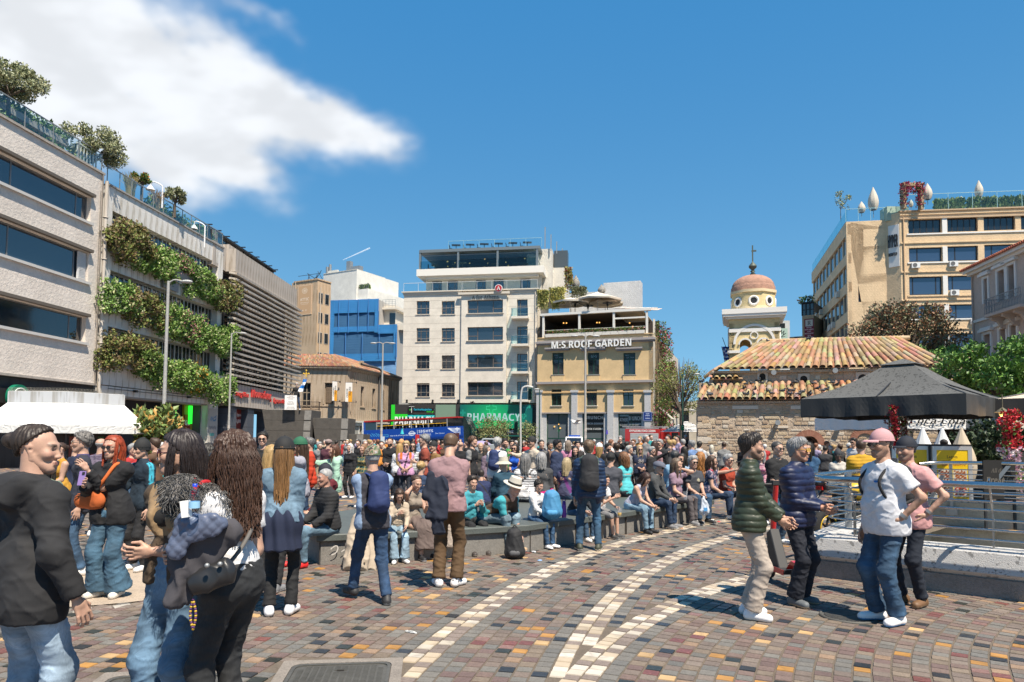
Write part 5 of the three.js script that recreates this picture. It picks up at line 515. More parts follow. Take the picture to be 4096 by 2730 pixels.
{
const Z=53,c=at(3018,1700,Z),k=Z/2760,Y=(sy)=>at(3018,sy,Z)[1]??at(3018,sy,Z).y,t=thing('bell_tower','cream bell tower with arched openings and a pinkish dome behind the church','tower',[c.x,0,c.z],-0.31),w=93*k,wall=M([0.72,0.57,0.3],0.85,{map:T.plaster}),trim=M([0.74,0.71,0.66],0.7),dome=M([0.55,0.31,0.22],0.85,{map:T.concrete,bumpMap:T.bumpFine,bumpScale:0.02});
const yc=Y(1305),yt=Y(1262),op=Y(1390),os=Y(1450),a=w*0.30;
const holes=(y)=>[-0.42,0.42].map((s)=>{const x=s*w*0.86,r=a*0.72,pts=[[x-r,os-3],[x+r,os-3]];for(let i=0;i<=10;i++)pts.push([x+r*Math.cos(i/10*Math.PI),op+r*Math.sin(i/10*Math.PI)]);return pts.reverse();});
const sideG=()=>ext(rectPts(-w,0,w,yc),0.35,holes().map((h)=>h));part('wall',[0,1,2,3].map((i)=>sideG().translate(0,0,w-0.35).rotateY(i*Math.PI/2).scale(1-(i%2)*0.003,1,1)),wall,t);part('core',b6(-w*0.5,0,-w*0.5,w*0.5,os-2.2,w*0.5),M([0.2,0.16,0.1],0.9),t);
const ring=(x,y,r0,r1,d,z,a0=0,a1=Math.PI)=>ext([...Array(25)].map((_,i)=>[x+r1*Math.cos(lerp(a0,a1,i/24)),y+r1*Math.sin(lerp(a0,a1,i/24))]).concat([...Array(25)].map((_,i)=>[x+r0*Math.cos(lerp(a1,a0,i/24)),y+r0*Math.sin(lerp(a1,a0,i/24))])),d).translate(0,0,z);
for(const i of[0,1,3]){const g=[ring(-w*0.36,op,a*0.72,a*0.92,0.1,w+0.002),ring(w*0.36,op,a*0.72,a*0.92,0.1,w+0.003),ring(0,op+0.05,w*0.74,w*0.84,0.1,w+0.004),ring(0,op+w*0.38,a*0.42,a*0.56,0.1,w+0.006,0,Math.PI*2),b6(-w-0.02,os+0.55,w-0.3,-w*0.36-a*0.7,os+0.75,w+0.12),b6(w*0.36+a*0.7,os+0.55,w-0.3,w+0.02,os+0.75,w+0.12),b6(-w*0.36+a*0.7,os+0.55,w-0.3,w*0.36-a*0.7,os+0.75,w+0.12),b6(-w,yc-0.7,w,w,yc-0.42,w+0.09)];part('arch_moulding',mrg(g).rotateY(i*Math.PI/2),trim,t);}
const sq=(s,y0,y1)=>b6(-s,y0,-s,s,y1,s);part('cornice',[sq(w+0.22,yc+0.3,yc+0.46),sq(w+0.44,yc+0.46,yc+0.64),sq(w+0.5,yc+0.64,yt+0.18)],trim,t);
const r8=88*k,oct=(r,y0,y1)=>new THREE.CylinderGeometry(r,r,y1-y0,8).rotateY(Math.PI/8).translate(0,(y0+y1)/2,0),yd=Y(1182);part('frieze',sq(w+0.015,yc-0.02,yc+0.31),wall,t);part('drum',oct(r8,yt+0.18,yd),wall,t);part('drum_cornice',[oct(r8+0.12,yd,yd+0.2),oct(r8+0.02,yt+0.18,yt+0.5)],M([0.68,0.55,0.34],0.85),t);
const ap=r8*Math.cos(Math.PI/8),om=(yt+yd)/2+0.1;for(let i=-2;i<=2;i++){const q=new THREE.Matrix4().makeRotationY(i*Math.PI/4);part('round_window',new THREE.CylinderGeometry(0.24,0.24,0.06,24).rotateX(Math.PI/2).translate(0,om,ap+0.01).applyMatrix4(q),M([0.015,0.015,0.018],0.6),t);part('window_ring',new THREE.TorusGeometry(0.31,0.085,8,28).translate(0,om,ap+0.02).applyMatrix4(q),trim,t);}
const dr=82*k,db=yd+0.2,pts=[[dr+0.06,db],[dr+0.06,db+0.35],[dr,db+0.4]];const yTop=Y(1101);for(let i=1;i<=16;i++){const u=i/16*Math.PI/2;pts.push([dr*Math.cos(u)+0.001,db+0.4+(yTop-db-0.4)*Math.sin(u)]);}part('dome',lathe(pts,40),dome,t);
part('finial',[lathe([[0.001,yTop-0.05],[0.28,yTop],[0.1,yTop+0.22],[0.2,yTop+0.3],[0.09,yTop+0.4],[0.3,yTop+0.62],[0.3,yTop+0.75],[0.08,yTop+1.0],[0.04,yTop+1.1],[0.001,yTop+1.1]],14),b6(-0.05,yTop+1.0,-0.04,0.05,yTop+2.35,0.04),b6(-0.08,yTop+1.85,-0.038,0.28,yTop+1.97,0.038)],M([0.10,0.12,0.10],0.6,{metalness:0.4}),t);
part('bell',lathe([[0.02,os+1.3],[0.16,os+1.2],[0.22,os+0.8],[0.36,os+0.35],[0.34,os+0.33],[0.001,os+0.6]],16).translate(-w*0.36,-0.6,0),M([0.05,0.05,0.045],0.5,{metalness:0.7}),t);
const fl=at(2905,1420,Z),f=thing('flag','small blue and white striped flag hanging from a pole beside the bell tower','flag',fl);const ft=canvasTex(96,96,(g,w2,h)=>{for(let i=0;i<9;i++){g.fillStyle=i%2?'#d8dde6':'#1c3f8f';g.fillRect(0,i*10.7,w2,11);}g.fillStyle='#1c3f8f';g.fillRect(0,0,40,53);g.fillStyle='#d8dde6';g.fillRect(15,0,10,53);g.fillRect(0,21,40,10);});const fg=new THREE.BoxGeometry(0.75,1.3,0.02,10,12,1),fp=fg.attributes.position;for(let i=0;i<fp.count;i++){const y=fp.getY(i);fp.setXYZ(i,fp.getX(i)*(0.7+0.15*y)-y*0.15,y,fp.getZ(i)+0.1*Math.sin(fp.getX(i)*14+y*2));}fg.computeVertexNormals();fg.userData.keep=true;part('cloth',fg,new THREE.MeshStandardMaterial({map:ft,roughness:0.9,side:THREE.DoubleSide}),f);part('pole',rod([0.5,-0.9,0.05],[-0.3,1.35,0.05],0.025),darkMetal,f);
}
{
const P0=at(3400,1700,82),P1=at(3560,1700,81.2),t=fac('hotel_building','tall apricot hotel with wide dark windows and a planted roof terrace','building',P0,P1,K2),W=t.W;const am=M([0.78,0.57,0.35],0.88,{map:T.plaster,bumpMap:T.bumpCoarse,bumpScale:0.03}),wt=M([0.72,0.70,0.66],0.8),H=t.loc(560,358)[1],bf=M([0.02,0.02,0.022],0.4);
const blue=M([0.03,0.055,0.11],0.05,{ior:2.2});
const fw=[t.r(497,422,697,557),t.r(503,636,703,772),t.r(457,850,745,992),t.r(510,1066,700,1200)];fw[2][2]=Math.min(fw[2][2],W-0.1);
part('wall',[wallG(0,0,W,H,fw,0.5)],am,t);fw.forEach((r,i)=>win(t,r,{cols:i===2?[0.12,0.85]:[],fm:bf,g:blue,rec:0.3,fw:0.1,curtain:i===1?[[0.68,0.85]]:null}));
const sd=26,q=new THREE.Matrix4().makeRotationY(-Math.atan2(at(3256,1700,108).z-P0.z,at(3256,1700,108).x-P0.x)-t.rotation.y+0),put=(g)=>mrg(g).applyMatrix4(q),L=at(3256,1700,108).sub(at(3400,1700,82)).setY(0).length();
const bands=[];for(let f=0;f<7;f++){const y=H-1.6-f*3.5;bands.push(y);}
part('roof_slab',put(b6(0.6,H,0,L,H+0.1,0.9)),M([0.3,0.26,0.2],0.9),t);part('wall',put([b6(0.6,0,0.5,L,H,0.9),...bands.map((y,i)=>b6(0,y,-0.01,L,i?bands[i-1]-2.25:H,0.5)),...[...Array(10)].map((_,i)=>b6(i*L/9.3,0,0.12,i*L/9.3+0.35,H-0.3,0.5))]),am,t);
bands.forEach((y)=>{for(let i=0;i<9;i++){const x0=i*L/9.3+0.36,x1=(i+1)*L/9.3-0.01,f=part('window',put([b6(x0,y-2.24,0.3,x1,y-0.01,0.36),b6((x0+x1)/2-0.04,y-2.24,0.24,(x0+x1)/2+0.04,y-0.01,0.3)]),bf,t);part('pane',put([b6(x0+0.06,y-2.18,0.24,(x0+x1)/2-0.06,y-0.07,0.29),b6((x0+x1)/2+0.06,y-2.18,0.24,x1-0.06,y-0.07,0.29)]),M([0.05,0.09,0.13],0.04,{ior:2.2}),f);}});const ac=[];seed(141);for(let i=0;i<12;i++){const a=part('air_conditioner',put(box(0.9,0.75,0.4,rr(4,L-1),bands[1+(i%5)]-2.8+rr(0,0.3),-0.22)),M([0.55,0.52,0.46],0.6),t);}
const rail=(x0,x1,y,z,n)=>railing(t,x0,x1,y,1.5,z,n,true,M([0.35,0.55,0.58],0.3));rail(0,W+1.2,H+0.05,-0.1,4);{const g=[];for(let i=0;i<8;i++)g.push(b6(i*L/8+0.03,H,0.1,(i+1)*L/8-0.03,H+1.5,0.13));part('glass_rail',put(g),M([0.6,0.85,0.86],0.03,{transmission:1,thickness:0,ior:1.5}),t);}
const M0=at(3618,1700,80),M1=at(4330,1700,77.5),m=fac('hotel_wing','main front of the apricot hotel with rows of curtained windows and wall units','building',M0,M1,K2),mw=m.W,mh=m.loc(1200,278)[1];
const rows=[[[850,345,1110,455],[1155,332,1395,443],[1440,318,1688,432],[1732,308,1990,424]],[[855,568,1115,680],[1158,556,1397,672],[1446,544,1690,660]],[[857,796,1117,940],[1160,788,1402,903]],[[864,1018,1126,1125],[1170,1013,1398,1125]],[[870,1245,1130,1385],[1172,1240,1395,1380]]],all=rows.flat().map((r)=>m.r(...r));rows[2].push([1450,775,1700,890]);const ex=m.r(1446,775,1690,890),ex2=m.r(1446,1000,1690,1115);
part('wall',[wallG(0,0,mw,mh,[...all,ex,ex2],0.5),b6(0,0,-16,mw,mh,-4)],am,m);
all.forEach((r,i)=>win(m,r,i<4?{cols:[0.19,0.38,0.58,0.78],fm:bf,g:paneMat[1],rec:0.3,fw:0.12}:{cols:i===7?[0.13,0.83]:i===8?[0.18]:[0.27],fm:bf,g:blue,rec:0.25,fw:0.12,curtain:i===7||i===8?null:[[0.03,0.25],[0.32,0.6],[0.75,0.97]]}));[ex,ex2].forEach((r)=>win(m,r,{fm:bf,g:blue}));
rows.forEach((l,k)=>{const r=m.r(...l[0]),r2=m.r(...l[1]);part('white_pier',b6(r[2]+0.05,r[1]-0.05,-0.2,r2[0]-0.05,r[3]+0.05,0.06),wt,m);part('sill_band',b6(r[0]-0.2,r[1]-0.2,-0.1,mw,r[1]-0.04,0.1),k===2||k===4?am:wt,m);part('ledge',b6(0,r[3]+0.5,-0.1,mw,r[3]+0.62,0.12),am,m);});
for(const[x,y]of[[900,712],[1196,700],[1204,926],[1364,1150]]){const p=m.loc(x,y);acUnit(m,p[0],p[1]-0.3,0.05);}{const p=t.loc(740,695);acUnit(t,W+0.5,p[1]-0.3,-0.6);}
part('drainpipe',[rod([0.35,0,0.1],[0.35,mh-0.6,0.1],0.08)],M([0.55,0.36,0.2],0.8),m);part('roof_edge',[b6(-0.1,mh,-16,mw,mh+0.15,0.2),b6(0,mh-0.9,-0.1,mw,mh-0.75,0.15)],M([0.5,0.36,0.23],0.9),m);
railing(m,0.2,mw,mh+0.15,2.0,-0.3,7,true,M([0.35,0.55,0.58],0.3));
{const A=V3(W,0,0).applyMatrix4(new THREE.Matrix4().makeRotationY(t.rotation.y)).add(t.position),Bp=m.position.clone(),dv=Bp.clone().sub(A).setY(0),ln=dv.length(),ang=Math.atan2(-dv.z,dv.x)-t.rotation.y;const G=(g)=>g.rotateY(ang).translate(W,0,0);part('return_wall',G(b6(0,0,-0.5,ln,mh,0)),am,t);part('sign_board',G(b6(0.3,mh-6.4,0.0,ln-0.1,mh-1.4,0.08)),wt,t);part('lettering',[G(fitText('HYPER',ln*0.7,1.5,0.1).translate(ln*0.52,mh-3.3,0.1)),G(fitText('ROOFTOP',ln*0.6,0.4,0.06).translate(ln*0.5,mh-4.9,0.1))],bf,t);}
const T0=(x,y,Z)=>{const s=K2(x,y);return at(s[0],s[1],Z);};
for(const[x,y0,y1,Z,r,label]of[[577,95,335,84,0.6,'fattest closed parasol, on the lower terrace at the corner'],[484,207,325,86,0.45,'smaller closed parasol at the far left of the lower terrace'],[1002,66,235,80,0.5,'tall closed parasol just right of the flowered arch'],[1405,42,215,82,0.45,'tall closed parasol standing alone on the right of the roof'],[1265,165,225,90,0.35,'short closed parasol farther back behind the glass rail'],[872,190,268,84,0.25,'narrow closed parasol seen through the flowered arch']]){const a=T0(x,y1,Z),b=T0(x,y0,Z);parasolShut('parasol',label,a,b.y-a.y,r);}
{const a=T0(880,268,79),b=T0(880,66,79),h=b.y-a.y,o=thing('flower_arch','wooden terrace arch wound with crimson flowers','arch',a,0.1),w=1.25;part('frame',[b6(-w,0,-0.3,-w+0.35,h,0.3),b6(w-0.35,0,-0.3,w,h,0.3),b6(-w,h-0.4,-0.28,w,h,0.28)],M([0.45,0.33,0.2],0.8,{map:T.wood}),o);seed(151);leaves('blossom',o,1500,0.22,()=>{const u=R()*3;const p=u<1?[-w+rr(-0.1,0.6),rr(0.3,h)]:u<2?[w-rr(-0.1,0.6),rr(0.3,h)]:[rr(-w,w),h-rr(0,1.1)];return[p[0],p[1],rr(-0.4,0.5),R()<0.75?pick([[0.45,0.02,0.09],[0.3,0.01,0.05],[0.55,0.06,0.14]]):pick(greens)];});}
seed(152);const gr=thing('roof_grasses','row of green grass tufts behind the glass rail on the hotel roof','plants',m.position,m.rotation.y);leaves('tufts',gr,2600,0.5,(i)=>{const c=5+(i%9)*1.75;return[c+rr(-0.5,0.5)*1.4,mh+0.2+R()*1.2,-0.9+rr(-0.3,0.3),pick([[0.2,0.26,0.07],[0.26,0.3,0.1],[0.16,0.2,0.06]]),1,0.8];});
const cn=T0(320,365,92);tree('roof_tree','thin sparse young tree on the hotel roof at the far left','tree',cn,{h:4,cy:2.7,cr:[1.2,1.2,1.2],n:260,s:0.24,cols:[[0.3,0.3,0.14],[0.2,0.24,0.08]],tr:0.05,clumps:12,sd:3});const cab=T0(740,318,81.5);solo('terrace_cabin',box(2.6,1.7,1.6),M([0.35,0.45,0.36],0.7),'low pale green cabin on the corner of the lower hotel terrace','cabin',cab);
}
{
const P0=at(3905,1700,52),P1=at(4300,1700,41),t=fac('townhouse','pinkish neoclassical townhouse with white window frames and an iron balcony at the right edge','building',P0,P1,K2),W=t.W,H=t.loc(1395,725)[1];const pm=M([0.55,0.43,0.36],0.88,{map:T.plaster}),wt=M([0.68,0.64,0.60],0.75),sh=M([0.1,0.12,0.16],0.7);
const ops=[t.r(1447,812,1478,1005),t.r(1557,745,1612,985),t.r(1636,705,1690,960),t.r(1447,1250,1500,1425),t.r(1572,1205,1622,1385),t.r(1655,1175,1705,1350)];part('wall',[wallG(0,0,W,H,ops,0.6),b6(0,0,-10,W,H,-1.5)],pm,t);
ops.forEach((r)=>{const f=part('window',[b6(r[0]-0.2,r[1],-0.1,r[0]-0.01,r[3]+0.2,0.1),b6(r[2]+0.01,r[1],-0.1,r[2]+0.2,r[3]+0.2,0.1),b6(r[0]-0.01,r[3]+0.01,-0.1,r[2]+0.01,r[3]+0.2,0.11),b6(r[0]-0.4,r[3]+0.22,-0.1,r[2]+0.4,r[3]+0.42,0.28),b6(r[0]-0.3,r[3]+0.42,-0.1,r[2]+0.3,r[3]+0.55,0.18)],wt,t);part('shutter',[b6(r[0],r[1],-0.5,(r[0]+r[2])/2-0.03,r[3],-0.42),b6((r[0]+r[2])/2+0.03,r[1],-0.5,r[2],r[3],-0.42)],sh,f);});
part('cornice',[b6(-0.2,H-0.45,-0.2,W,H-0.25,0.25),b6(-0.35,H-0.25,-0.3,W,H,0.5),b6(-0.05,ops[0][1]-1.2,-0.1,W,ops[0][1]-1.0,0.1)],wt,t);part('drainpipe',rod([0.15,0,0.1],[0.15,H-0.4,0.1],0.06),M([0.4,0.33,0.28],0.8),t);
const tg=[];seed(161);for(let i=0;i<46;i++){const x=-0.35+i*(W+0.4)/46;tg.push(paint(rod([x,H+0.02,0.66],[x,H+2.0,-4],0.105,0.09,7),pick([[0.36,0.11,0.06],[0.42,0.14,0.08],[0.3,0.08,0.05]])));}part('roof',[box(W+0.5,0.08,5,W/2,H+1.0,-1.7,0,0.4)],M([0.28,0.09,0.06],0.9),t);stuff(part('roof_tile',tg,M([1,1,1],0.85,{vertexColors:true}),t));
const br=t.r(1450,955,1715,1075,1.1),y=br[1]+0.15,bal=part('balcony',[b6(br[0],y-0.2,0,br[2]+0.3,y,1.2),...[0.15,0.5,0.85].map((k)=>ext([[0,0],[0,-0.9],[0.35,-0.75],[0.6,-0.35],[1.0,-0.2],[1.0,0]],0.25).rotateY(-Math.PI/2).translate(lerp(br[0],br[2],k),y-0.2,0))],M([0.42,0.36,0.32],0.85),t);const ir=[b6(br[0],y+1.05,1.12,br[2]+0.3,y+1.1,1.17),b6(br[0],y+0.12,1.13,br[2]+0.3,y+0.15,1.16),b6(br[0],y+1.05,0,br[0]+0.05,y+1.1,1.12)];for(let i=0;i<26;i++){const x=lerp(br[0],br[2]+0.3,i/25);ir.push(b6(x-0.012,y,1.13,x+0.012,y+1.05,1.155));if(i%2)ir.push(new THREE.TorusGeometry(0.11,0.014,4,12).translate(x,y+0.5,1.14),new THREE.TorusGeometry(0.06,0.012,4,10).translate(x,y+0.8,1.14));}for(let i=0;i<6;i++)ir.push(b6(br[0],y,0.15+i*0.17,br[0]+0.025,y+1.05,0.175+i*0.17));part('iron_rail',ir,M([0.22,0.23,0.24],0.6),bal);{const b2=t.r(1600,1395,1760,1440,1);part('lower_rail',b6(b2[0],b2[1],0.9,b2[2],b2[3],1.0),M([0.3,0.2,0.15],0.7),t);}
}
{
const t=fac('cafe_building','small brown building with a red roof garden sign between tower and hotel','building',at(3160,1700,98),at(3262,1700,96)),W=t.W,r=t.r(3218,1275,3256,1356,0.1),H=t.r(3190,1262,3250,1300)[3],bm=M([0.5,0.36,0.22],0.9,{map:T.plaster});const u=t.loc(3208,1265)[0];part('wall',[b6(u,0,-12,W,H,0),b6(0,0,-12,u,t.loc(3180,1345)[1],-0.4)],bm,t);
const tx=canvasTex(128,256,(g,w,h)=>{g.fillStyle='#7a1420';g.fillRect(0,0,w,h);g.fillStyle='#cdbfae';g.fillRect(14,12,100,84);g.fillStyle='#5b5048';g.font='bold 70px serif';g.textAlign='center';g.fillText('R',64,78);g.fillStyle='#eadfd8';g.font='bold 20px serif';['ROYAL','ROOF-GARDEN','CAFÉ','RESTAURANT','BAR','6940732689'].forEach((s,i)=>g.fillText(s,64,118+i*25,120));});part('red_sign',face(r[2]-r[0],r[3]-r[1],(r[0]+r[2])/2,(r[1]+r[3])/2,0.1,0.1),new THREE.MeshStandardMaterial({map:tx,roughness:0.6}),t);
const g=t.r(3210,1212,3260,1262);part('roof_room',[b6(u,g[3],-10,W,g[3]+0.15,0.3),...[0,1,2,3].map((i)=>b6(lerp(u,W,i/3)-0.06,H,-0.1,lerp(u,W,i/3)+0.06,g[3],0.02)),b6(u,H+0.8,-0.08,W,H+0.86,0)],darkMetal,t);part('pane',b6(u,H,-0.2,W,g[3],-0.15),paneMat[1],t);const sl=at(3160,1262,120),sl2=at(3208,1215,98);part('window',[b6(u+0.3,H-3.5,-0.05,u+0.36,H-2,0.04),b6(u-1.2,H-4,-0.45,u-0.6,H-2.9,-0.38)],M([0.08,0.06,0.05],0.6),t);seed(171);leaves('roof_plants',t,300,0.3,()=>[rr(W-2,W),g[3]+R()*1,rr(-1,0),pick([[0.2,0.2,0.06],[0.3,0.1,0.06],...greens])]);
const b=fac('grey_building','far pale building with black graffiti seen just right of the bell tower','building',at(3100,1700,125),at(3165,1700,125));const a=b.r(3112,1282,3158,1360);part('wall',[b6(0,0,-8,b.W,a[3],0)],M([0.55,0.56,0.54],0.9,{map:T.plaster}),b);const gt=canvasTex(128,128,(g2,w,h)=>{g2.fillStyle='#9fb4a6';g2.fillRect(0,0,w,h);g2.strokeStyle='#1a211d';g2.lineWidth=7;g2.lineJoin='bevel';g2.beginPath();[[20,20],[40,60],[60,22],[60,70],[90,30],[78,80],[110,60],[50,110],[100,100]].forEach(([x,y],i)=>(i?g2.lineTo(x,y):g2.moveTo(x,y)));g2.stroke();});part('graffiti',face(b.W*0.7,1.9,b.W*0.5,a[1]+1.2,0.02,0.06),new THREE.MeshStandardMaterial({map:gt,roughness:0.9}),b);part('window',b6(b.W*0.3,a[3]-1.6,-0.02,b.W*0.7,a[3]-0.5,0.03),paneMat[1],b);
}
const white=M([0.78,0.77,0.74],0.7);
{
const t=fac('tour_bus','blue open top sightseeing bus with a red roof edge in front of the pharmacy','bus',at(1458,1700,82),at(1858,1700,79));const L=t.W;t.position.y=-0.35;t.rotation.order='YXZ';t.rotation.z=0.048;
const tx=canvasTex(1024,128,(g,w,h)=>{g.fillStyle='#15449c';g.fillRect(0,0,w,h);g.fillStyle='#123a86';g.fillRect(0,112,w,16);g.strokeStyle='#58b4dd';g.lineWidth=5;for(let i=0;i<6;i++){g.beginPath();g.moveTo(40+i*22,40+(i%2)*8);g.lineTo(66+i*24,84);g.stroke();}g.strokeRect(184,66,74,22);g.fillStyle='#d9e2ef';g.font='italic bold 17px sans-serif';g.fillText('Hop on & off to see the sights',276,86);g.strokeStyle='#d9e2ef';g.lineWidth=7;g.beginPath();g.arc(506,62,26,0,7);g.stroke();g.fillRect(470,54,74,16);g.fillRect(560,22,4,84);g.font='bold 44px sans-serif';g.fillText('SIGHTS',574,58);g.font='33px sans-serif';g.fillText('OF ATHENS',574,96,128);g.font='italic 20px sans-serif';g.fillText('The Classic',740,82);g.strokeStyle='#e6ebf4';g.lineWidth=6;for(let i=0;i<5;i++){g.beginPath();g.moveTo(872,18);g.quadraticCurveTo(910+i*6,24+i*15,1000,26+i*17);g.stroke();}g.lineWidth=9;g.beginPath();g.moveTo(966,12);g.lineTo(966,62);g.moveTo(944,32);g.lineTo(990,32);g.stroke();});
part('body',[b6(0,0.5,-2.5,L,2.75,-0.02),b6(0,2.75,-2.5,0.25,3.75,-0.02)],M([0.02,0.075,0.32],0.35,{clearcoat:0.6}),t);part('side_panel',face(L-0.1,1.25,L/2,2.16,0.0,0.04),new THREE.MeshStandardMaterial({map:tx,roughness:0.35}),t);part('lower_window',b6(0.6,0.8,-0.03,L-0.6,1.4,0.006),paneMat[1],t);
part('upper_window',[b6(0.27,2.78,-0.14,1.7,3.72,-0.06),b6(L-1.9,2.78,-0.14,L,3.72,-0.06)],paneMat[1],t);part('canopy',[b6(0.1,3.74,-2.5,L-0.6,3.9,0.0)],M([0.42,0.02,0.02],0.5),t);part('window_post',[1.7,3.9,6.1,8.2,L-1.95].map((x)=>b6(x-0.05,2.76,-0.1,x+0.05,3.74,-0.02)),M([0.3,0.3,0.3],0.5),t);part('yellow_rail',[rod([1.7,3.2,-0.06],[L-1.9,3.2,-0.06],0.035),rod([1.7,3.2,-2.4],[L-1.9,3.2,-2.4],0.035)],M([0.7,0.4,0.02],0.5),t);
seed(201);const st=[];for(let i=0;i<10;i++)for(const z of[-0.6,-1.9])st.push(b6(1.9+i*0.85,2.76,z-0.4,2.0+i*0.85,3.35,z+0.3));stuff(part('seats',st,M([0.03,0.04,0.09],0.8),t));part('windscreen',[ext([[0,0.9],[0.9,1.0],[0.85,2.4],[0.2,3.85],[0,3.85]],2.4).translate(L,0,-2.46)],M([0.02,0.035,0.035],0.05,{ior:1.9}),t);part('tail',b6(-0.12,0.5,-2.5,0.0,3.7,0.02),white,t);for(const x of[2.2,L-2.6])part('wheel',new THREE.CylinderGeometry(0.5,0.5,0.3,20).rotateX(Math.PI/2).translate(x,0.5,-0.1),dark,t);part('mirror',tube([[L+0.6,2.9,-0.2],[L+1.0,2.7,0.1],[L+1.0,2.2,0.15]],0.06,8,5),dark,t);
}
{
const t=fac('fire_engine','red fire engine with a ladder on its roof and white lettering','fire engine',at(2500,1700,74),at(2728,1700,73)),L=t.W,red=M([0.40,0.018,0.015],0.35,{clearcoat:0.7});const ty=2.75;
part('body',[b6(0,0.5,-2.3,L*0.62,ty,0)],red,t);part('cab',ext([[L*0.63,0.5],[L,0.5],[L,1.5],[L-0.35,ty-0.05],[L*0.63,ty]],2.2,[],0.04).translate(0,0,-2.22),red,t);const sh=part('roller_shutter',b6(0.55,0.75,-0.05,L*0.59,ty-0.45,0.02),M([0.5,0.5,0.5],0.5,{metalness:0.4}),t);for(let i=0;i<9;i++)part('slat',b6(0.56,0.8+i*0.17,0.02,L*0.59-0.01,0.93+i*0.17,0.035),M([0.55,0.55,0.54],0.5,{metalness:0.4}),sh);
part('lettering',fitText('ΠΥΡΟΣΒΕΣΤΙΚΟ ΣΩΜΑ',L*0.46,0.24,0.02).translate(L*0.31,ty-0.2,0.0),M([0.8,0.8,0.78],0.5),t);part('window',[b6(L*0.67,1.55,-0.02,L*0.785,ty-0.3,0.02)],paneMat[1],t);part('window',[b6(L*0.82,1.5,-0.02,L*0.94,ty-0.35,0.05)],paneMat[1],t);const ld=[];for(const z of[-0.6,-1.0])ld.push(b6(-0.3,ty+0.2,z-0.03,L*0.75,ty+0.28,z+0.03));for(let i=0;i<14;i++)ld.push(b6(-0.1+i*0.32,ty+0.21,-1.0,-0.06+i*0.32,ty+0.26,-0.6));part('ladder',ld,M([0.6,0.6,0.6],0.4,{metalness:0.7}),t);part('roof_rail',[b6(0.1,ty+0.02,-0.12,L*0.6,ty+0.14,-0.06),b6(L*0.66,ty,-1.8,L*0.72,ty+0.18,-0.4)],greyMetal,t);for(const x of[1.2,L-1.2])part('wheel',new THREE.CylinderGeometry(0.48,0.48,0.3,20).rotateX(Math.PI/2).translate(x,0.48,-0.1),dark,t);
}
function car(p,turn,c,label,light){const t=thing('parked_car',label,'car',p,turn),m=M(c,0.35,{clearcoat:0.6});part('body',[ext([[-2.1,0.3],[2.1,0.3],[2.15,0.75],[1.4,0.92],[-2.0,0.98],[-2.15,0.7]],1.66,[],0.05).translate(0,0,-0.83),ext([[-1.75,0.95],[1.15,0.92],[0.55,1.46],[-1.2,1.5]],1.4,[],0.05).translate(0,0,-0.7)],m,t);part('window',[ext([[-1.62,1.0],[1.0,0.98],[0.5,1.4],[-1.15,1.42]],1.54).translate(0,0,-0.77)],paneMat[1],t);part('windscreen',[box(0.04,0.6,1.25,0.9,1.2,0,0,0,0.8),box(0.04,0.55,1.25,-1.52,1.24,0,0,0,-0.75)],paneMat[1],t);for(const x of[-1.3,1.3])for(const z of[-0.75,0.75])part('wheel',new THREE.CylinderGeometry(0.31,0.31,0.2,18).rotateX(Math.PI/2).translate(x,0.31,z),dark,t);if(light)part('light_bar',b6(-0.25,1.56,-0.5,0.05,1.7,0.5),M([0.02,0.08,0.4],0.2),t);return t;}
car(at(2298,1700,62).setY(0.28),1.45,[0.75,0.75,0.74],'white police car with a blue roof light bar before the yellow house',true);car(at(1985,1700,64).setY(0.1),0.1,[0.3,0.33,0.35],'grey car waiting behind the crowd in front of the pharmacy');
{
const cm=M([0.105,0.095,0.083],0.85,{map:T.concrete,bumpMap:T.bumpFine,bumpScale:0.01}),cm2=M([0.30,0.285,0.26],0.85,{map:T.concrete,bumpMap:T.bumpFine,bumpScale:0.01});
for(const[x0,x1,sy,Z,n,lab,nm]of[[1046,1242,1638,44,5,'tallest dark concrete vent block, the man with the sign stands on it'],[1247,1390,1671,44.5,4,'middle dark concrete vent block, next to the tallest one'],[1386,1452,1735,45,2,'lowest dark concrete vent block beside the bus']]){
const A=at(x0,1700,Z),B=at(x1,1700,Z),H=at((x0+x1)/2,sy,Z).y,w=B.x-A.x,t=thing('concrete_block',lab,'concrete block',[(A.x+B.x)/2,0,A.z-1.2],0.03);const h=H/n;
for(let i=0;i<n;i++){const y0=i*h,y1=y0+h-0.035,k0=lerp(0.62,1,y0/H),k1=lerp(0.62,1,y1/H),a=w/2;const g=ext([[-a*k0,y0],[a*lerp(0.9,1,y0/H),y0],[a*lerp(0.9,1,y1/H),y1],[-a*k1,y1]],2.4,[],0.015).translate(0,0,-1.2);part('course',g,cm,t);part('pale_end',ext([[a*lerp(0.9,1,y0/H)-0.42,y0+0.02],[a*lerp(0.9,1,y0/H)+0.005,y0+0.02],[a*lerp(0.9,1,y1/H)+0.005,y1-0.02],[a*lerp(0.9,1,y1/H)-0.42,y1-0.02]],0.02).translate(0,0,1.222),cm2,t);}part('core',b6(-w*0.28,0,-1.1,w*0.4,H-0.05,1.1),dark,t);
}
}
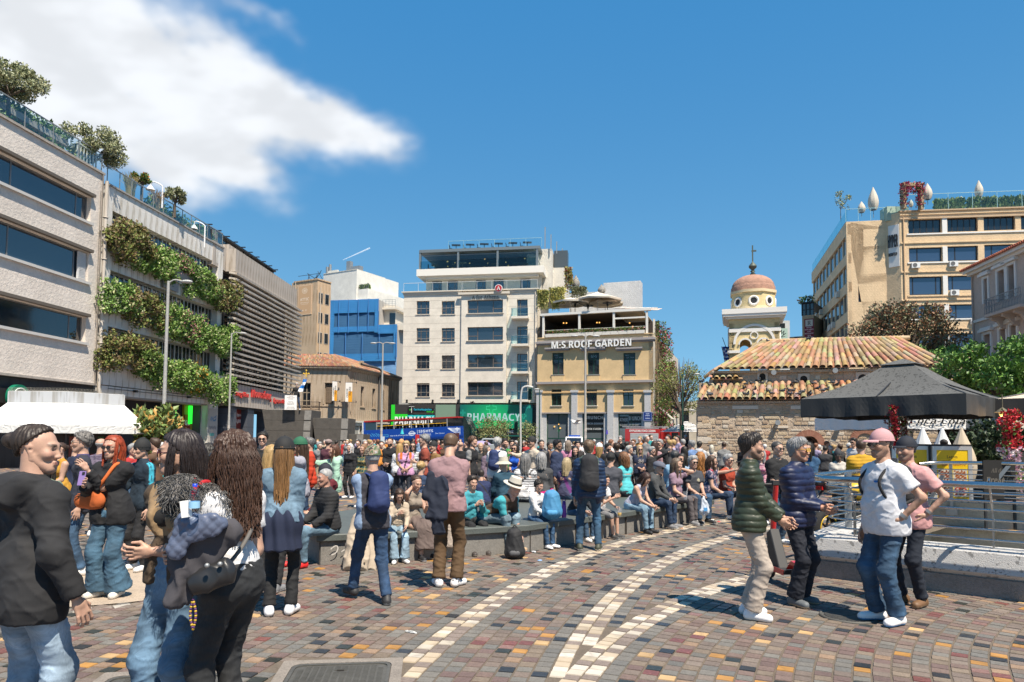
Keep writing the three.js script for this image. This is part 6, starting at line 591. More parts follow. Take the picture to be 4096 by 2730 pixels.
function lampPost(sx,sy,Z,label,o={}){const b=at(sx,1740,Z),h=at(sx,sy,Z).y,t=thing('street_lamp',label,'lamp post',[b.x,0,b.z]),m=o.m||M([0.5,0.49,0.46],0.55,{map:T.slab}),r=o.r||0.075;part('pole',[rod([0,0,0],[0,h*0.3,0],r*1.15,r*1.1,10),rod([0,h*0.3,0],[0,h,0],r,r*0.7,10)],m,t);for(const s of o.arms||[1]){part('arm',tube([[0,h-0.1,0],[s*0.25,h+0.05,0],[s*0.6,h,0]],0.035,8,5),m,t);part('lamp_head',[sph(0.14,s*0.8,h-0.02,0,1.9,0.55,1)],M([0.45,0.45,0.43],0.5),t);}if(o.wrap)part('stickers',[0.3,0.75,1.2,1.7].map((y,i)=>new THREE.CylinderGeometry(r*1.2,r*1.2,0.22,10).translate(0,y+0.6,0)),M([0.6,0.55,0.5],0.8,{map:T.speck}),t);return t;}
lampPost(652,1124,30,'tall pale lamp post in front of the hanging plants',{wrap:1,r:0.085});lampPost(914,1332,48,'thin grey lamp post before the slatted building',{wrap:1});lampPost(1525,1372,58,'double headed lamp post left of the blue bus',{arms:[-1,1],r:0.09,wrap:1});lampPost(2341,1343,50,'tall lamp post in front of the yellow house',{arms:[-1,1],wrap:1,r:0.09});
const gp=M([0.02,0.07,0.05],0.5);lampPost(2157,1556,62,'slim green pole at the seam between the two hotels',{m:gp,arms:[-0.3],r:0.06});lampPost(2731,1495,60,'green lamp post with a long arm beside the bare tree',{m:gp,arms:[1.6],r:0.07});lampPost(2790,1640,62,'dark green lantern post next to the church corner',{m:gp,arms:[-0.6],r:0.06});
{const p=at(2084,1700,58),h=at(2084,1545,58).y,t=thing('traffic_light','curved grey traffic light pole with green signal heads','traffic light',[p.x,0,p.z]);part('pole',[tube([[0,0,0],[0,h-0.6,0],[0.15,h-0.1,0],[0.5,h,0],[1.0,h-0.1,0]],0.08,30,8)],M([0.5,0.5,0.48],0.5),t);for(const[x,y]of[[0.75,h-0.65],[-0.4,2.6]]){const s=part('signal_head',[box(0.36,1.0,0.3,x,y,0)],M([0.02,0.08,0.06],0.6),t);for(let i=0;i<3;i++)part('visor',new THREE.CylinderGeometry(0.13,0.13,0.22,12,1,true).rotateX(Math.PI/2).translate(x,y+0.3-i*0.3,0.22),M([0.015,0.05,0.04],0.6),s);}}
function board(name,label,sx,y0,y1,wpx,Z,draw,pole=true){const A=at(sx,y0,Z),B=at(sx,y1,Z),h=A.y-B.y,w=wpx/2760*Z,t=thing(name,label,'sign',[A.x,0,A.z]);part('panel',face(w,h,0,(A.y+B.y)/2,0,0.06),draw,t);if(pole)part('pole',rod([0,0,-0.05],[0,A.y,-0.05],0.035),greyMetal,t);return t;}
const signTex=(bg,lines,fg='#e9e6e0',w=128,h=128)=>new THREE.MeshStandardMaterial({roughness:0.5,map:canvasTex(w,h,(g)=>{g.fillStyle=bg;g.fillRect(0,0,w,h);g.fillStyle=fg;g.textAlign='center';lines.forEach((s,i)=>{g.font='bold 24px sans-serif';g.fillText(s,w/2,40+i*32,w-12);});})});
board('info_sign','red stop sign totem standing before the blue bus',1670,1738,1780,16,62,M([0.45,0.02,0.02],0.5));board('info_sign','brown stop board with yellow bus symbol at the nose of the bus',1826,1732,1768,22,60,signTex('#4a2320',['▣','STOP','11'],'#e2b02a'));board('info_sign','red and white poster board beside the double lamp post',1531,1746,1780,15,56,signTex('#b9c9d6',['▲','◆'],'#3c6d9c'));board('info_sign','small green sign on the green lamp post near the church',2730,1701,1721,13,59.5,signTex('#0c7a50',['TAXI','⬇']),false);board('traffic_sign','small blue and red no parking sign on a pole',2428,1721,1737,7,60,M([0.08,0.06,0.4],0.5));
{const p=at(1614,1716,55),t=thing('guide_flag','turquoise guide flag held up on a thin stick over the crowd','flag',p);part('stick',rod([0,-1.0,0],[0,0.1,0],0.015),greyMetal,t);part('cloth',new THREE.ConeGeometry(0.16,0.5,6).translate(-0.1,-0.15,0),M([0.03,0.4,0.45],0.8),t);}
{const p=at(1925,1790,34),t=thing('umbrella','open lilac sun umbrella held low in the crowd before the pharmacy','umbrella',p);part('canopy',new THREE.SphereGeometry(0.55,16,6,0,6.3,0,1.1).scale(1,0.6,1),M([0.32,0.27,0.42],0.7,{side:THREE.DoubleSide}),t);part('stick',rod([0,-0.6,0],[0,0.36,0],0.015),greyMetal,t);}
for(const[sx,sy,Z,k,c,label]of[[2303,1690,30,1,[0.7,0.68,0.64],'white pigeon flying in front of the marble pilaster'],[1888,1611,50,0.8,[0.08,0.06,0.05],'small dark bird flying before the hotel wall']]){const o=thing('flying_bird',label,'bird',at(sx,sy,Z),0.4);part('body',[sph(0.09*k,0,0,0,2.1,0.9,0.9),rod([0.16*k,0,0],[0.28*k,0.02,0],0.05*k,0.01)],M(c,0.8),o);part('wing',[box(0.16*k,0.015,0.3*k,0,0.07*k,0.2*k,0,-0.35),box(0.16*k,0.015,0.3*k,0,0.07*k,-0.2*k,0,0.35)],M(c.map((v)=>v*0.8),0.8),o);}
{const a=at(1372,1040,900),b=at(1480,992,900),t=solo('contrail',rod(a,b,0.35,1.0,6),new THREE.MeshStandardMaterial({color:0xffffff,roughness:1,transparent:true,opacity:0.35}),'short thin white vapour trail in the blue sky','vapour trail');t.castShadow=false;}
tree('street_tree','round willowy street tree in front of the pharmacy','tree',at(1973,1700,66).setY(0),{h:3.8,cy:2.4,cr:[1.7,1.3,1.5],n:2600,s:0.16,cols:[[0.2,0.22,0.08],[0.26,0.24,0.1],[0.14,0.18,0.06]],sd:11,droop:0.7});
tree('street_tree','half bare street tree with drooping twigs beside the traffic light','tree',at(2112,1700,66).setY(0),{h:3.9,cy:2.1,cr:[1.1,1.1,1.1],n:1100,s:0.16,cols:[[0.18,0.24,0.07],[0.26,0.26,0.12]],sd:12,droop:0.8});
{const t=tree('bare_tree','tall half leafed tree with bare reddish twigs left of the church','tree',at(2725,1700,66).setY(0),{h:9,cy:6.2,cr:[2.2,2.6,2.2],n:5200,s:0.16,cols:[[0.24,0.26,0.05],[0.3,0.28,0.07],[0.16,0.22,0.05]],tr:0.22,clumps:30,limbs:14,sd:13});seed(19);const g=[];for(let i=0;i<150;i++){const a=rr(0,6.28),r=rr(0.2,2.4),x=Math.cos(a)*r,z=Math.sin(a)*r,y=rr(5.5,7.6);g.push(rod([x*0.7,y,z*0.7],[x*1.25,y+rr(1.2,2.2)*(1.15-r*0.25),z*1.25],0.03,0.008,4));}stuff(part('bare_twigs',g,M([0.2,0.13,0.11],0.9),t));}
{const p=at(2745,1700,70),t=thing('parasol','striped black and white parasol beyond the fire engine','parasol',[p.x,0,p.z]);const tx=canvasTex(128,64,(g,w,h)=>{for(let i=0;i<16;i++){g.fillStyle=i%2?'#e6e4df':'#2a2a2c';g.fillRect(0,i*4,w,4);}});const cg=new THREE.ConeGeometry(2.6,1.1,8,4,true).translate(0,3.0,0);cg.userData.keep=true;part('canopy',cg,new THREE.MeshStandardMaterial({map:tx,roughness:0.9,side:THREE.DoubleSide}),t);part('pole',rod([0,0,0],[0,3.5,0],0.05),greyMetal,t);}
{const t=fac('street_house','pale street house closing the view between the yellow house and the church','building',at(2600,1700,135),at(2830,1700,132)),H=9;part('wall',b6(0,0,-8,t.W,H,0),M([0.6,0.53,0.42],0.9,{map:T.plaster}),t);for(let i=0;i<4;i++)for(const y of[1.2,5])part('window',b6(1+i*2.6,y,-0.02,2.2+i*2.6,y+2.2,0.05),paneMat[1],t);const u=fac('street_house','pale narrow house wall beyond the bare tree, hung with creepers','building',at(2655,1700,110),at(2688,1700,120));part('wall',b6(0,0,-6,u.W,13,0),M([0.62,0.58,0.52],0.9,{map:T.plaster}),u);for(const y of[4,8])part('window',b6(u.W*0.3,y,-0.02,u.W*0.7,y+2,0.05),paneMat[1],u);}
tree('eucalyptus','large drooping eucalyptus with rust coloured top behind the church roof','tree',at(3630,1700,56).setY(0),{h:13,cy:10.3,cr:[4.5,2.7,2.6],n:15000,s:0.24,cols:[[0.17,0.18,0.1],[0.30,0.15,0.08],[0.28,0.14,0.075],[0.22,0.17,0.09],[0.15,0.17,0.09]],clumps:70,limbs:26,droop:1.6,tr:0.3,sd:14,cs:0.3});
const fresh=[[0.09,0.19,0.025],[0.12,0.24,0.035],[0.065,0.14,0.025],[0.15,0.27,0.045]];
tree('plane_tree','fresh green tree at the right edge in front of the pinkish townhouse','tree',at(4010,1700,31).setY(0),{h:7.0,cy:4.7,cr:[2.6,1.5,2.0],n:8000,s:0.2,cols:fresh,clumps:64,limbs:26,sd:15,cs:0.34});tree('plane_tree','fresh green tree behind the right end of the church roof','tree',at(3745,1700,52).setY(0),{h:9,cy:7.1,cr:[2.6,1.8,2],n:8000,s:0.24,cols:fresh,clumps:44,limbs:16,sd:16});
{const p=at(610,1700,21).setY(0);tree('oleander','oleander bush with orange brown leaves beside the white kiosk','bush',p,{h:2.4,cy:1.75,cr:[0.75,0.75,0.7],n:2600,s:0.2,cols:[[0.14,0.2,0.05],[0.18,0.24,0.06],[0.42,0.24,0.06],[0.12,0.16,0.05]],clumps:18,tr:0.06,sd:17});}
{
const Z=20.4,c=V3((147-2048)/2760*19,0,-Z),t=thing('kiosk','white six sided kiosk with a wide white canopy and pigeon spikes on top','kiosk',c);const hex=(r,y,i)=>V3(r*Math.sin((i+0.5)*Math.PI/3),y,r*Math.cos((i+0.5)*Math.PI/3));const y0=2.55,y1=2.86,e=1.93;
const quad=(a,b,cc,d)=>{const g=new THREE.BufferGeometry();g.setAttribute('position',new THREE.Float32BufferAttribute([a,b,cc,a,cc,d].flatMap((v)=>v.toArray()),3));g.computeVertexNormals();return g;};
const cloth=M([0.83,0.81,0.77],0.85,{side:THREE.DoubleSide,bumpMap:T.fold,bumpScale:0.004});
for(let i=0;i<6;i++){part('fascia_panel',new THREE.BoxGeometry(1.6,y1-y0,0.05).translate(0,(y0+y1)/2,1.386).rotateY((i+1)*Math.PI/3),M([0.62,0.63,0.64],0.6,{map:T.streak}),t);part('canopy',quad(hex(1.62,y0,i),hex(2.32,e,i),hex(2.32,e,i+1),hex(1.62,y0,i+1)),cloth,t);part('valance',quad(hex(2.33,e+0.01,i),hex(2.34,e-0.22,i),hex(2.34,e-0.22,i+1),hex(2.33,e+0.01,i+1)),M([0.68,0.67,0.64],0.9,{side:THREE.DoubleSide,bumpMap:T.fold,bumpScale:0.01}),t);}
part('roof',new THREE.CylinderGeometry(1.6,1.6,0.06,6).rotateY(Math.PI/6).translate(0,y1-0.02,0),white,t);part('booth',new THREE.CylinderGeometry(1.25,1.25,y0,6).rotateY(Math.PI/6).translate(0,y0/2,0),M([0.1,0.09,0.09],0.7),t);const sp=[];for(let k=0;k<2;k++)for(let i=0;i<40;i++){const p=hex(1.6,0,k===0?5:0).lerp(hex(1.6,0,k===0?6:1),i/40);sp.push(rod([p.x,y1,p.z],[p.x-0.03,y1+0.11,p.z],0.004,0.002,3),rod([p.x,y1,p.z],[p.x+0.03,y1+0.11,p.z],0.004,0.002,3));}stuff(part('pigeon_spikes',sp,M([0.5,0.45,0.36],0.5,{metalness:0.5}),t));
const cf=canvasTex(256,128,(g,w,h)=>{g.fillStyle='#2b211c';g.fillRect(0,0,w,h);['#7a3a2a','#a0813a','#2f5f86','#8a2f28','#3f5f3a','#c0a05a'].forEach((cc,i)=>{g.fillStyle=cc;g.fillRect(8+i*42,10+(i%2)*40,36,56);});g.fillStyle='#cfc8bd';g.font='italic 40px serif';g.fillText('Coca-Cola',60,78);});for(const i of[-0.5,0.5]){const q=face(1.2,1.6,0,0.95,1.12,0.04);q.rotateY((i+0.5)*Math.PI/3);part('display',q,new THREE.MeshStandardMaterial({map:cf,roughness:0.6}),t);}
}
const SEATF=[[-2.52,-9.07],[-1.2,-9.52],[0.25,-10.26],[1.01,-11.1],[2.0,-12.2],[3.28,-13.66],[4.3,-14.75]],SEATH=0.40;
{
const poly=[...SEATF,[4.0,-16.0],[1.6,-15.3],[-0.5,-14.4],[-2.4,-12.8],[-3.6,-11.0]].map(([x,z])=>[x,-z]);const t=thing('stone_seat','long low stone seat platform with a dark top where people sit','stone bench');
const ins=poly.map(([x,z],i,a)=>{const cx=0.5,cz=13.4,dx=cx-x,dz=cz-z,l=Math.hypot(dx,dz);return[x+dx/l*0.06,z+dz/l*0.06];});
part('base',ext(ins,SEATH-0.08).rotateX(-Math.PI/2),M([0.27,0.255,0.23],0.85,{map:T.slab,bumpMap:T.bumpFine,bumpScale:0.003}),t);part('top',ext(poly,0.07,[],0.012).rotateX(-Math.PI/2).translate(0,SEATH-0.08,0),M([0.12,0.135,0.125],0.55,{map:T.slab}),t);
const jt=[];for(let i=0;i+1<SEATF.length;i++)for(const k of[0,0.5]){const a=SEATF[i],b=SEATF[i+1],x=lerp(a[0],b[0],k),z=lerp(a[1],b[1],k);jt.push(box(0.008,SEATH-0.09,0.12,x,(SEATH-0.09)/2,z-0.12,Math.atan2(-(b[1]-a[1]),b[0]-a[0])));}jt.forEach((g)=>part('joint',g,M([0.08,0.07,0.06],0.9),t));
const a=SEATF[0],b=SEATF[1],ang=Math.atan2(-(b[1]-a[1]),b[0]-a[0]),gt=canvasTex(128,64,(g,w,h)=>{g.clearRect(0,0,w,h);g.strokeStyle='#c9c4bd';g.lineWidth=3;g.beginPath();g.moveTo(14,30);g.bezierCurveTo(40,0,44,44,16,48);g.moveTo(46,40);g.bezierCurveTo(64,20,60,56,72,40);g.moveTo(78,20);g.lineTo(82,50);g.lineTo(92,26);g.lineTo(104,56);g.lineTo(112,20);g.stroke();});const gm=new THREE.MeshStandardMaterial({map:gt,transparent:true,alphaTest:0.4,roughness:0.9});const gg=new THREE.PlaneGeometry(0.55,0.26).rotateY(ang).translate(lerp(a[0],b[0],0.28),0.2,lerp(a[1],b[1],0.28)+0.012);gg.userData.keep=true;part('graffiti',gg,gm,t);
}
{
const A=V3(PIT0[0],0,PIT0[1]),B=A.clone().add(V3(PITD[0]*7,0,PITD[1]*7)),t=fac('stairwell','concrete stairwell parapet and pit of the metro entrance','stairwell',A,B);const cm=M([0.60,0.585,0.56],0.88,{map:T.speck,bumpMap:T.bumpFine,bumpScale:0.006}),cb=M([0.34,0.31,0.28],0.92,{map:T.concrete,bumpMap:T.bumpFine,bumpScale:0.012}),ci=M([0.42,0.38,0.31],0.9,{map:T.concrete,bumpMap:T.bumpFine,bumpScale:0.004});
const prof=[[0.0,0.16],[0.06,0.2],[0.0,0.24],[-0.03,0.46],[-0.06,0.5],[-0.36,0.5],[-0.4,0.46],[-0.4,-2.5],[-0.02,-2.5],[-0.02,0.16]];const along=(p,L)=>ext(p,L).rotateY(Math.PI/2);
const sweep=(p,L)=>{const g=ext(p.map(([z,y])=>[-z,y]),L);return g.rotateY(Math.PI/2).scale(1,1,1);};
part('parapet',[sweep([[-0.06,0.2],[0.0,0.26],[-0.04,0.47],[-0.09,0.51],[-0.36,0.51],[-0.4,0.47],[-0.4,0.2]],7).translate(0,0,0),b6(0.02,0.2,-7.4,0.42,0.5,-0.42),b6(0.43,0.2,-7.8,7.5,0.48,-7.45)],cm,t);part('base',[b6(-0.005,-2.5,-0.39,7,0.2,-0.03),b6(0.03,-2.5,-7.4,0.41,0.19,-0.4),b6(0.42,-2.5,-7.8,7.5,0.19,-7.46)],cb,t);part('inner_wall',[b6(0.412,-2.5,-7.45,0.43,0.47,-0.41),b6(0.43,-2.5,-7.452,7.5,0.46,-7.435),b6(0.3,-2.6,-7.6,8,-2.5,-0.2)],ci,t);
const sm=M([0.58,0.57,0.55],0.24,{metalness:1,map:T.grain,roughnessMap:T.grain}),rl=thing('steel_railing','stainless steel stairwell railing with a thick top tube and many thin bars','railing',t.position,t.rotation.y),zy=(y)=>(y<0.9?-0.22+(y-0.5)*0.03:-0.21+(y-0.9)*1.05),hs=[0.6,0.71,0.82,0.93,1.03,1.12];
part('hand_rail',tube([[0.25,1.2,-6.9],[0.2,1.23,-2.0],[0.05,1.22,-0.2],[0.3,1.22,0.18],[0.9,1.22,0.2],[7,1.22,0.2]],0.036,90,12),sm,rl,null);hs.forEach((y)=>part('bar',tube([[0.3,y,-6.9],[0.28,y,-1.2],[0.22,y,-0.35+(zy(y)+0.22)*0.4],[0.45,y,zy(y)+0.03],[0.9,y,zy(y)+0.035],[7,y,zy(y)+0.035]],0.0125,80,7),sm,rl));
const post=(x)=>part('post',[b6(x-0.008,0.35,-0.26,x+0.008,0.92,-0.17),ext([[-0.175,0.88],[0.22,1.27],[0.16,1.29],[-0.265,0.88]],0.016).rotateY(-Math.PI/2).translate(x+0.008,0,0)],M([0.45,0.43,0.40],0.35,{metalness:1,roughnessMap:T.grain}),rl);[0.55,1.95,3.4,4.9].forEach(post);for(const x of[0.62,2.02,3.47])part('fixing_plate',[b6(x-0.08,0.3,-0.43,x+0.06,0.48,-0.41),sph(0.02,x,0.4,-0.435)],greyMetal,rl);for(const z of[-1.2,-3.0,-5.0])part('post',[box(0.09,0.8,0.014,0.26,0.85,z),],greyMetal,rl);part('brace',[ext([[-0.5,0.5],[-0.42,0.5],[0.2,1.24],[0.12,1.24]],0.014).rotateY(-0.9).translate(0.75,0,-0.6)],greyMetal,rl);part('brace',[ext([[-0.5,0.5],[-0.42,0.5],[0.2,1.24],[0.12,1.24]],0.014).rotateY(-0.9).translate(1.25,0,-1.6)],greyMetal,rl);
const bk=thing('steel_railing','farther steel railing along the back of the stairwell','railing',t.position,t.rotation.y);part('hand_rail',tube([[0.3,1.22,-7.0],[0.6,1.25,-7.2],[8,1.25,-7.2]],0.036,40,10),sm,bk);hs.forEach((y)=>part('bar',tube([[0.4,y,-7.3],[8,y,-7.3]],0.0125,4,6),sm,bk));for(const x of[0.8,2.6,4.4,6.2])part('post',[b6(x-0.03,0.1,-7.42,x+0.03,1.22,-7.4),b6(x-0.1,0.2,-7.41,x+0.1,0.36,-7.38)],greyMetal,bk);{const dg=part('brace',ext([[-0.4,0.6],[-0.32,0.6],[0.1,1.22],[0.02,1.22]],0.014).translate(1.7,0,-7.25),greyMetal,bk);}
}
function sqParasol(label,sx,Z,half,eave,top,turn,m,vm,vh,o={}){
const b=at(sx,1700,Z),t=thing('cafe_parasol',label,'parasol',[b.x,0,b.z],turn),n=14,pos=[],quad=(a,b2,c,d,nu=n,nv=10,f)=>{const at2=(u,v)=>{const p=V3(...a).lerp(V3(...b2),u),q=V3(...d).lerp(V3(...c),u);const r=p.lerp(q,v);if(f)f(r,u,v);return r;};for(let i=0;i<nu;i++)for(let j=0;j<nv;j++){const p=at2(i/nu,j/nv),q=at2((i+1)/nu,j/nv),r=at2((i+1)/nu,(j+1)/nv),s=at2(i/nu,(j+1)/nv);pos.push(...p.toArray(),...q.toArray(),...r.toArray(),...p.toArray(),...r.toArray(),...s.toArray());}};
const mk=()=>{const g=new THREE.BufferGeometry();g.setAttribute('position',new THREE.Float32BufferAttribute(pos.splice(0),3));g.computeVertexNormals();return g;},H=half,cs=[[-H,eave,H],[H,eave,H],[H,eave,-H],[-H,eave,-H]],tp=0.32;
for(let i=0;i<4;i++){const a=cs[i],b2=cs[(i+1)%4];quad(a,b2,[b2[0]/H*tp,top,b2[2]/H*tp],[a[0]/H*tp,top,a[2]/H*tp],n,10,(p,u,v)=>{p.y-=0.14*Math.sin(Math.PI*v)*0.6+0.06*Math.sin(Math.PI*u)*Math.sin(Math.PI*v);});}part('canopy',mk(),m,t);
for(let i=0;i<4;i++){const a=cs[i],b2=cs[(i+1)%4],k=1.006;quad([a[0]*k,eave,a[2]*k],[b2[0]*k,eave,b2[2]*k],[b2[0]*k,eave-vh,b2[2]*k],[a[0]*k,eave-vh,a[2]*k],40,3,(p,u,v)=>{const w=0.03*v*Math.sin(u*38+i)*Math.sin(u*Math.PI);p.x+=(i%2?w:0)*1;p.z+=i%2?0:w;p.y+=0.012*v*Math.sin(u*17);});part('valance',mk(),vm,t);}
const fr=[];for(const c of cs)fr.push(rod([0,top-0.1,0],[c[0]*0.99,eave,c[2]*0.99],0.022,0.018,6));for(let i=0;i<4;i++){const a=cs[i],b2=cs[(i+1)%4];fr.push(rod([0,top-0.1,0],[(a[0]+b2[0])/2,eave,(a[2]+b2[2])/2],0.02,0.016,6));}part('ribs',fr,o.fm||darkMetal,t);part('pole',rod([0,0,0],[0,top,0],o.pr||0.05),o.fm||darkMetal,t);part('vent_cap',[new THREE.ConeGeometry(tp*1.7,0.16,4,1).rotateY(Math.PI/4).translate(0,top+0.1,0)],m,t);return t;}
const blk=M([0.12,0.12,0.115],0.9,{map:T.speck,side:THREE.DoubleSide,bumpMap:T.bumpFine,bumpScale:0.001}),blk2=M([0.045,0.046,0.047],0.8,{side:THREE.DoubleSide,map:T.cloth});
const gpara=sqParasol('big charcoal square parasol with splashes of bird droppings, in front of the church',3618,16,1.66,2.64,3.42,0.74,blk,blk2,0.42,{pr:0.06});
sqParasol('charcoal parasol cut off by the right edge',4440,15.0,1.7,2.62,3.2,0.74,M([0.55,0.47,0.36],0.9,{side:THREE.DoubleSide}),blk2,0.42);
{const wc=M([0.72,0.71,0.69],0.85,{side:THREE.DoubleSide,bumpMap:T.fold,bumpScale:0.01}),t=sqParasol('white drinks parasol with black script behind the charcoal one',3645,21.5,2.0,2.42,2.82,0.12,wc,wc,0.40,{fm:M([0.6,0.58,0.54],0.5)});
const tx=canvasTex(256,96,(g,w,h)=>{g.clearRect(0,0,w,h);g.fillStyle='#191817';g.font='italic bold 66px serif';g.fillText('Coca-Cola',4,64,246);g.lineWidth=4;g.strokeStyle='#191817';g.beginPath();g.moveTo(20,78);g.bezierCurveTo(70,60,110,96,160,76);g.stroke();}),lm=new THREE.MeshStandardMaterial({map:tx,transparent:true,alphaTest:0.35,roughness:0.8});for(const[x,z,ry,w]of[[-0.75,2.06,0,1.8]]){const g=new THREE.PlaneGeometry(w,0.34).rotateY(ry).translate(x,2.23,z);g.userData.keep=true;part('script_lettering',g,lm,t);}}
sqParasol('beige parasol at the far right behind the flower garland',3990,20,1.3,2.35,2.62,0.3,M([0.6,0.52,0.42],0.9,{side:THREE.DoubleSide}),M([0.55,0.48,0.4],0.9,{side:THREE.DoubleSide}),0.3);
for(const[sx,Z,c,label]of[[3690,18.5,[0.62,0.64,0.66],'closed pale parasol with blue hem behind the menu boards, left one'],[3768,18.8,[0.6,0.61,0.62],'closed pale parasol with blue hem behind the menu boards, middle one'],[3845,18.5,[0.5,0.42,0.32],'closed beige parasol to the right of the pale closed ones']])parasolShut('parasol',label,at(sx,1700,Z).setY(0),2.05,0.33,M(c,0.9),null);
{
const fl=(label,sx,Z,y0,y1,r,cs,n,sd)=>{seed(sd);const b=at(sx,1700,Z),t=thing('flower_garland',label,'flowers',[b.x,0,b.z]);leaves('blossom',t,n,0.075,()=>{const v=R(),y=lerp(y0,y1,v),k=r*(0.6+0.6*Math.sin(v*9)**2);return[rr(-k,k),y,rr(-k,k),R()<0.16?pick(fresh):pick(cs(v))];});part('stem',tube([[0,y0,0],[0.03,(y0+y1)/2,0.02],[0,y1,0]],0.012,8,4),M([0.06,0.09,0.03],0.9),t);};
const reds=[[0.5,0.02,0.025],[0.6,0.03,0.04],[0.38,0.015,0.02]],pinks=[[0.75,0.36,0.45],[0.8,0.55,0.6],[0.78,0.7,0.7]];
fl('garland of red blossom turning pink below, on the right parasol post',4045,13.6,0.75,2.28,0.17,(v)=>(v>0.52?reds:pinks),1500,301);fl('white and dark red blossom round the pole of the charcoal parasol',3592,15.8,1.75,2.4,0.2,(v)=>(R()<0.5?[[0.7,0.68,0.64]]:[[0.25,0.01,0.02]]),700,302);fl('thin string of dark red blossom hanging under the charcoal parasol',3575,14.6,1.55,2.42,0.045,()=>[[0.3,0.01,0.02]],320,303);
const lp=at(4010,1655,14.2),t=thing('cafe_lamp','small lit yellow bulb lamp under the right parasol','lamp',lp);part('bulb',sph(0.06),new THREE.MeshStandardMaterial({color:0xffcc66,emissive:col([1,0.55,0.15]),emissiveIntensity:1.2}),t);part('shade',[new THREE.ConeGeometry(0.15,0.12,14,1,true).translate(0,0.08,0),rod([0,0.1,0],[0,0.4,0],0.012)],M([0.12,0.1,0.06],0.6,{side:THREE.DoubleSide}),t);const pl=new THREE.PointLight(col([1,0.6,0.25]),0.4,6,2);pl.position.set(0,-0.08,0);pl.castShadow=true;t.add(pl);
const dk=[[0.03,0.06,0.02],[0.045,0.075,0.025],[0.025,0.04,0.02]];tree('dark_shrub','dark green shrub behind the menu boards under the parasols','shrub',at(3955,1700,19).setY(0),{h:2,cy:1.35,cr:[1.0,0.8,0.8],n:3200,s:0.13,cols:dk,clumps:18,sd:31});
solo('cafe_wall',[box(9,2.3,0.3)],M([0.035,0.033,0.03],0.85,{map:T.wood}),'dark timber café wall under the parasols at the right','wall',at(4250,1700,22).setY(1.15),0.2);
}
{
const tx=(a)=>canvasTex(256,420,(g,w,h)=>{g.fillStyle='#d8b312';g.fillRect(0,0,w,h);g.fillStyle='#2a1a10';g.textAlign='center';g.font='bold 26px serif';g.fillText('∴ ∵',128,28);g.fillText('Lagom',128,54);g.font='8px sans-serif';g.fillText('The Food Street',128,66);g.fillStyle='#8d2a12';g.font='bold 30px serif';g.fillText(a,128,106,230);for(let r=0;r<3;r++)for(let c=0;c<2;c++){const x=10+c*124,y=124+r*98;g.fillStyle='#b9b2a2';g.fillRect(x,y,112,86);for(let k=0;k<46;k++){g.fillStyle=['#6b2a14','#8f4a1c','#c98a2e','#3d1a10','#a3331c','#d8b36a','#4f7a2a'][(k*7+r*3+c)%7];g.beginPath();g.ellipse(x+12+(k*37%88),y+14+(k*53%58),9,5,k,0,7);g.fill();}}});
for(const[sx,Z,a,label]of[[3640,14.8,'...Gyros!','yellow food menu board half hidden behind the man in the navy cap'],[3802,14.6,'...Blockbusters!','yellow food menu board standing free to the right of the men']]){const p=at(sx,1700,Z),t=thing('menu_board',label,'sign',[p.x,0,p.z],-0.12);part('poster',face(0.62,1.34,0,0.83,0.02,0.02),new THREE.MeshStandardMaterial({map:tx(a),roughness:0.4}),t);part('frame',[b6(-0.39,0.1,-0.03,-0.31,1.58,0.04),b6(0.31,0.1,-0.03,0.39,1.58,0.04),b6(-0.31,1.5,-0.03,0.31,1.58,0.04),b6(-0.31,0.1,-0.03,0.31,0.16,0.04)],M([0.55,0.55,0.54],0.4,{metalness:0.6}),t);part('back_panel',b6(-0.42,0.05,-0.07,0.42,1.62,-0.03),dark,t);}
const p=at(3990,1700,13.4),t=thing('chalk_board','dark breakfast chalkboard at the foot of the flower garland','sign',[p.x,0,p.z]);part('panel',face(0.62,0.75,0,0.95,0,0.03),new THREE.MeshStandardMaterial({roughness:0.8,map:canvasTex(128,128,(g,w,h)=>{g.fillStyle='#1b1815';g.fillRect(0,0,w,h);g.fillStyle='#6d665c';g.font='italic 18px serif';g.fillText('All day',30,40);g.font='italic bold 26px serif';g.fillText('Breakfast!',8,74);})}),t);part('legs',[b6(-0.3,0,-0.02,-0.26,0.6,0.02),b6(0.26,0,-0.02,0.3,0.6,0.02)],dark,t);
}
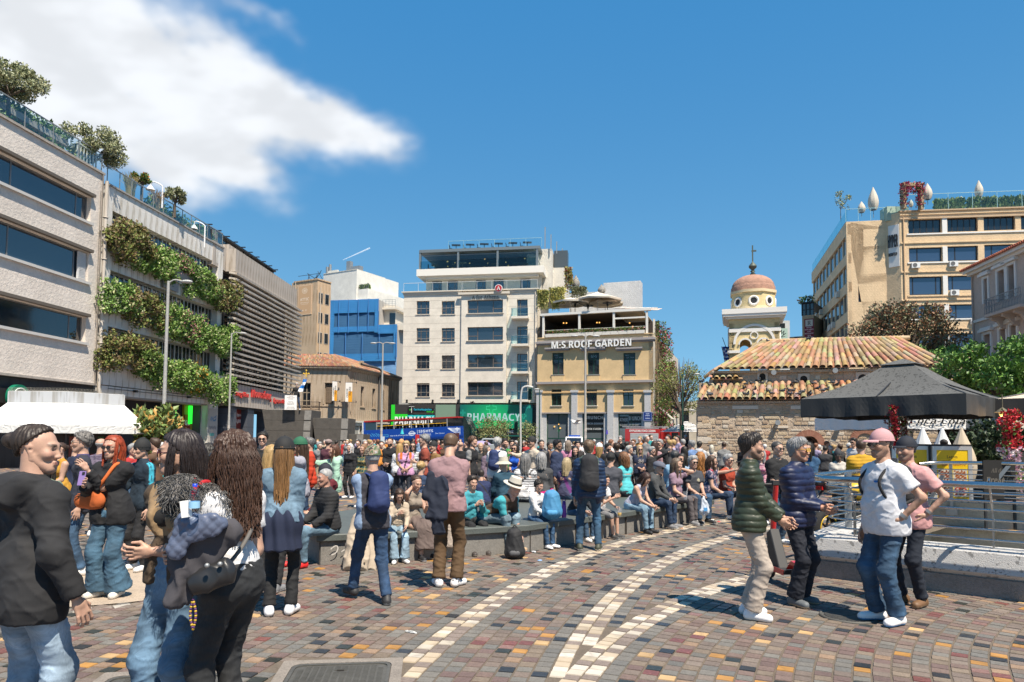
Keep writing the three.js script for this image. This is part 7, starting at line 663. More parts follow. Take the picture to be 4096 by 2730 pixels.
{
const F=grd(3078,2312),Rr=grd(3192,2362),d=F.clone().sub(Rr),L=d.length(),t=thing('electric_scooter','red and black electric scooter parked behind the man in the navy jacket','scooter',[Rr.x,0,Rr.z],Math.atan2(-d.z,d.x)),rd=M([0.5,0.02,0.02],0.35,{clearcoat:0.5}),bk=M([0.03,0.03,0.03],0.6);
const wheel=(x)=>{const w=part('wheel',new THREE.TorusGeometry(0.1,0.032,8,24).translate(x,0.13,0),bk,t);part('rim',[new THREE.TorusGeometry(0.072,0.01,6,20).translate(x,0.13,0),new THREE.CylinderGeometry(0.05,0.05,0.06,14).rotateX(Math.PI/2).translate(x,0.13,0)],M([0.6,0.1,0.03],0.4),w);};wheel(0);wheel(L);
part('deck',[box(L-0.34,0.05,0.17,L/2-0.02,0.17,0)],bk,t);part('side_panel',[box(L-0.36,0.06,0.004,L/2-0.02,0.165,0.088),box(L-0.36,0.06,0.004,L/2-0.02,0.165,-0.088)],rd,t);part('neck',[ext([[L-0.36,0.2],[L-0.12,0.2],[L-0.06,0.55],[L-0.14,0.6]],0.1,[],0.01).translate(0,0,-0.05),ext([[L-0.2,0.14],[L+0.04,0.14],[L-0.04,0.4],[L-0.12,0.4]],0.09).translate(0,0,-0.045)],bk,t);part('stem',rod([L-0.1,0.55,0],[L-0.2,1.14,0],0.034,0.03,12),rd,t);part('handlebar',[rod([L-0.2,1.15,-0.26],[L-0.2,1.15,0.26],0.015),box(0.06,0.05,0.1,L-0.2,1.17,0)],bk,t);for(const s of[-1,1])part('grip',[rod([L-0.2,1.15,s*0.15],[L-0.2,1.15,s*0.28],0.02)],s>0?M([0.65,0.55,0.05],0.5):bk,t);part('rear_mudguard',[ext([[-0.16,0.2],[-0.1,0.3],[0.06,0.32],[0.18,0.2],[0.1,0.27],[-0.04,0.28]],0.1).translate(0,0,-0.05),box(0.02,0.05,0.07,-0.13,0.3,0)],rd,t);part('kick_stand',rod([L*0.55,0.15,0.08],[L*0.5,0.0,0.16],0.008),M([0.5,0.45,0.2],0.5),t);
}
{
const b=at(3298,1700,11.0),t=thing('motorcycle','black and yellow motorcycle parked beyond the stairwell corner','motorcycle',[b.x,0,b.z],0.45),bk=M([0.018,0.018,0.02],0.4,{clearcoat:0.4}),yl=M([0.62,0.4,0.02],0.35,{clearcoat:0.6});
for(const x of[0,1.4]){const w=part('wheel',new THREE.TorusGeometry(0.24,0.075,10,32).translate(x,0.31,0),M([0.02,0.02,0.02],0.8,{bumpMap:T.bumpFine,bumpScale:0.004}),t);part('rim',[new THREE.TorusGeometry(0.185,0.014,6,28).translate(x,0.31,0.05),new THREE.TorusGeometry(0.185,0.014,6,28).translate(x,0.31,-0.05)],yl,w);part('spokes',[0,1,2,3,4].map((i)=>rod([x,0.31,0],[x+0.18*Math.cos(i*1.257),0.31+0.18*Math.sin(i*1.257),0],0.018)),bk,w);}
part('frame',[rod([0,0.31,0.1],[0.55,0.42,0.1],0.035),rod([0.55,0.42,0],[1.0,0.95,0],0.05),rod([1.4,0.31,0.08],[1.1,1.0,0.08],0.03),rod([1.4,0.31,-0.08],[1.1,1.0,-0.08],0.03),rod([0.2,0.8,0],[0.9,0.8,0],0.05)],bk,t);part('engine',[box(0.42,0.36,0.3,0.68,0.45,0),box(0.3,0.12,0.26,0.7,0.24,0),rod([0.2,0.36,0.16],[0.75,0.3,0.16],0.06)],M([0.07,0.07,0.07],0.5,{metalness:0.6}),t);part('tank',sph(0.2,0.78,0.88,0,1.5,0.8,0.85,14),yl,t);part('seat',[ext([[-0.1,0.92],[0.55,0.78],[0.6,0.86],[0.2,0.9],[-0.12,1.0]],0.22,[],0.02).translate(0,0,-0.11)],bk,t);part('fairing',ext([[0.95,0.62],[1.3,0.85],[1.28,1.05],[1.0,1.0]],0.28,[],0.02).translate(0,0,-0.14),yl,t);part('handlebar',[rod([1.02,1.08,-0.36],[1.02,1.08,0.36],0.016),rod([1.05,1.1,0.3],[1.0,1.32,0.42],0.008)],bk,t);part('mirror',box(0.02,0.1,0.15,1.0,1.36,0.46),M([0.4,0.42,0.44],0.1,{metalness:0.8}),t);part('tail_light',box(0.05,0.05,0.14,-0.14,0.93,0),M([0.4,0.01,0.01],0.3),t);
const pt=canvasTex(128,128,(g,w,h)=>{g.fillStyle='#d9d8d3';g.fillRect(0,0,w,h);g.lineWidth=5;g.strokeStyle='#222';g.strokeRect(3,3,122,122);g.fillStyle='#161616';g.textAlign='center';g.font='bold 50px sans-serif';g.fillText('BPO',64,56);g.fillText('353',64,110);});const pg=face(0.21,0.19,0,0,0,0.01).rotateY(-Math.PI/2+0.5);pg.translate(-0.3,0.66,0.02);pg.userData.keep=true;part('number_plate',pg,new THREE.MeshStandardMaterial({map:pt,roughness:0.4}),t);part('plate_arm',rod([-0.05,0.9,0],[-0.29,0.7,0],0.02),bk,t);
}
function surf(bones,c,o={}){
const lo=[1e9,1e9,1e9],hi=[-1e9,-1e9,-1e9];
for(const b of bones){if(b.sub)continue;for(let i=0;i<3;i++){const r=Math.max(b.r[0],b.r[1])*Math.max(1,b.f||1)+0.02;lo[i]=Math.min(lo[i],b.a[i]-r,b.b[i]-r);hi[i]=Math.max(hi[i],b.a[i]+r,b.b[i]+r);}}
const n=[0,1,2].map((i)=>Math.ceil((hi[i]-lo[i])/c)+4),[nx,ny,nz]=n,F=new Float32Array(nx*ny*nz).fill(9);for(let i=0;i<3;i++)lo[i]-=1.5*c;
for(const b of bones){
const k=b.k??0.04,f=b.f||1,S=b.S||[1,0,0],g=1-1/f,mr=Math.max(b.r[0],b.r[1])*Math.max(1,f)+k+2.5*c,A=b.a;let B=[b.b[0]-A[0],b.b[1]-A[1],b.b[2]-A[2]];const bs=(B[0]*S[0]+B[1]*S[1]+B[2]*S[2])*g;const D=[B[0]-S[0]*bs,B[1]-S[1]*bs,B[2]-S[2]*bs],L2=D[0]*D[0]+D[1]*D[1]+D[2]*D[2]||1e-9,L=Math.sqrt(L2);
const s=[0,1,2].map((i)=>Math.max(0,Math.floor((Math.min(A[i],b.b[i])-mr-lo[i])/c))),e=[0,1,2].map((i)=>Math.min(n[i]-1,Math.ceil((Math.max(A[i],b.b[i])+mr-lo[i])/c)));
for(let z=s[2];z<=e[2];z++)for(let y=s[1];y<=e[1];y++)for(let x=s[0];x<=e[0];x++){
let p=lo[0]+x*c-A[0],q=lo[1]+y*c-A[1],w=lo[2]+z*c-A[2];if(f!==1){const t=(p*S[0]+q*S[1]+w*S[2])*g;p-=S[0]*t;q-=S[1]*t;w-=S[2]*t;}
const hu=(p*D[0]+q*D[1]+w*D[2])/L2,h=hu<0?0:hu>1?1:hu,dx=p-D[0]*h,dy=q-D[1]*h,dz=w-D[2]*h;let d=Math.sqrt(dx*dx+dy*dy+dz*dz)-b.r[0]-(b.r[1]-b.r[0])*h;if(b.flat&&hu>1)d=Math.max(d,(hu-1)*L);
const i=x+nx*(y+ny*z),v=F[i];if(b.sub){d=-d;const m=Math.max(k-Math.abs(v-d),0)/(k||1);F[i]=Math.max(v,d)+m*m*k*0.25;}else{const m=Math.max(k-Math.abs(v-d),0)/(k||1);F[i]=Math.min(v,d)-m*m*k*0.25;}
}
}
if(o.cut)for(let z=0;z<nz;z++)for(let y=0;y<ny;y++)for(let x=0;x<nx;x++){const i=x+nx*(y+ny*z);if(F[i]<c*3)F[i]=Math.max(F[i],o.cut(lo[0]+x*c,lo[1]+y*c,lo[2]+z*c));}
const pos=[],id=new Int32Array(nx*ny*nz).fill(-1),tri=[],ofs=[0,1,nx,nx+1,nx*ny,nx*ny+1,nx*ny+nx,nx*ny+nx+1],ed=[[0,1],[0,2],[0,4],[1,3],[1,5],[2,3],[2,6],[3,7],[4,5],[4,6],[5,7],[6,7]];
for(let z=0;z<nz-1;z++)for(let y=0;y<ny-1;y++)for(let x=0;x<nx-1;x++){
const i=x+nx*(y+ny*z);let m=0;for(let j=0;j<8;j++)if(F[i+ofs[j]]<0)m|=1<<j;if(m===0||m===255)continue;
let X=0,Y=0,Z=0,k=0;for(const[a,b]of ed){const fa=F[i+ofs[a]],fb=F[i+ofs[b]];if(fa<0===fb<0)continue;const t=fa/(fa-fb);X+=lerp(a&1,b&1,t);Y+=lerp((a>>1)&1,(b>>1)&1,t);Z+=lerp(a>>2,b>>2,t);k++;}
id[i]=pos.length/3;pos.push(lo[0]+(x+X/k)*c,lo[1]+(y+Y/k)*c,lo[2]+(z+Z/k)*c);
const q=(a,b,cc,d,fl)=>{if(a<0||b<0||cc<0||d<0)return;fl?tri.push(a,b,cc,a,cc,d):tri.push(a,cc,b,a,d,cc);};
if(x&&y&&z){const s0=F[i]<0;if(s0!==F[i+1]<0)q(id[i-nx-nx*ny],id[i-nx*ny],id[i],id[i-nx],s0);if(s0!==F[i+nx]<0)q(id[i-1-nx*ny],id[i-1],id[i],id[i-nx*ny],s0);if(s0!==F[i+nx*ny]<0)q(id[i-1-nx],id[i-nx],id[i],id[i-1],s0);}
}
let g=new THREE.BufferGeometry();g.setAttribute('position',new THREE.Float32BufferAttribute(pos,3));g.setIndex(tri);g.computeVertexNormals();
if(o.disp){const p=g.attributes.position,nn=g.attributes.normal;for(let i=0;i<p.count;i++){const x=p.getX(i),y=p.getY(i),z=p.getZ(i),d=o.disp(x,y,z);p.setXYZ(i,x+nn.getX(i)*d,y+nn.getY(i)*d,z+nn.getZ(i)*d);}g.computeVertexNormals();}
if(o.color){const p=g.attributes.position,a=new Float32Array(p.count*3);for(let i=0;i<p.count;i++)a.set(o.color(p.getX(i),p.getY(i),p.getZ(i)),i*3);g.setAttribute('color',new THREE.BufferAttribute(a,3));}
uvm(g,true);g.userData.keep=true;return g;
}
const B=(a,b,r0,r1=r0,k=0.04,o={})=>({a,b,r:[r0,r1],k,...o});
const E3=(c,r,k,o={})=>B([c[0]-0.0001,c[1],c[2]],[c[0]+0.0001,c[1],c[2]],r,r,k,o);
const headBones=(w)=>{const s=(f)=>[f(-1),f(1)];return[E3([0,0.045,-0.02],0.079,0.02,{S:[0,0,1],f:1.22}),E3([0,0.03,0.0],0.074,0.02),B([0,-0.02,0.035],[0,-0.06,0.042],0.058,0.043,0.04),B([0,-0.095,0.06],[0,-0.098,0.062],0.023,0.022,0.035),...s((k)=>B([k*0.056,-0.045,0.0],[k*0.02,-0.098,0.056],0.022,0.017,0.03)),B([0,0.006,0.087],[0,-0.033,0.102],0.008,0.0108,0.014),...s((k)=>E3([k*0.012,-0.036,0.093],0.0075,0.01)),B([-0.036,0.022,0.079],[0.036,0.022,0.079],0.013,0.013,0.02),...s((k)=>E3([k*0.041,-0.022,0.064],0.022,0.025)),...s((k)=>({...E3([k*0.031,0.003,0.101],0.0155,0.014),sub:1})),B([-0.02,-0.0615,0.089],[0.02,-0.0615,0.089],0.0065,0.0065,0.008),B([-0.016,-0.0735,0.088],[0.016,-0.0735,0.088],0.0075,0.0075,0.008),{...B([-0.022,-0.0675,0.099],[0.022,-0.0675,0.099],0.0028,0.0028,0.004),sub:1},...s((k)=>B([k*0.079,0.018,-0.008],[k*0.075,-0.026,0.0],0.016,0.01,0.01,{S:[1,0,0],f:0.5})),...s((k)=>({...E3([k*0.087,0.003,0.0],0.009,0.008),sub:1})),...s((k)=>B([k*0.019,0.0125,0.0865],[k*0.043,0.0105,0.078],0.0062,0.0055,0.004)),...s((k)=>B([k*0.021,-0.0085,0.084],[k*0.042,-0.007,0.077],0.005,0.0045,0.004)),B([0,-0.05,-0.02],[0,-0.16,-0.035],0.056,0.055,0.03)];};
const _hd={};const headGeo=(c)=>(_hd[c]||=surf(c>0.012?headBones().filter((b)=>!b.sub):headBones(),c));
const handBones=(curl)=>{const L=[],base=[[-0.032,-0.082,0],[-0.011,-0.088,0.003],[0.01,-0.086,0.002],[0.03,-0.078,-0.002]],len=[0.074,0.082,0.076,0.058];L.push(B([-0.02,-0.02,0],[-0.024,-0.075,0],0.015,0.012,0.012),B([0,-0.02,0],[0,-0.08,0.002],0.0155,0.012,0.014),B([0.017,-0.02,0],[0.024,-0.074,0],0.014,0.011,0.012),B([0,0.03,0],[0,-0.02,0],0.026,0.022,0.02,{S:[0,0,1],f:0.75}));base.forEach((p,i)=>{let a=curl*0.5,q=p;[0.45,0.32,0.23].forEach((s,j)=>{const l=len[i]*s,e=[q[0]+(i-1.5)*0.002,q[1]-Math.cos(a)*l,q[2]+Math.sin(a)*l];L.push(B(q,e,0.0092-j*0.0008,0.0085-j*0.0009,0.004));q=e;a+=curl;});});L.push(B([-0.026,-0.02,0.006],[-0.052,-0.052,0.02],0.013,0.0105,0.012),B([-0.052,-0.052,0.02],[-0.056+curl*0.014,-0.092,0.03+curl*0.01],0.0105,0.0085,0.005));return L;};
const _hn={};const handGeo=(curl,c)=>(_hn[curl+','+c]||=surf(handBones(curl),c));
const vsub=(a,b)=>a.map((v,i)=>v-b[i]),vadd=(a,b,k=1)=>a.map((v,i)=>v+b[i]*k),vlen=(a)=>Math.hypot(...a),vmix=(a,b,t)=>a.map((v,i)=>lerp(v,b[i],t)),vnorm=(a)=>{const l=vlen(a)||1;return a.map((v)=>v/l);};
function ik(a,c,l1,l2,hint){let d=vsub(c,a),L=vlen(d);const m=(l1+l2)*0.995;if(L>m){c=vadd(a,d,m/L);d=vsub(c,a);L=m;}const u=vnorm(d),x=(l1*l1-l2*l2+L*L)/(2*L),h=Math.sqrt(Math.max(0,l1*l1-x*x)),k=hint[0]*u[0]+hint[1]*u[1]+hint[2]*u[2],n=vnorm(hint.map((v,i)=>v-u[i]*k));return[a.map((v,i)=>v+u[i]*x+n[i]*h),c];}
const ARM={down:[0.06,-0.53,0.04],front:[-0.13,-0.36,0.26],belly:[-0.2,-0.29,0.12],phone:[-0.1,-0.14,0.33],cam:[-0.08,0.06,0.36],head:[-0.1,0.19,0.14],ear:[-0.04,0.16,0.07],point:[0.02,0.1,0.55],side:[0.5,-0.02,0.1],lap:[-0.11,-0.37,0.32],thigh:[-0.03,-0.4,0.28],hip:[0.05,-0.40,0.02],pocket:[0.08,-0.46,0.06],low:[-0.06,-0.42,0.36],reach:[-0.08,-0.5,0.26],prop:[0.1,-0.44,-0.14],up:[0.28,0.36,0.12],back:[0.0,-0.5,-0.12],hold:[-0.1,-0.22,0.2]};
function skeleton(o){
const sit=o.sit,P=sit?[0,sit+0.1,0]:[0,o.hipY??0.93,0],b=o.bend??(sit?0.12:0.02),tw=o.twist||0,sd=o.side||0,U=[Math.sin(sd),Math.cos(b)*Math.cos(sd),Math.sin(b)],Rt=[Math.cos(tw),0,-Math.sin(tw)],Fw=[Math.sin(tw),-Math.sin(b),Math.cos(tw)*Math.cos(b)];
const loc=(v,s)=>[0,1,2].map((i)=>Rt[i]*v[0]*s+[0,1,0][i]*v[1]+[Math.sin(tw),0,Math.cos(tw)][i]*v[2]);
const N=vadd(P,U,0.52),sh=o.sw??(o.fem?0.15:0.168),K={P,U,N,Rt,Fw,C:vadd(P,U,0.36),W:vadd(P,U,0.15)};K.sh=[-1,1].map((s)=>vadd(vadd(N,U,-0.075),Rt,s*sh));K.hp=[-1,1].map((s)=>[P[0]+s*0.088,P[1]-0.03,P[2]]);
const hb=(o.headPitch||0)+b*0.35;K.H=vadd(vadd(N,[Math.sin(sd)*0.6,Math.cos(hb*0.8),Math.sin(hb*0.8)],0.175),Fw,0.025);K.hm=new THREE.Matrix4().makeRotationFromEuler(new THREE.Euler(hb,o.headYaw||0,o.headRoll||0,'YXZ')).setPosition(...K.H);
K.el=[];K.wr=[];const A=[o.RA??o.A??'down',o.LA??o.A??'down'];[-1,1].forEach((s,i)=>{let t=A[i];const nm=typeof t==='string'?t:'';t=typeof t==='string'?ARM[t]:t;const hint=nm==='hip'||nm==='pocket'?loc([1,-0.1,-0.75],s):nm==='head'||nm==='ear'||nm==='cam'||nm==='up'?loc([0.75,-0.8,0.25],s):loc([0.45,-0.55,-0.7],s);const[e,w]=ik(K.sh[i],vadd(K.sh[i],loc(t,s)),0.285,0.25,hint);K.el.push(e);K.wr.push(w);});
const ft=o.feet||(sit?[[-0.11,0,0.47],[0.11,0,0.44]]:[[-0.1,0,0.02],[0.1,0,-0.02]]);K.kn=[];K.an=[];[0,1].forEach((i)=>{const f=ft[i],hint=[f[3]??(i?0.12:-0.12),sit?0.5:0.05,1];const[k,a]=ik(K.hp[i],[f[0],f[1]+0.085,f[2]],0.43,0.42,hint);K.kn.push(k);K.an.push(a);});K.ft=ft;return K;
}
const SKIN=[0.55,0.34,0.245];
function handMat(K,i){const d=vnorm(vsub(K.wr[i],K.el[i])),y=V3(...d).negate(),s=i?1:-1,inw=V3(...K.Rt).multiplyScalar(-s).add(V3(0,0.15,0));let x=new THREE.Vector3().crossVectors(y,inw).normalize();const z=new THREE.Vector3().crossVectors(x,y);return new THREE.Matrix4().makeBasis(x,y,z).setPosition(...vadd(K.wr[i],d,0.015));}
const _hr=new Map();
function hairG(st,c,lod,sd){
const len={long:0.5,mid:0.27,bob:0.19,curl:0.42,pony:0.3}[st]||0,cut={short:(x,y,z)=>Math.max(-(y+0.045+(z>0?-z*0.55:0.03)),0.9*(z-0.058)-(y-0.055)*0.9),buzz:(x,y,z)=>Math.max(-(y+0.03-Math.max(0,z)*0.6),0.9*(z-0.05)-(y-0.06)*0.9),bald:(x,y,z)=>Math.max(-(y+0.05),y-0.045,z-0.02)}[st]||(st==='bun'||st==='pony'?(x,y,z)=>0.9*(z-0.03)-(y-0.085):(x,y,z)=>0.9*(z-0.048)-(y-0.066));
const t=st==='buzz'||st==='bald'?0.006:st==='curl'||st==='afro'?0.02:0.0125,bones=[E3([0,0.05,-0.022],0.078+t,0.02,{S:[0,0,1],f:1.2}),E3([0,0.035,-0.005],0.074+t,0.02)];if(len)bones.push(B([0,0.0,-0.03],[0,-Math.min(len,0.2)*0.8,-0.045],0.085,0.07,0.04));else if(st!=='bald')bones.push(B([0,-0.02,-0.045],[0,-0.05,-0.045],0.062,0.055,0.03));if(st==='bun')bones.push(E3([0,0.05,-0.135],0.042,0.015));if(st==='pony')bones.push(B([0,0.05,-0.12],[0.01,-0.2,-0.16],0.04,0.022,0.03));if(st==='short')bones.push(B([-0.04,0.105,0.045],[0.04,0.108,0.03],0.022,0.024,0.05));
seed(sd+5);const ph=rr(0,9),G=[];const am=st==='afro'?0.012:st==='curl'?0.012:st==='buzz'||st==='bald'?0.001:0.006;
G.push(surf(bones,lod,{cut,disp:(x,y,z)=>am*(Math.sin(Math.atan2(x,z+0.02)*26+y*14+ph)*0.5+2*(fbm(x*45+ph,y*(am>0.01?45:16),z*45,2)-0.5)),color:(x,y,z)=>{const k=0.75+0.6*vn(x*90+ph,y*18,z*90);return c.map((v)=>v*k);}}));
if(len&&lod<0.016){const N=lod<0.008?1300:230,rad=lod<0.008?0.0023:0.0055;for(let i=0;i<N;i++){let a=rr(0.95,2*Math.PI-0.95);if(st==='pony')a=rr(2.2,4.08);const up=rr(0.15,1.0),x0=Math.sin(a)*0.087*Math.sqrt(1-up*up*0.8),z0=Math.cos(a)*0.1*Math.sqrt(1-up*up*0.8)-0.02,y0=0.045+up*0.085,L=len*rr(0.72,1.08),out=st==='curl'?1.35:1.16,bk=z0>0?0.02:-0.02,w=st==='curl'?0.022:0.007,f1=rr(0,6),f2=rr(14,24);const pts=[];for(let k=0;k<=6;k++){const v=k/6,y=y0-(L+y0)*v*(0.35+0.65*v),s=lerp(1.0,out,Math.min(1,v*3))*(v>0.55?lerp(1,0.86,(v-0.55)/0.45):1);pts.push([x0*s*(0.98+0.08*up)+w*Math.sin(v*f2+f1)*v,y,Math.min(z0*s,0.062)+bk*v*1.6+w*Math.cos(v*f2+f1)*v]);}const k=rr(0.72,1.3),tip=st==='long'||st==='curl'?rr(1,1.7):1;const g=tube(pts,rad*rr(0.7,1.3),9,4),p=g.attributes.position,cl=new Float32Array(p.count*3);for(let q=0;q<p.count;q++){const m=lerp(1,tip,clamp(-p.getY(q)*2.6))*k;cl.set(c.map((v)=>v*m),q*3);}g.setAttribute('color',new THREE.BufferAttribute(cl,3));G.push(g);}}
if((st==='short'||st==='afro')&&lod<0.016){const N=lod<0.008?520:60;for(let i=0;i<N;i++){const a=rr(0,6.28),u=rr(0.15,1),x=Math.sin(a)*0.084*Math.sqrt(1-u*u),z=Math.cos(a)*0.098*Math.sqrt(1-u*u)-0.018,y=0.05+u*0.082;if(cut(x,y,z)>-0.005)continue;const b=st==='afro'?[rr(-0.03,0.03),rr(0.0,0.03),rr(-0.03,0.03)]:[rr(-0.009,0.009)+x*0.06,rr(-0.016,0.003),0.02*(z>0?1:-0.4)];const e=[x*1.08+b[0],y*1.03+b[1],z*1.06+b[2]],k=rr(0.6,1.5);G.push(paint(tube([[x*0.97,y,z*0.97],[(x+e[0])/2*1.04,(y+e[1])/2+0.008,(z+e[2])/2*1.04],e],lod<0.008?0.0021:0.004,4,3),c.map((v)=>v*k)));}}
G.forEach((g)=>uvm(g,true));return mrg(G);
}
function hatG(kind,lod){
const seg=lod<0.01?28:14,dome=(r,h,y=0.035)=>new THREE.SphereGeometry(1,seg,10,0,6.284,0,Math.PI/2).scale(r,h,r*1.17).translate(0,y,-0.012);
if(kind==='cap'||kind==='capback'){const v=new THREE.SphereGeometry(0.1,16,4,0.35,Math.PI-0.7,0.9,0.5).scale(0.86,0.34,1.35).translate(0,0.022,0.045),v2=v.clone().translate(0,-0.006,0);const g=mrg([dome(0.092,0.112),new THREE.TorusGeometry(0.091,0.006,5,seg).rotateX(Math.PI/2).scale(1,1,1.17).translate(0,0.038,-0.012),v,v2,sph(0.008,0,0.147,-0.012)]);return kind==='cap'?g:g.rotateY(Math.PI);}
if(kind==='beanie')return mrg([dome(0.094,0.125,0.03),new THREE.CylinderGeometry(0.092,0.09,0.05,seg,1,true).scale(1,1,1.17).translate(0,0.02,-0.012),sph(0.02,0,0.15,-0.02,1.6,0.6,1.6)]);
if(kind==='bucket')return mrg([new THREE.CylinderGeometry(0.083,0.094,0.085,seg,1).scale(1,1,1.15).translate(0,0.092,-0.012),new THREE.CylinderGeometry(0.094,0.165,0.055,seg,1,true).scale(1,1,1.1).translate(0,0.025,-0.012)]);
if(kind==='fedora')return mrg([new THREE.CylinderGeometry(0.07,0.092,0.105,seg,1).scale(1,1,1.17).translate(0,0.095,-0.012),new THREE.CylinderGeometry(0.15,0.158,0.012,seg).scale(0.92,1,1.12).translate(0,0.042,-0.012),paint(new THREE.CylinderGeometry(0.0905,0.0945,0.028,seg,1,true).scale(1,1,1.17).translate(0,0.064,-0.012),[0.02,0.02,0.02])]);
return mrg([new THREE.SphereGeometry(1,seg,8,0,6.284,0,Math.PI/2).scale(0.1,0.085,0.135).rotateX(0.12).translate(0,0.05,0.006),new THREE.CylinderGeometry(0.092,0.09,0.03,seg).scale(1,1,1.18).translate(0,0.045,-0.01),new THREE.SphereGeometry(0.07,12,4,0.3,Math.PI-0.6,0.9,0.6).scale(1.05,0.3,1.2).translate(0,0.032,0.07)]);
}
function figure(label,x,z,turn,H,o,group){
const lod=o.lod??0.022,s=o.sit?o.scl||1:H/(o.hat?1.79:1.77),t=thing('person',label,'person',[x,0,z],turn,group);t.scale.setScalar(s);
if(o.sit)o={...o,sit:o.sit/s,feet:o.feet};
const K=skeleton(o),fem=o.fem,fat=o.fat||0,skin=o.skin||SKIN,Rt=K.Rt,hair=o.hc||[0.03,0.02,0.014];const nz=(p,q,r)=>fbm(p,q,r,2)-0.5;
const wide=(c,w,r,k)=>B(vadd(c,Rt,-w),vadd(c,Rt,w),r,r,k??0.1);
const torso=(e,bust=true)=>[wide(K.P,fem?0.078:0.066,0.106+e+fat*0.4,0.12),wide(vadd(K.W,K.Fw,fat*0.7),fem?0.04:0.06,0.088+e+fat,0.12),wide(K.C,fem?0.065:0.08,fem?0.09:0.1+e+fat*0.4,0.12),...(fem&&bust?[-1,1].map((q)=>E3(vadd(vadd(vadd(K.C,Rt,q*0.07),K.Fw,0.075),K.U,-0.02),0.055+e*0.6,0.06)):[]),...[0,1].map((i)=>B(vadd(K.N,K.U,-0.015),K.sh[i],0.05+e*0.6,0.052+e*0.8,0.07))];
const arm=(i,e0,e1,f,flat)=>[B(K.sh[i],f<1?vmix(K.sh[i],K.el[i],f):K.el[i],0.052+e0,0.042+e1+(f<1?0.006:0),0.05,{flat:f<1&&flat}),...(f>1?[B(K.el[i],vmix(K.el[i],K.wr[i],f-1),0.041+e1,0.031+e1*0.8,0.03,{flat})]:[])];
const leg=(i,e0,e1,f=2,flat=true)=>[B(K.hp[i],K.kn[i],0.082+e0,0.058+e0*0.7,0.06),...(f>1?[B(K.kn[i],vmix(K.kn[i],K.an[i],f-1),0.057+e0*0.7,0.042+e1,0.04,{flat})]:[])];
const hg=headGeo(lod<0.01?0.0042:lod<0.03?0.009:0.017).clone();{const p=hg.attributes.position,a=new Float32Array(p.count*3),st=o.beard||0;for(let i=0;i<p.count;i++){const X=p.getX(i),Y=p.getY(i),Z=p.getZ(i);let c=skin.map((v)=>v*(0.93+0.14*vn(X*40,Y*40,Z*40)));if(Z>0.06){const br=sst(0.012,0.004,Math.abs(Y-0.024-Math.abs(X)*0.06))*sst(0.008,0.016,Math.abs(X))*sst(0.058,0.048,Math.abs(X));c=c.map((v,k)=>lerp(v,hair[k]*1.2,br*0.85));const lp=sst(0.011,0.006,Math.abs(Y+0.0675))*sst(0.026,0.02,Math.abs(X))*sst(0.082,0.09,Z);c=c.map((v,k)=>lerp(v,[0.36,0.12,0.10][k]*(fem?1.1:1),lp*(fem?0.7:0.35)));const ck=sst(0.03,0.01,Math.hypot(Math.abs(X)-0.042,Y+0.025));c=[c[0]*(1+0.06*ck),c[1]*(1-0.05*ck),c[2]*(1-0.05*ck)];}if(st&&Y<-0.03&&Z>-0.01){const bd=sst(-0.028,-0.05,Y+Math.max(0,Z-0.09))*st*(Math.abs(Y+0.0675)<0.007&&Math.abs(X)<0.018?0.3:1)*sst(-0.13,-0.115,Y);c=c.map((v,k)=>lerp(v,hair[k]*1.5+0.01,bd));}a.set(c,i*3);}hg.setAttribute('color',new THREE.BufferAttribute(a,3));}
hg.applyMatrix4(K.hm);const sk=(g)=>{const p=g.attributes.position,a=new Float32Array(p.count*3);for(let i=0;i<p.count;i++){const k=0.92+0.16*vn(p.getX(i)*30,p.getY(i)*30,p.getZ(i)*30);a.set(skin.map((v)=>v*k),i*3);}g.setAttribute('color',new THREE.BufferAttribute(a,3));return g;};
const bodyB=[...torso(-0.012),B(K.N,vadd(K.H,K.Fw,-0.03),0.058,0.052,0.05),...arm(0,-0.006,-0.004,2),...arm(1,-0.006,-0.004,2),...leg(0,-0.012,-0.006,2,false),...leg(1,-0.012,-0.006,2,false)];
const parts=[sk(surf(bodyB,Math.max(lod,o.sl===0||o.sl===0.5||o.btm==='shorts'?0.016:0.024))),hg];[0,1].forEach((i)=>{if(lod>0.03)return;const g=handGeo(o.curl??0.55,lod<0.01?0.0036:0.0075).clone();if(i){g.scale(-1,1,1);const q=g.index.array;for(let k=0;k<q.length;k+=3){const v=q[k];q[k]=q[k+1];q[k+1]=v;}g.computeVertexNormals();}parts.push(sk(g.applyMatrix4(handMat(K,i))));});
if(lod<0.03&&!o.glasses)[-1,1].forEach((q)=>{const e=new THREE.SphereGeometry(0.0125,12,10),p=e.attributes.position,a=new Float32Array(p.count*3);for(let i=0;i<p.count;i++){const d=Math.hypot(p.getX(i),p.getY(i));a.set(p.getZ(i)>0&&d<0.0066?[0.03,0.018,0.01]:[0.4,0.36,0.33],i*3);}e.setAttribute('color',new THREE.BufferAttribute(a,3));parts.push(e.translate(q*0.031,0.002,0.0735).applyMatrix4(K.hm));});
part('body',mrg(parts),M([1,1,1],0.55,{vertexColors:true,map:T.skin}),t,null,true);
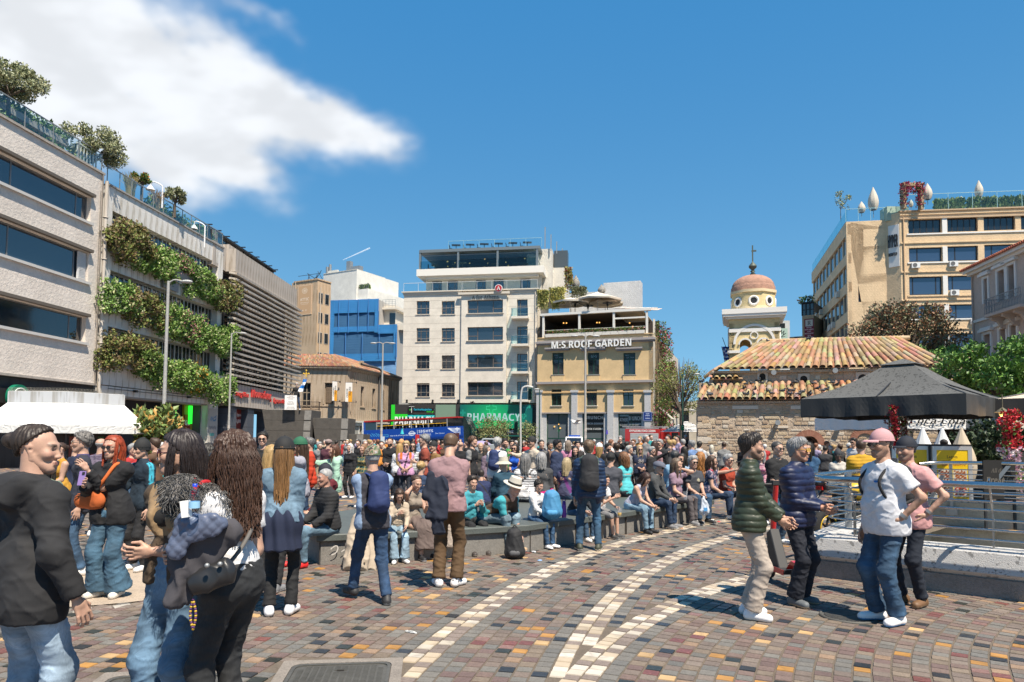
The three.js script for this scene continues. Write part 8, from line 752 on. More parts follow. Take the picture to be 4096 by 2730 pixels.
const bc=o.bc||[0.03,0.035,0.05],wr=(amp,fy=16)=>(X,Y,Z)=>{const q=1-Math.abs(fbm(X*4+Y*2.5+label.length*1.7,Y*fy*0.8-X*5+Z*3,Z*4,2)*2-1),w=1-Math.abs(fbm(X*8-Y*5,Y*fy*1.5+X*9,Z*8+5,2)*2-1);let jf=0;for(const J of[K.el[0],K.el[1],K.kn[0],K.kn[1],K.an[0],K.an[1]]){const d=(X-J[0])**2+(Y-J[1])**2+(Z-J[2])**2;if(d<0.035)jf+=Math.exp(-d/0.009)*(1-Math.abs(fbm(X*10+2,Y*26+Z*8,Z*10,2)*2-1)*1.6);}return amp*(q*q*q*q*0.9+w*w*w*w*w*0.5-0.5)+0.008*jf;},jean=o.btm===undefined||o.btm==='jeans',bm=M([1,1,1],0.85,{vertexColors:true,map:jean&&!o.plainb?T.denim:T.cloth,bumpMap:T.fold,bumpScale:0.007});
const fade=(c)=>(X,Y,Z)=>{if(!jean)return c;const k=0.8+0.7*sst(0.45,0.7,fbm(X*5,Y*4,Z*5+3,3));return c.map((v)=>v*k);};
const e=(o.lw??0.01)*0.7,fl=o.flare??0.006;if(o.btm==='skirt'){const kn=vmix(K.kn[0],K.kn[1],0.5),an=vmix(K.an[0],K.an[1],0.5),end=o.long?vmix(kn,an,o.sit?0.75:0.7):o.sit?vadd(kn,vnorm(vsub(an,kn)),0.02):vmix(K.P,kn,0.8);part('skirt',surf([wide(K.P,0.085,0.125,0.1),B(K.P,kn,0.15,0.15,0.08),...(o.long?[B(kn,end,0.16,0.2,0.08,{flat:true})]:[B(K.P,end,0.17,0.2,0.05,{flat:true})])],lod,{disp:(X,Y,Z)=>0.012*Math.sin(Math.atan2(X,Z)*14+Y*3),color:()=>bc}),bm,t,null,true);}else part(o.btm==='shorts'?'shorts':'trousers',surf([wide(K.P,fem?0.078:0.068,0.113+fat*0.3,0.08),...(o.hw?[wide(K.W,0.06,0.1,0.1)]:[]),...leg(0,e,fl+e,o.btm==='shorts'?1:1.97),...leg(1,e,fl+e,o.btm==='shorts'?1:1.97)],lod,{cut:o.sit?null:(X,Y)=>Y-(K.P[1]+(o.hw?0.13:0.1)),disp:wr(lod<0.01?0.009:0.010,14),color:fade(bc)}),bm,t,null,true);
const sc=o.sc||[0.75,0.74,0.72],so=o.so||[0.8,0.78,0.74];if(lod<0.03){const G=[];[0,1].forEach((i)=>{const a=K.an[i],ya=(o.toe?o.toe[i]:i?0.25:-0.25),lift=K.ft[i][4]||0,d=[Math.sin(ya),-lift,Math.cos(ya)],hl=vadd([a[0],Math.max(0.042,a[1]-0.045),a[2]],d,-0.035),toe=vadd(hl,d,0.185),toe2=[toe[0],Math.max(0.032,toe[1]-0.008),toe[2]],bot=Math.min(hl[1],toe2[1])-0.03;G.push(surf([B(hl,toe2,0.042,0.034,0.03),B(vadd(hl,d,0.08),vadd(toe2,d,-0.02),0.044,0.042,0.03,{S:[0,1,0],f:0.8}),B(hl,[a[0],a[1]+0.03,a[2]],0.042,0.044,0.03,{flat:true})],lod<0.01?0.008:0.013,{cut:lift?null:(X,Y)=>0.003-Y,color:(X,Y,Z)=>{const h=lift?Y-lerp(hl[1],toe2[1],clamp((Z-hl[2])/(toe2[2]-hl[2]||1)))+0.036:Y;return h<0.024?so:(o.lace&&Y>0.055&&vn(X*60,Y*60,Z*60)>0.7?[0.05,0.05,0.05]:sc);}}));});part('shoes',mrg(G),M([1,1,1],0.6,{vertexColors:true}),t,null,true);}
const tc=o.tc||[0.5,0.5,0.5],sl=o.sl??1,lo=o.loose??0.012,hem=o.hem??0.06,puff=o.puff;const under=o.inner,down=vsub([0,0,0],K.U),hemP=o.sit?vadd(K.P,down,0.05):vadd(K.P,K.U,-hem);
const tb=(ex,cut0)=>[...torso(ex),...(hem>0.02&&!o.sit?[wide(vadd(K.P,K.U,-hem*0.7),fem?0.08:0.07,0.11+ex+fat*0.4,0.1)]:[])];
const cutT=(X,Y,Z)=>{const y0=(X-hemP[0])*K.U[0]+(Y-hemP[1])*K.U[1]+(Z-hemP[2])*K.U[2];return-y0;};
const nearArm=(X,Y,Z)=>{for(const i of[0,1]){if(vlen(vsub([X,Y,Z],K.wr[i]))<0.17||vlen(vsub([X,Y,Z],K.el[i]))<0.13)return true;}return false;};
if(under)part('shirt',surf([...torso(0.002),...(o.rib?[]:[]),B(K.N,vadd(K.N,K.U,0.035),0.064,0.06,0.03,{flat:true})],lod,{disp:wr(0.004),color:()=>under,cut:(X,Y,Z)=>cutT(X,Y+0.02,Z)}),M([1,1,1],0.85,{vertexColors:true,map:T.cloth}),t,null,true);
const inF=(X,Y,Z)=>{const d=vsub([X,Y,Z],K.C);return[d[0]*Rt[0]+d[2]*Rt[2],d[0]*K.U[0]+d[1]*K.U[1]+d[2]*K.U[2],d[0]*K.Fw[0]+d[1]*K.Fw[1]+d[2]*K.Fw[2]];};
const colf=o.col,vsl=o.sleeves;const color=(X,Y,Z)=>{const[a,b,c]=inF(X,Y,Z);let r=colf?colf(a,b,c,X,Y,Z):null;if(!r&&vsl&&Math.abs(a)>0.165)r=vsl;r=r||tc;const k=0.9+0.2*vn(X*20,Y*20,Z*20);return r.map((v)=>v*k);};
const ba=[...tb(lo)];if(sl>0)[0,1].forEach((i)=>ba.push(...arm(i,lo*0.75,lo*(o.ls??0.7)+(sl<=0.6?0.012:0.002),sl>=1?1+0.96*Math.min(1,sl):sl+0.05,true)));if(o.collar)ba.push(B(vadd(K.N,K.U,-0.02),vadd(vadd(K.N,K.U,o.collar),K.Fw,0.0),0.075,0.068,0.03,{flat:true}),{...B(vadd(K.N,K.U,o.collar-0.03),vadd(K.N,K.U,0.2),0.056,0.06,0.005),sub:1});if(o.hood)ba.push(B(vadd(vadd(K.N,K.Fw,-0.085),Rt,-0.08),vadd(vadd(K.N,K.Fw,-0.085),Rt,0.08),0.06,0.06,0.05),E3(vadd(vadd(K.N,K.Fw,-0.11),K.U,-0.06),0.075,0.06));if(o.open){const w=o.open;ba.push({...B(vadd(vadd(K.N,K.Fw,0.14),K.U,0.05),vadd(hemP,K.Fw,0.16),w*0.7,w,0.01,{}),sub:1});}
if(sl===0)[0,1].forEach((i)=>ba.push({...B(vadd(K.sh[i],Rt,(i?1:-1)*0.03),vadd(vadd(K.sh[i],Rt,(i?1:-1)*0.045),K.U,-0.12),0.07,0.06,0.01),sub:1}));const nk=o.neck??0.0;ba.push({...B(vadd(vadd(K.N,K.U,0.035),K.Fw,0.03),vadd(vadd(K.N,K.U,0.14),K.Fw,0.03),0.058+nk,0.07+nk,0.01),sub:o.collar||o.hood||o.roll?undefined:1,...(o.collar||o.hood||o.roll?{r:[0.001,0.001]}:{})});
const dsp=puff?(X,Y,Z)=>{const v=Math.abs(Math.sin((Y+0.03*nz(X*7,Y*5,Z*7))*Math.PI/puff));return 0.0105*Math.pow(v,0.6)*(0.6+0.9*fbm(X*9,Y*9,Z*9+4,2))-0.006+0.006*nz(X*26,Y*26,Z*26);}:wr(lod<0.01?0.010:0.011,9);
part(o.top||'jacket',surf(ba,lod<0.01&&puff?0.009:lod,{cut:(X,Y,Z)=>(nearArm(X,Y,Z)?-1:cutT(X,Y,Z)),disp:dsp,color}),M([1,1,1],o.shiny?0.5:0.88,{vertexColors:true,map:o.tm||T.cloth,bumpMap:T.fold,bumpScale:puff?0.003:0.007}),t,null,true);
if(o.hs!=='none')part('hair',hairG(o.hs||(fem?'mid':'short'),hair,lod<0.01?0.006:lod<0.03?0.012:0.02,Math.round(Math.abs(x*100)+label.length)).applyMatrix4(K.hm),M([1,1,1],0.52,{vertexColors:true}),t,null,true);
if(o.hat)part('hat',uvm(hatG(o.hat,lod),true).scale(...[0,0,0].map(()=>(fem||o.hs==='short'||o.hs==='afro'?1.14:1.05))).applyMatrix4(K.hm),M(o.hatm?[1,1,1]:o.hatc||[0.02,0.02,0.02],0.8,{side:THREE.DoubleSide,map:o.hatm||T.cloth,vertexColors:o.hat==='fedora'}),t,null,true);
if(o.glasses)part('glasses',mrg([-1,1].map((q)=>[new THREE.CylinderGeometry(0.024,0.024,0.004,18).rotateX(Math.PI/2).scale(1.08,0.85,1).translate(q*0.031,0.003,0.1),rod([q*0.056,0.008,0.096],[q*0.078,0.008,-0.005],0.0025,0.0025,5)]).concat([rod([-0.01,0.008,0.103],[0.01,0.008,0.103],0.003,0.003,5),...(o.rim?[-1,1].map((q)=>new THREE.TorusGeometry(0.025,0.0035,6,20).scale(1.08,0.85,1).translate(q*0.031,0.003,0.101)):[])])).applyMatrix4(K.hm),M(Array.isArray(o.glasses)?o.glasses:[0.012,0.01,0.01],0.12,{clearcoat:1}),t);
t.K=K;t.s=s;return t;
}
function P(label,sx,sy,Z,deg,o={},group){const h=at(sx,sy,Z);let H=clamp(h.y,1.5,1.9);if(o.sit){o.scl=clamp((h.y-o.sit)/(o.hat?0.89:0.87),0.66,1.15);}return figure(label,h.x,h.z,deg*Math.PI/180,H,o,group);}
function carried(p,name,label,cat){const o=thing(name,label,cat,p.position,p.rotation.y);o.scale.copy(p.scale);return o;}
function backpack(p,c,label,big=1,strap=c){const K=p.K,o=carried(p,'backpack',label,'backpack'),at0=vadd(vadd(K.C,K.Fw,-0.2),K.U,-0.02),m=(v,k)=>vadd(v,K.U,k);part('bag',surf([B(m(at0,0.13*big),m(at0,-0.16*big),0.085*big,0.1*big,0.05,{S:K.Rt,f:1.3}),B(m(vadd(at0,K.Fw,-0.06*big),-0.06),m(vadd(at0,K.Fw,-0.06*big),-0.15*big),0.05,0.055,0.015,{S:K.Rt,f:1.6})],0.013,{disp:(X,Y,Z)=>0.02*(fbm(X*14,Y*9,Z*14,2)-0.5)}),M(c,0.8,{map:T.cloth,bumpMap:T.fold,bumpScale:0.004}),o,null,true);part('strap',[-1,1].map((s)=>tube([vadd(m(at0,0.12),K.Rt,s*0.06),vadd(vadd(K.N,K.Rt,s*0.1),K.Fw,-0.02),vadd(vadd(K.C,K.Rt,s*0.12),K.Fw,0.135+(big<1?0.03:0)),vadd(vadd(K.W,K.Rt,s*0.15),K.Fw,0.04),vadd(m(at0,-0.15),K.Rt,s*0.12)].map((v)=>V3(...v)),0.014,24,5)),M(strap,0.85),o);return o;}
const Wt=[0.78,0.77,0.77],Bk=[0.018,0.018,0.02],Nv=[0.018,0.026,0.06],Gy=[0.2,0.2,0.205],Dk=[0.022,0.018,0.014],Br=[0.05,0.027,0.015],Gr=[0.3,0.295,0.285],Bl=[0.34,0.22,0.09],Jn=[0.06,0.12,0.21],JD=[0.025,0.055,0.12],JL=[0.36,0.45,0.56],N=0.009,N2=0.012;
const tan=[0.36,0.24,0.13],strp=(c,d,f=30)=>(a,b,z,X,Y)=>(Math.sin(Y*6.283*f)>0.2?d:c);
const hoodie=P('person in a loose black hoodie and pale jeans, hair tied back, at the far left',132,1690,3.55,158,{lod:N,fem:1,hs:'bun',headYaw:-1.05,RA:[0.16,-0.49,0.04],LA:[0.1,-0.5,0.02],tc:[0.024,0.024,0.026],hood:1,loose:0.034,hem:0.17,bc:JL,lw:0.03,flare:0.035,sc:Wt});
const brown=P('person in an open brown fleece lined jacket and blue jeans, with red sunglasses, facing left',738,1712,3.85,-24,{lod:N,fem:1,hs:'mid',hc:[0.02,0.013,0.012],glasses:[0.06,0.008,0.014],rim:1,tc:[0.085,0.058,0.036],inner:[0.014,0.014,0.015],open:0.07,loose:0.034,hem:0.02,RA:'belly',LA:'belly',headYaw:-0.75,bc:[0.15,0.25,0.37],hw:1,lw:0.022,flare:0.06,col:(a,b,c)=>(b>-0.12&&c>0.02&&Math.abs(a)<0.135?tan:b>0.1&&Math.abs(a)<0.13?tan:null)});
const white1=P('person in a white T-shirt and black jeans with long wavy brown hair, seen from behind',948,1722,3.7,-112,{lod:N,fem:1,hs:'curl',hc:[0.05,0.024,0.014],tc:Wt,top:'shirt',sl:0.5,loose:0.004,hem:-0.08,LA:'hold',RA:'hold',bc:[0.032,0.032,0.034],hw:1,lw:0.012,glasses:Bk});
const red=P('person with bright red hair in a black jacket and wide jeans, holding a phone',462,1737,7.3,-10,{lod:N2,fem:1,hs:'mid',hc:[0.28,0.045,0.014],glasses:1,tc:Bk,inner:[0.3,0.2,0.12],open:0.05,loose:0.035,hem:0.14,RA:[-0.06,-0.16,0.3],LA:[-0.24,0.0,0.26],bc:[0.075,0.155,0.235],lw:0.03,flare:0.075,sc:[0.7,0.66,0.58]});
P('person with frizzy grey hair in a navy zip jacket over a purple shirt, looking left',340,1724,8.4,-55,{lod:0.016,hs:'afro',hc:[0.13,0.12,0.11],tc:[0.035,0.038,0.055],inner:[0.07,0.055,0.15],open:0.05,hem:0.12,glasses:[0.3,0.26,0.2],bc:Jn});
P('person in a black knitted hat and dark tracksuit top with cyan stripes, holding a phone',578,1750,8.7,-32,{lod:0.016,hs:'buzz',hat:'beanie',tc:[0.016,0.032,0.05],RA:'phone',collar:0.06,bc:Bk,btm:'chino',col:(a,b,c)=>(Math.abs(a)>0.155&&(Math.abs(c)<0.012||Math.abs(c-0.035)<0.01)?[0.06,0.5,0.66]:null)});
P('person in a mustard yellow sleeveless dress and sunglasses, far left behind the hoodie',246,1768,11,-25,{fem:1,hs:'bun',hc:Br,glasses:1,tc:[0.55,0.28,0.03],sl:0,btm:'skirt',bc:[0.55,0.28,0.03],LA:'front',top:'shirt'});
P('balding grey person in a checked shirt seen from behind at the left',402,1750,11.5,165,{hs:'bald',hc:Gr,tc:[0.2,0.16,0.22],col:strp([0.2,0.16,0.22],[0.1,0.07,0.12],22)});P('person in a sage green top, head hidden behind the hoodie wearer',172,1800,6.4,175,{fem:1,hs:'mid',hc:Dk,tc:[0.2,0.27,0.19]});
const dn=P('person in a black mesh cap and ripped denim jacket with very long golden brown hair',1137,1744,6.6,-172,{lod:N2,fem:1,hs:'long',hc:[0.17,0.088,0.032],hat:'cap',hatc:[0.02,0.02,0.02],tc:[0.2,0.3,0.4],tm:T.denim,loose:0.03,hem:0.0,bc:[0.014,0.014,0.015],btm:'leggings',lw:0.0,flare:0.02,sc:Wt,LA:'front',RA:'front'});
part('tied_jacket',surf([B(vadd(dn.K.P,dn.K.Rt,-0.06),vadd(dn.K.P,dn.K.Rt,0.06),0.15,0.15,0.05),B(dn.K.P,[0,0.66,0],0.16,0.2,0.08,{flat:true})],N2,{disp:(X,Y,Z)=>0.014*Math.sin(Math.atan2(X,Z)*9+Y*6)}),M(Nv,0.9,{map:T.cloth}),dn,null,true);
P('person with long dark curls standing behind the brown jacket',836,1772,7.4,170,{fem:1,hs:'curl',hc:Dk,tc:Bk});P('person in a pale blue top and grey running shoes, blond hair, beside the mesh cap',1086,1776,7.5,178,{lod:0.016,fem:1,hs:'long',hc:Bl,tc:[0.42,0.5,0.62],bc:Bk,btm:'chino',sc:Gy});
P('tall curly haired person in black sunglasses standing before the vent blocks',1052,1726,13,12,{hs:'afro',hc:Dk,glasses:1,tc:Bk});
P('person in a green baseball cap and grey T-shirt shielding the eyes with one hand',1207,1746,10.6,-72,{lod:0.016,fem:1,hs:'long',hc:Br,hat:'cap',hatc:[0.025,0.14,0.07],tc:[0.36,0.36,0.42],sl:0.5,top:'shirt',LA:'head',loose:0.025,hem:0.12,bc:Jn});
P('grey haired person in a scarlet padded jacket behind the green cap',1243,1748,13.2,-68,{hc:[0.12,0.115,0.11],tc:[0.6,0.05,0.015],puff:0.09,hem:0.12,bc:JD});
const mint=P('person in a mint green raincoat stretching out an arm with a phone, long chestnut hair',1342,1776,13.2,-62,{lod:0.016,fem:1,hs:'mid',hc:[0.09,0.038,0.02],tc:[0.42,0.66,0.5],hood:1,inner:Wt,open:0.035,hem:0.2,loose:0.025,RA:[0.0,0.02,0.52],bc:Dk,btm:'chino'});
P('person in a plum sweater and pink flat cap with a teal rucksack',1312,1753,19,165,{hat:'flat',hatc:[0.32,0.24,0.22],tc:[0.1,0.03,0.045],hs:'buzz'});P('white haired person in a black quilted coat with a white scarf',1402,1778,19,-25,{fem:1,hs:'bob',hc:[0.55,0.54,0.52],tc:Bk,puff:0.1,hem:0.2,bc:Bk,btm:'chino'});P('person in a green and gold tartan blouse carrying a black handbag',1457,1775,16.5,-35,{fem:1,hs:'bob',hc:[0.22,0.12,0.06],tc:[0.02,0.1,0.085],col:(a,b,c,X,Y)=>(Math.sin(Y*60)>0.6?[0.42,0.3,0.1]:Math.sin(X*70)>0.7?[0.3,0.24,0.12]:null),bc:Bk,btm:'chino',RA:'front'});
const camoT=tex(128,(u,v)=>{const a=fbm(u*5,v*5,91,3,5),b=fbm(u*6,v*6,92,3,6);return a>0.56?[0.07,0.11,0.05]:b>0.56?[0.24,0.17,0.11]:a<0.42?[0.03,0.028,0.025]:[0.28,0.23,0.17];},0.22);
const camo=P('person in a camouflage cap walking away, dark vest over pale blue sleeves',1497,1775,7.1,-148,{lod:N2,hs:'buzz',hc:Gr,hat:'cap',hatm:camoT,tc:[0.045,0.044,0.056],sleeves:[0.29,0.4,0.58],hem:0.1,RA:'low',LA:'belly',bc:[0.035,0.08,0.17],lw:0.012,flare:0.01,sc:[0.03,0.03,0.032],so:[0.4,0.39,0.38],feet:[[-0.12,0,-0.16],[0.1,0.02,0.34]],bend:0.06});backpack(camo,[0.025,0.045,0.15],'navy blue rucksack with white print on the walker in the camouflage cap',1,[0.02,0.045,0.17]);
const mauve=P('person in a dusty pink sweater and brown trousers standing with back turned, head bowed',1797,1727,7.9,172,{lod:N2,hs:'buzz',hc:[0.1,0.06,0.035],headPitch:0.32,tc:[0.37,0.225,0.235],top:'sweater',hem:0.07,loose:0.02,RA:'belly',LA:'belly',bc:[0.115,0.066,0.03],btm:'chino',lw:0.02,flare:0.02,sc:Wt,lace:1,toe:[-0.4,0.5]});
const green=P('bearded person in an olive green puffer jacket over a mint shirt and beige trousers',2992,1727,6.65,72,{lod:N,hs:'short',hc:[0.022,0.016,0.013],beard:0.6,skin:[0.5,0.3,0.21],tc:[0.034,0.046,0.024],puff:0.062,shiny:1,inner:[0.33,0.6,0.5],open:0.045,collar:0.05,hem:0.1,loose:0.03,RA:[-0.12,-0.43,0.26],LA:[-0.1,-0.42,0.3],bc:[0.5,0.42,0.35],btm:'chino',lw:0.022,flare:0.02,sc:Wt});
const navy=P('grey haired person in a shiny navy puffer jacket and yellow mirrored glasses, hands together',3182,1746,7.2,38,{lod:N,hs:'short',hc:[0.2,0.2,0.2],skin:[0.5,0.27,0.18],headYaw:0.2,glasses:[0.62,0.36,0.04],rim:1,tc:[0.012,0.02,0.07],puff:0.066,shiny:1,collar:0.05,hem:0.1,loose:0.03,RA:[-0.15,-0.34,0.27],LA:[-0.15,-0.34,0.27],bc:[0.012,0.015,0.026],btm:'chino',lw:0.02,flare:0.03,sc:[0.12,0.13,0.14],so:[0.45,0.36,0.25]});
const pinkcap=P('person in a pink cap, white T-shirt and jeans with one hand on hip',3535,1708,6.5,-76,{lod:N,hs:'buzz',hc:Dk,hat:'cap',hatc:[0.62,0.34,0.35],beard:0.35,glasses:1,tc:[0.76,0.76,0.79],top:'shirt',sl:0.6,fat:0.035,loose:0.018,hem:0.12,LA:'hip',RA:'down',bc:[0.045,0.1,0.18],lw:0.02,flare:0.02,sc:Wt,so:[0.12,0.32,0.6],skin:[0.47,0.28,0.19]});backpack(pinkcap,Bk,'black rucksack strap and bag on the back of the white T-shirt',0.8);
const pshirt=P('person in a navy cap and salmon pink shirt standing behind the white T-shirt',3632,1738,7.2,-68,{lod:N2,hat:'cap',hatc:[0.014,0.018,0.03],hs:'buzz',beard:0.5,tc:[0.72,0.37,0.36],top:'shirt',sl:0.6,hem:0.12,loose:0.025,LA:'hip',bc:[0.012,0.018,0.032],btm:'chino',lw:0.015,sc:[0.16,0.085,0.04],so:[0.3,0.2,0.12]});
{const tx=canvasTex(128,96,(g,w,h)=>{g.clearRect(0,0,w,h);g.fillStyle='#2f6fb5';g.beginPath();g.ellipse(58,58,42,20,0,0,7);g.fill();g.beginPath();g.moveTo(92,52);g.lineTo(122,30);g.lineTo(112,58);g.fill();g.font='12px sans-serif';g.fillText('whale',40,92);}),K=pinkcap.K,q=vadd(vadd(vadd(K.C,K.Rt,0.075),K.Fw,0.155),K.U,0.01),g=new THREE.PlaneGeometry(0.07,0.05).rotateY(0.25).translate(...q);g.userData.keep=true;part('shirt_print',g,new THREE.MeshStandardMaterial({map:tx,transparent:true,alphaTest:0.4}),pinkcap);const wv=vmix(K.wr[1],K.el[1],0.12);part('wrist_watch',[rod(vmix(K.wr[1],K.el[1],0.04),vmix(K.wr[1],K.el[1],0.16),0.036,0.038,14)],greyMetal,pinkcap);part('wrist_watch',[rod(vmix(pshirt.K.wr[1],pshirt.K.el[1],0.04),vmix(pshirt.K.wr[1],pshirt.K.el[1],0.16),0.036,0.038,14)],greyMetal,pshirt);}
const SH=SEATH;const S=(label,sx,sy,Z,deg,o)=>P(label,sx,sy,Z,deg,{sit:SH,lod:0.018,A:'thigh',...o});
const quilt=S('seated person in a black quilted jacket, jeans and bright red trainers, looking left',1322,1888,9.25,-48,{hs:'buzz',hc:Gr,skin:[0.5,0.28,0.2],tc:[0.028,0.028,0.03],puff:0.05,loose:0.03,collar:0.05,RA:'lap',LA:'thigh',bc:[0.17,0.27,0.36],sc:[0.65,0.02,0.02],so:[0.5,0.02,0.02]});
S('seated person in a maroon knit and dark knitted hat behind the quilted jacket',1322,1866,10.6,-70,{hat:'beanie',hatc:[0.02,0.022,0.035],hs:'buzz',tc:[0.13,0.012,0.02],hood:1,tm:T.knit});S('seated person in a trench coat and pale jeans, long hair falling over a phone',1590,1960,9.6,18,{fem:1,hs:'long',hc:Br,bend:0.35,headPitch:0.4,tc:[0.55,0.45,0.34],RA:'phone',LA:'thigh',bc:[0.33,0.45,0.56],flare:0.05});
S('seated person in a ribbed brown skirt with sunglasses pushed up on the head',1650,1912,9.85,42,{fem:1,hs:'bun',hc:Br,headPitch:0.25,tc:[0.3,0.25,0.2],sl:0,RA:'ear',LA:'phone',btm:'skirt',long:1,bc:[0.17,0.125,0.11],sc:Bk});S('seated person in a long beige embroidered robe, half hidden by the pink sweater',1762,1905,10.1,25,{fem:1,hs:'none',hat:'beanie',hatc:[0.5,0.43,0.35],tc:[0.47,0.38,0.31],btm:'skirt',long:1,bc:[0.45,0.37,0.3],A:'lap'});
S('seated person in black trousers and boat shoes holding a phone, right of the pink sweater',1872,1905,10.35,30,{tc:[0.06,0.35,0.42],A:'phone',bend:0.3,bc:Bk,btm:'chino',sc:[0.06,0.05,0.045],so:[0.4,0.35,0.28]});
const fed=figure('seated person in a white fedora and brown padded waistcoat bending down to a bag',-0.36,-10.5,1.0,1.75,{sit:SH,lod:0.016,bend:0.95,hat:'fedora',hatc:[0.72,0.67,0.57],hs:'buzz',hc:Gr,skin:[0.6,0.36,0.28],tc:[0.1,0.06,0.038],puff:0.09,sleeves:[0.06,0.42,0.48],sl:0.7,RA:[-0.08,-0.5,0.16],LA:[-0.08,-0.5,0.16],bc:[0.22,0.3,0.36],sc:[0.4,0.28,0.17]});
S('seated child in a white sweatshirt and jeans with curly black hair, looking right',2140,1928,10.85,48,{hs:'afro',hc:Dk,headPitch:0.2,tc:Wt,bc:[0.045,0.11,0.22],A:'lap',sc:Wt,so:Bk});
S('seated person in a dark padded jacket, face hidden behind the standing rucksack',2300,1900,11.7,40,{fem:1,hs:'mid',hc:Br,tc:[0.022,0.026,0.034],puff:0.06,bend:0.35,bc:Jn});S('seated person in a white T-shirt and grey shorts holding an iced drink',2392,1900,11.95,52,{hc:Dk,tc:Wt,sl:0.5,btm:'shorts',bc:Gy,bend:0.3,RA:'phone',LA:'lap',sc:[0.05,0.05,0.05]});
const bp=P('person in a navy puffer jacket with a green hood, standing with back turned',2356,1757,10.5,176,{lod:0.014,hc:[0.13,0.085,0.05],tc:[0.012,0.032,0.085],puff:0.06,shiny:1,hem:0.1,loose:0.03,hood:1,col:(a,b,c)=>(b>0.09&&c<0.02&&Math.abs(a)<0.15?[0.13,0.2,0.15]:null),bc:[0.05,0.12,0.21],sc:[0.05,0.055,0.035],feet:[[-0.15,0,0],[0.15,0,0]]});backpack(bp,[0.03,0.03,0.033],'large black and grey hiking rucksack on the navy puffer jacket',1.25);
S('seated person in a sleeveless lilac vest bending over, dark hair over the face',2525,1878,12.7,45,{fem:1,hs:'bob',hc:[0.05,0.025,0.018],bend:0.55,headPitch:0.5,tc:[0.48,0.48,0.58],sl:0,A:'lap',bc:[0.25,0.38,0.5],sc:Bk,so:Bk});S('seated person in a grey flat cap and charcoal jacket with a pale hood, hands folded',2606,1848,13.4,52,{hat:'flat',hatc:[0.13,0.14,0.18],hs:'buzz',hc:Gr,glasses:1,tc:[0.07,0.073,0.075],hood:1,bend:0.25,A:'lap',bc:JD,sc:Gy});S('seated person in a mauve T-shirt holding the forehead with one hand',2692,1842,14.0,50,{fem:1,hs:'mid',hc:[0.13,0.09,0.06],fat:0.03,tc:[0.3,0.2,0.26],sl:0.5,LA:'ear',RA:'thigh',bc:[0.12,0.105,0.11],btm:'chino',sc:Gy});
S('seated person in a dark grey T-shirt and black sunglasses holding a plastic bag',2762,1832,14.3,18,{hc:Gr,glasses:1,fat:0.035,tc:[0.06,0.065,0.078],sl:0.55,A:'lap',bc:[0.04,0.09,0.17],col:(a,b,c)=>(c>0.05&&Math.hypot(a-0.07,b-0.0)<0.03?[0.5,0.46,0.32]:null),sc:Bk});S('seated person in a dark floral top with a red shoulder bag, facing right',2832,1832,15.0,62,{fem:1,hs:'bob',hc:Br,glasses:[0.2,0.18,0.16],fat:0.05,tc:[0.035,0.05,0.11],sl:0.35,col:(a,b,c,X,Y,Z)=>(vn(X*40,Y*40,Z*40)>0.66?[0.45,0.35,0.4]:Math.abs(a+b*0.6)<0.02?[0.45,0.02,0.03]:null),LA:'point',bc:JD});S('seated person in a rust red T-shirt at the right end of the stone seat',2898,1826,15.3,40,{hc:Gr,glasses:1,tc:[0.42,0.06,0.025],sl:0.5,A:'front'});
const Sb=(label,sx,sy,Z,deg,o)=>S(label,sx,sy,Z,deg,{lod:0.022,...o});
Sb('seated person in a navy jacket with a fair bun and a black rucksack',1678,1856,12.6,165,{fem:1,hs:'bun',hc:Bl,tc:[0.035,0.06,0.12],puff:0.08});Sb('seated person in a navy sweatshirt crossed by a black strap, seen from behind',1935,1880,12.9,-160,{hs:'buzz',tc:[0.018,0.028,0.09],bend:0.4,col:(a,b)=>(Math.abs(a-b*0.7)<0.022?Bk:null)});Sb('seated person in a white bucket hat and dark teal fleece',2022,1836,13.4,-150,{hat:'bucket',hatc:[0.62,0.56,0.45],hs:'buzz',hc:Gr,tc:[0.018,0.065,0.105]});Sb('seated person with short grey hair in a black and white striped T-shirt, back turned',2100,1824,13.9,172,{fem:1,hc:[0.16,0.155,0.15],fat:0.04,tc:Wt,sl:0.6,col:(a,b,c,X,Y)=>(Math.abs(a+b*0.9+0.02)<0.02?Bk:Math.sin(Y*150)>0.45?[0.06,0.06,0.07]:null)});Sb('seated person with a grey bob, dark grey top and hot pink jacket at the waist',2166,1820,14.2,178,{fem:1,hs:'bob',hc:[0.27,0.265,0.26],tc:[0.075,0.076,0.08],col:(a,b)=>(b<-0.28?[0.75,0.0,0.2]:null),bc:[0.75,0,0.2],btm:'chino'});
Sb('seated blond person in a navy top with a purple sling bag',2262,1840,14.6,155,{fem:1,hs:'mid',hc:[0.36,0.28,0.16],tc:[0.055,0.06,0.12],sl:0.5,RA:'phone',col:(a,b,c)=>(c<0&&Math.abs(a-b*0.6-0.02)<0.04?[0.14,0.03,0.17]:null),bc:Jn});Sb('seated person in a black cap and slate grey T-shirt, seen from behind',2442,1818,15.0,170,{hat:'cap',hs:'buzz',hc:Dk,tc:[0.075,0.078,0.095],sl:0.6});Sb('seated person in a turquoise quilted jacket with short auburn hair',2506,1818,15.4,-140,{fem:1,hs:'bob',hc:[0.17,0.075,0.03],tc:[0.1,0.55,0.6],puff:0.07,RA:'ear'});
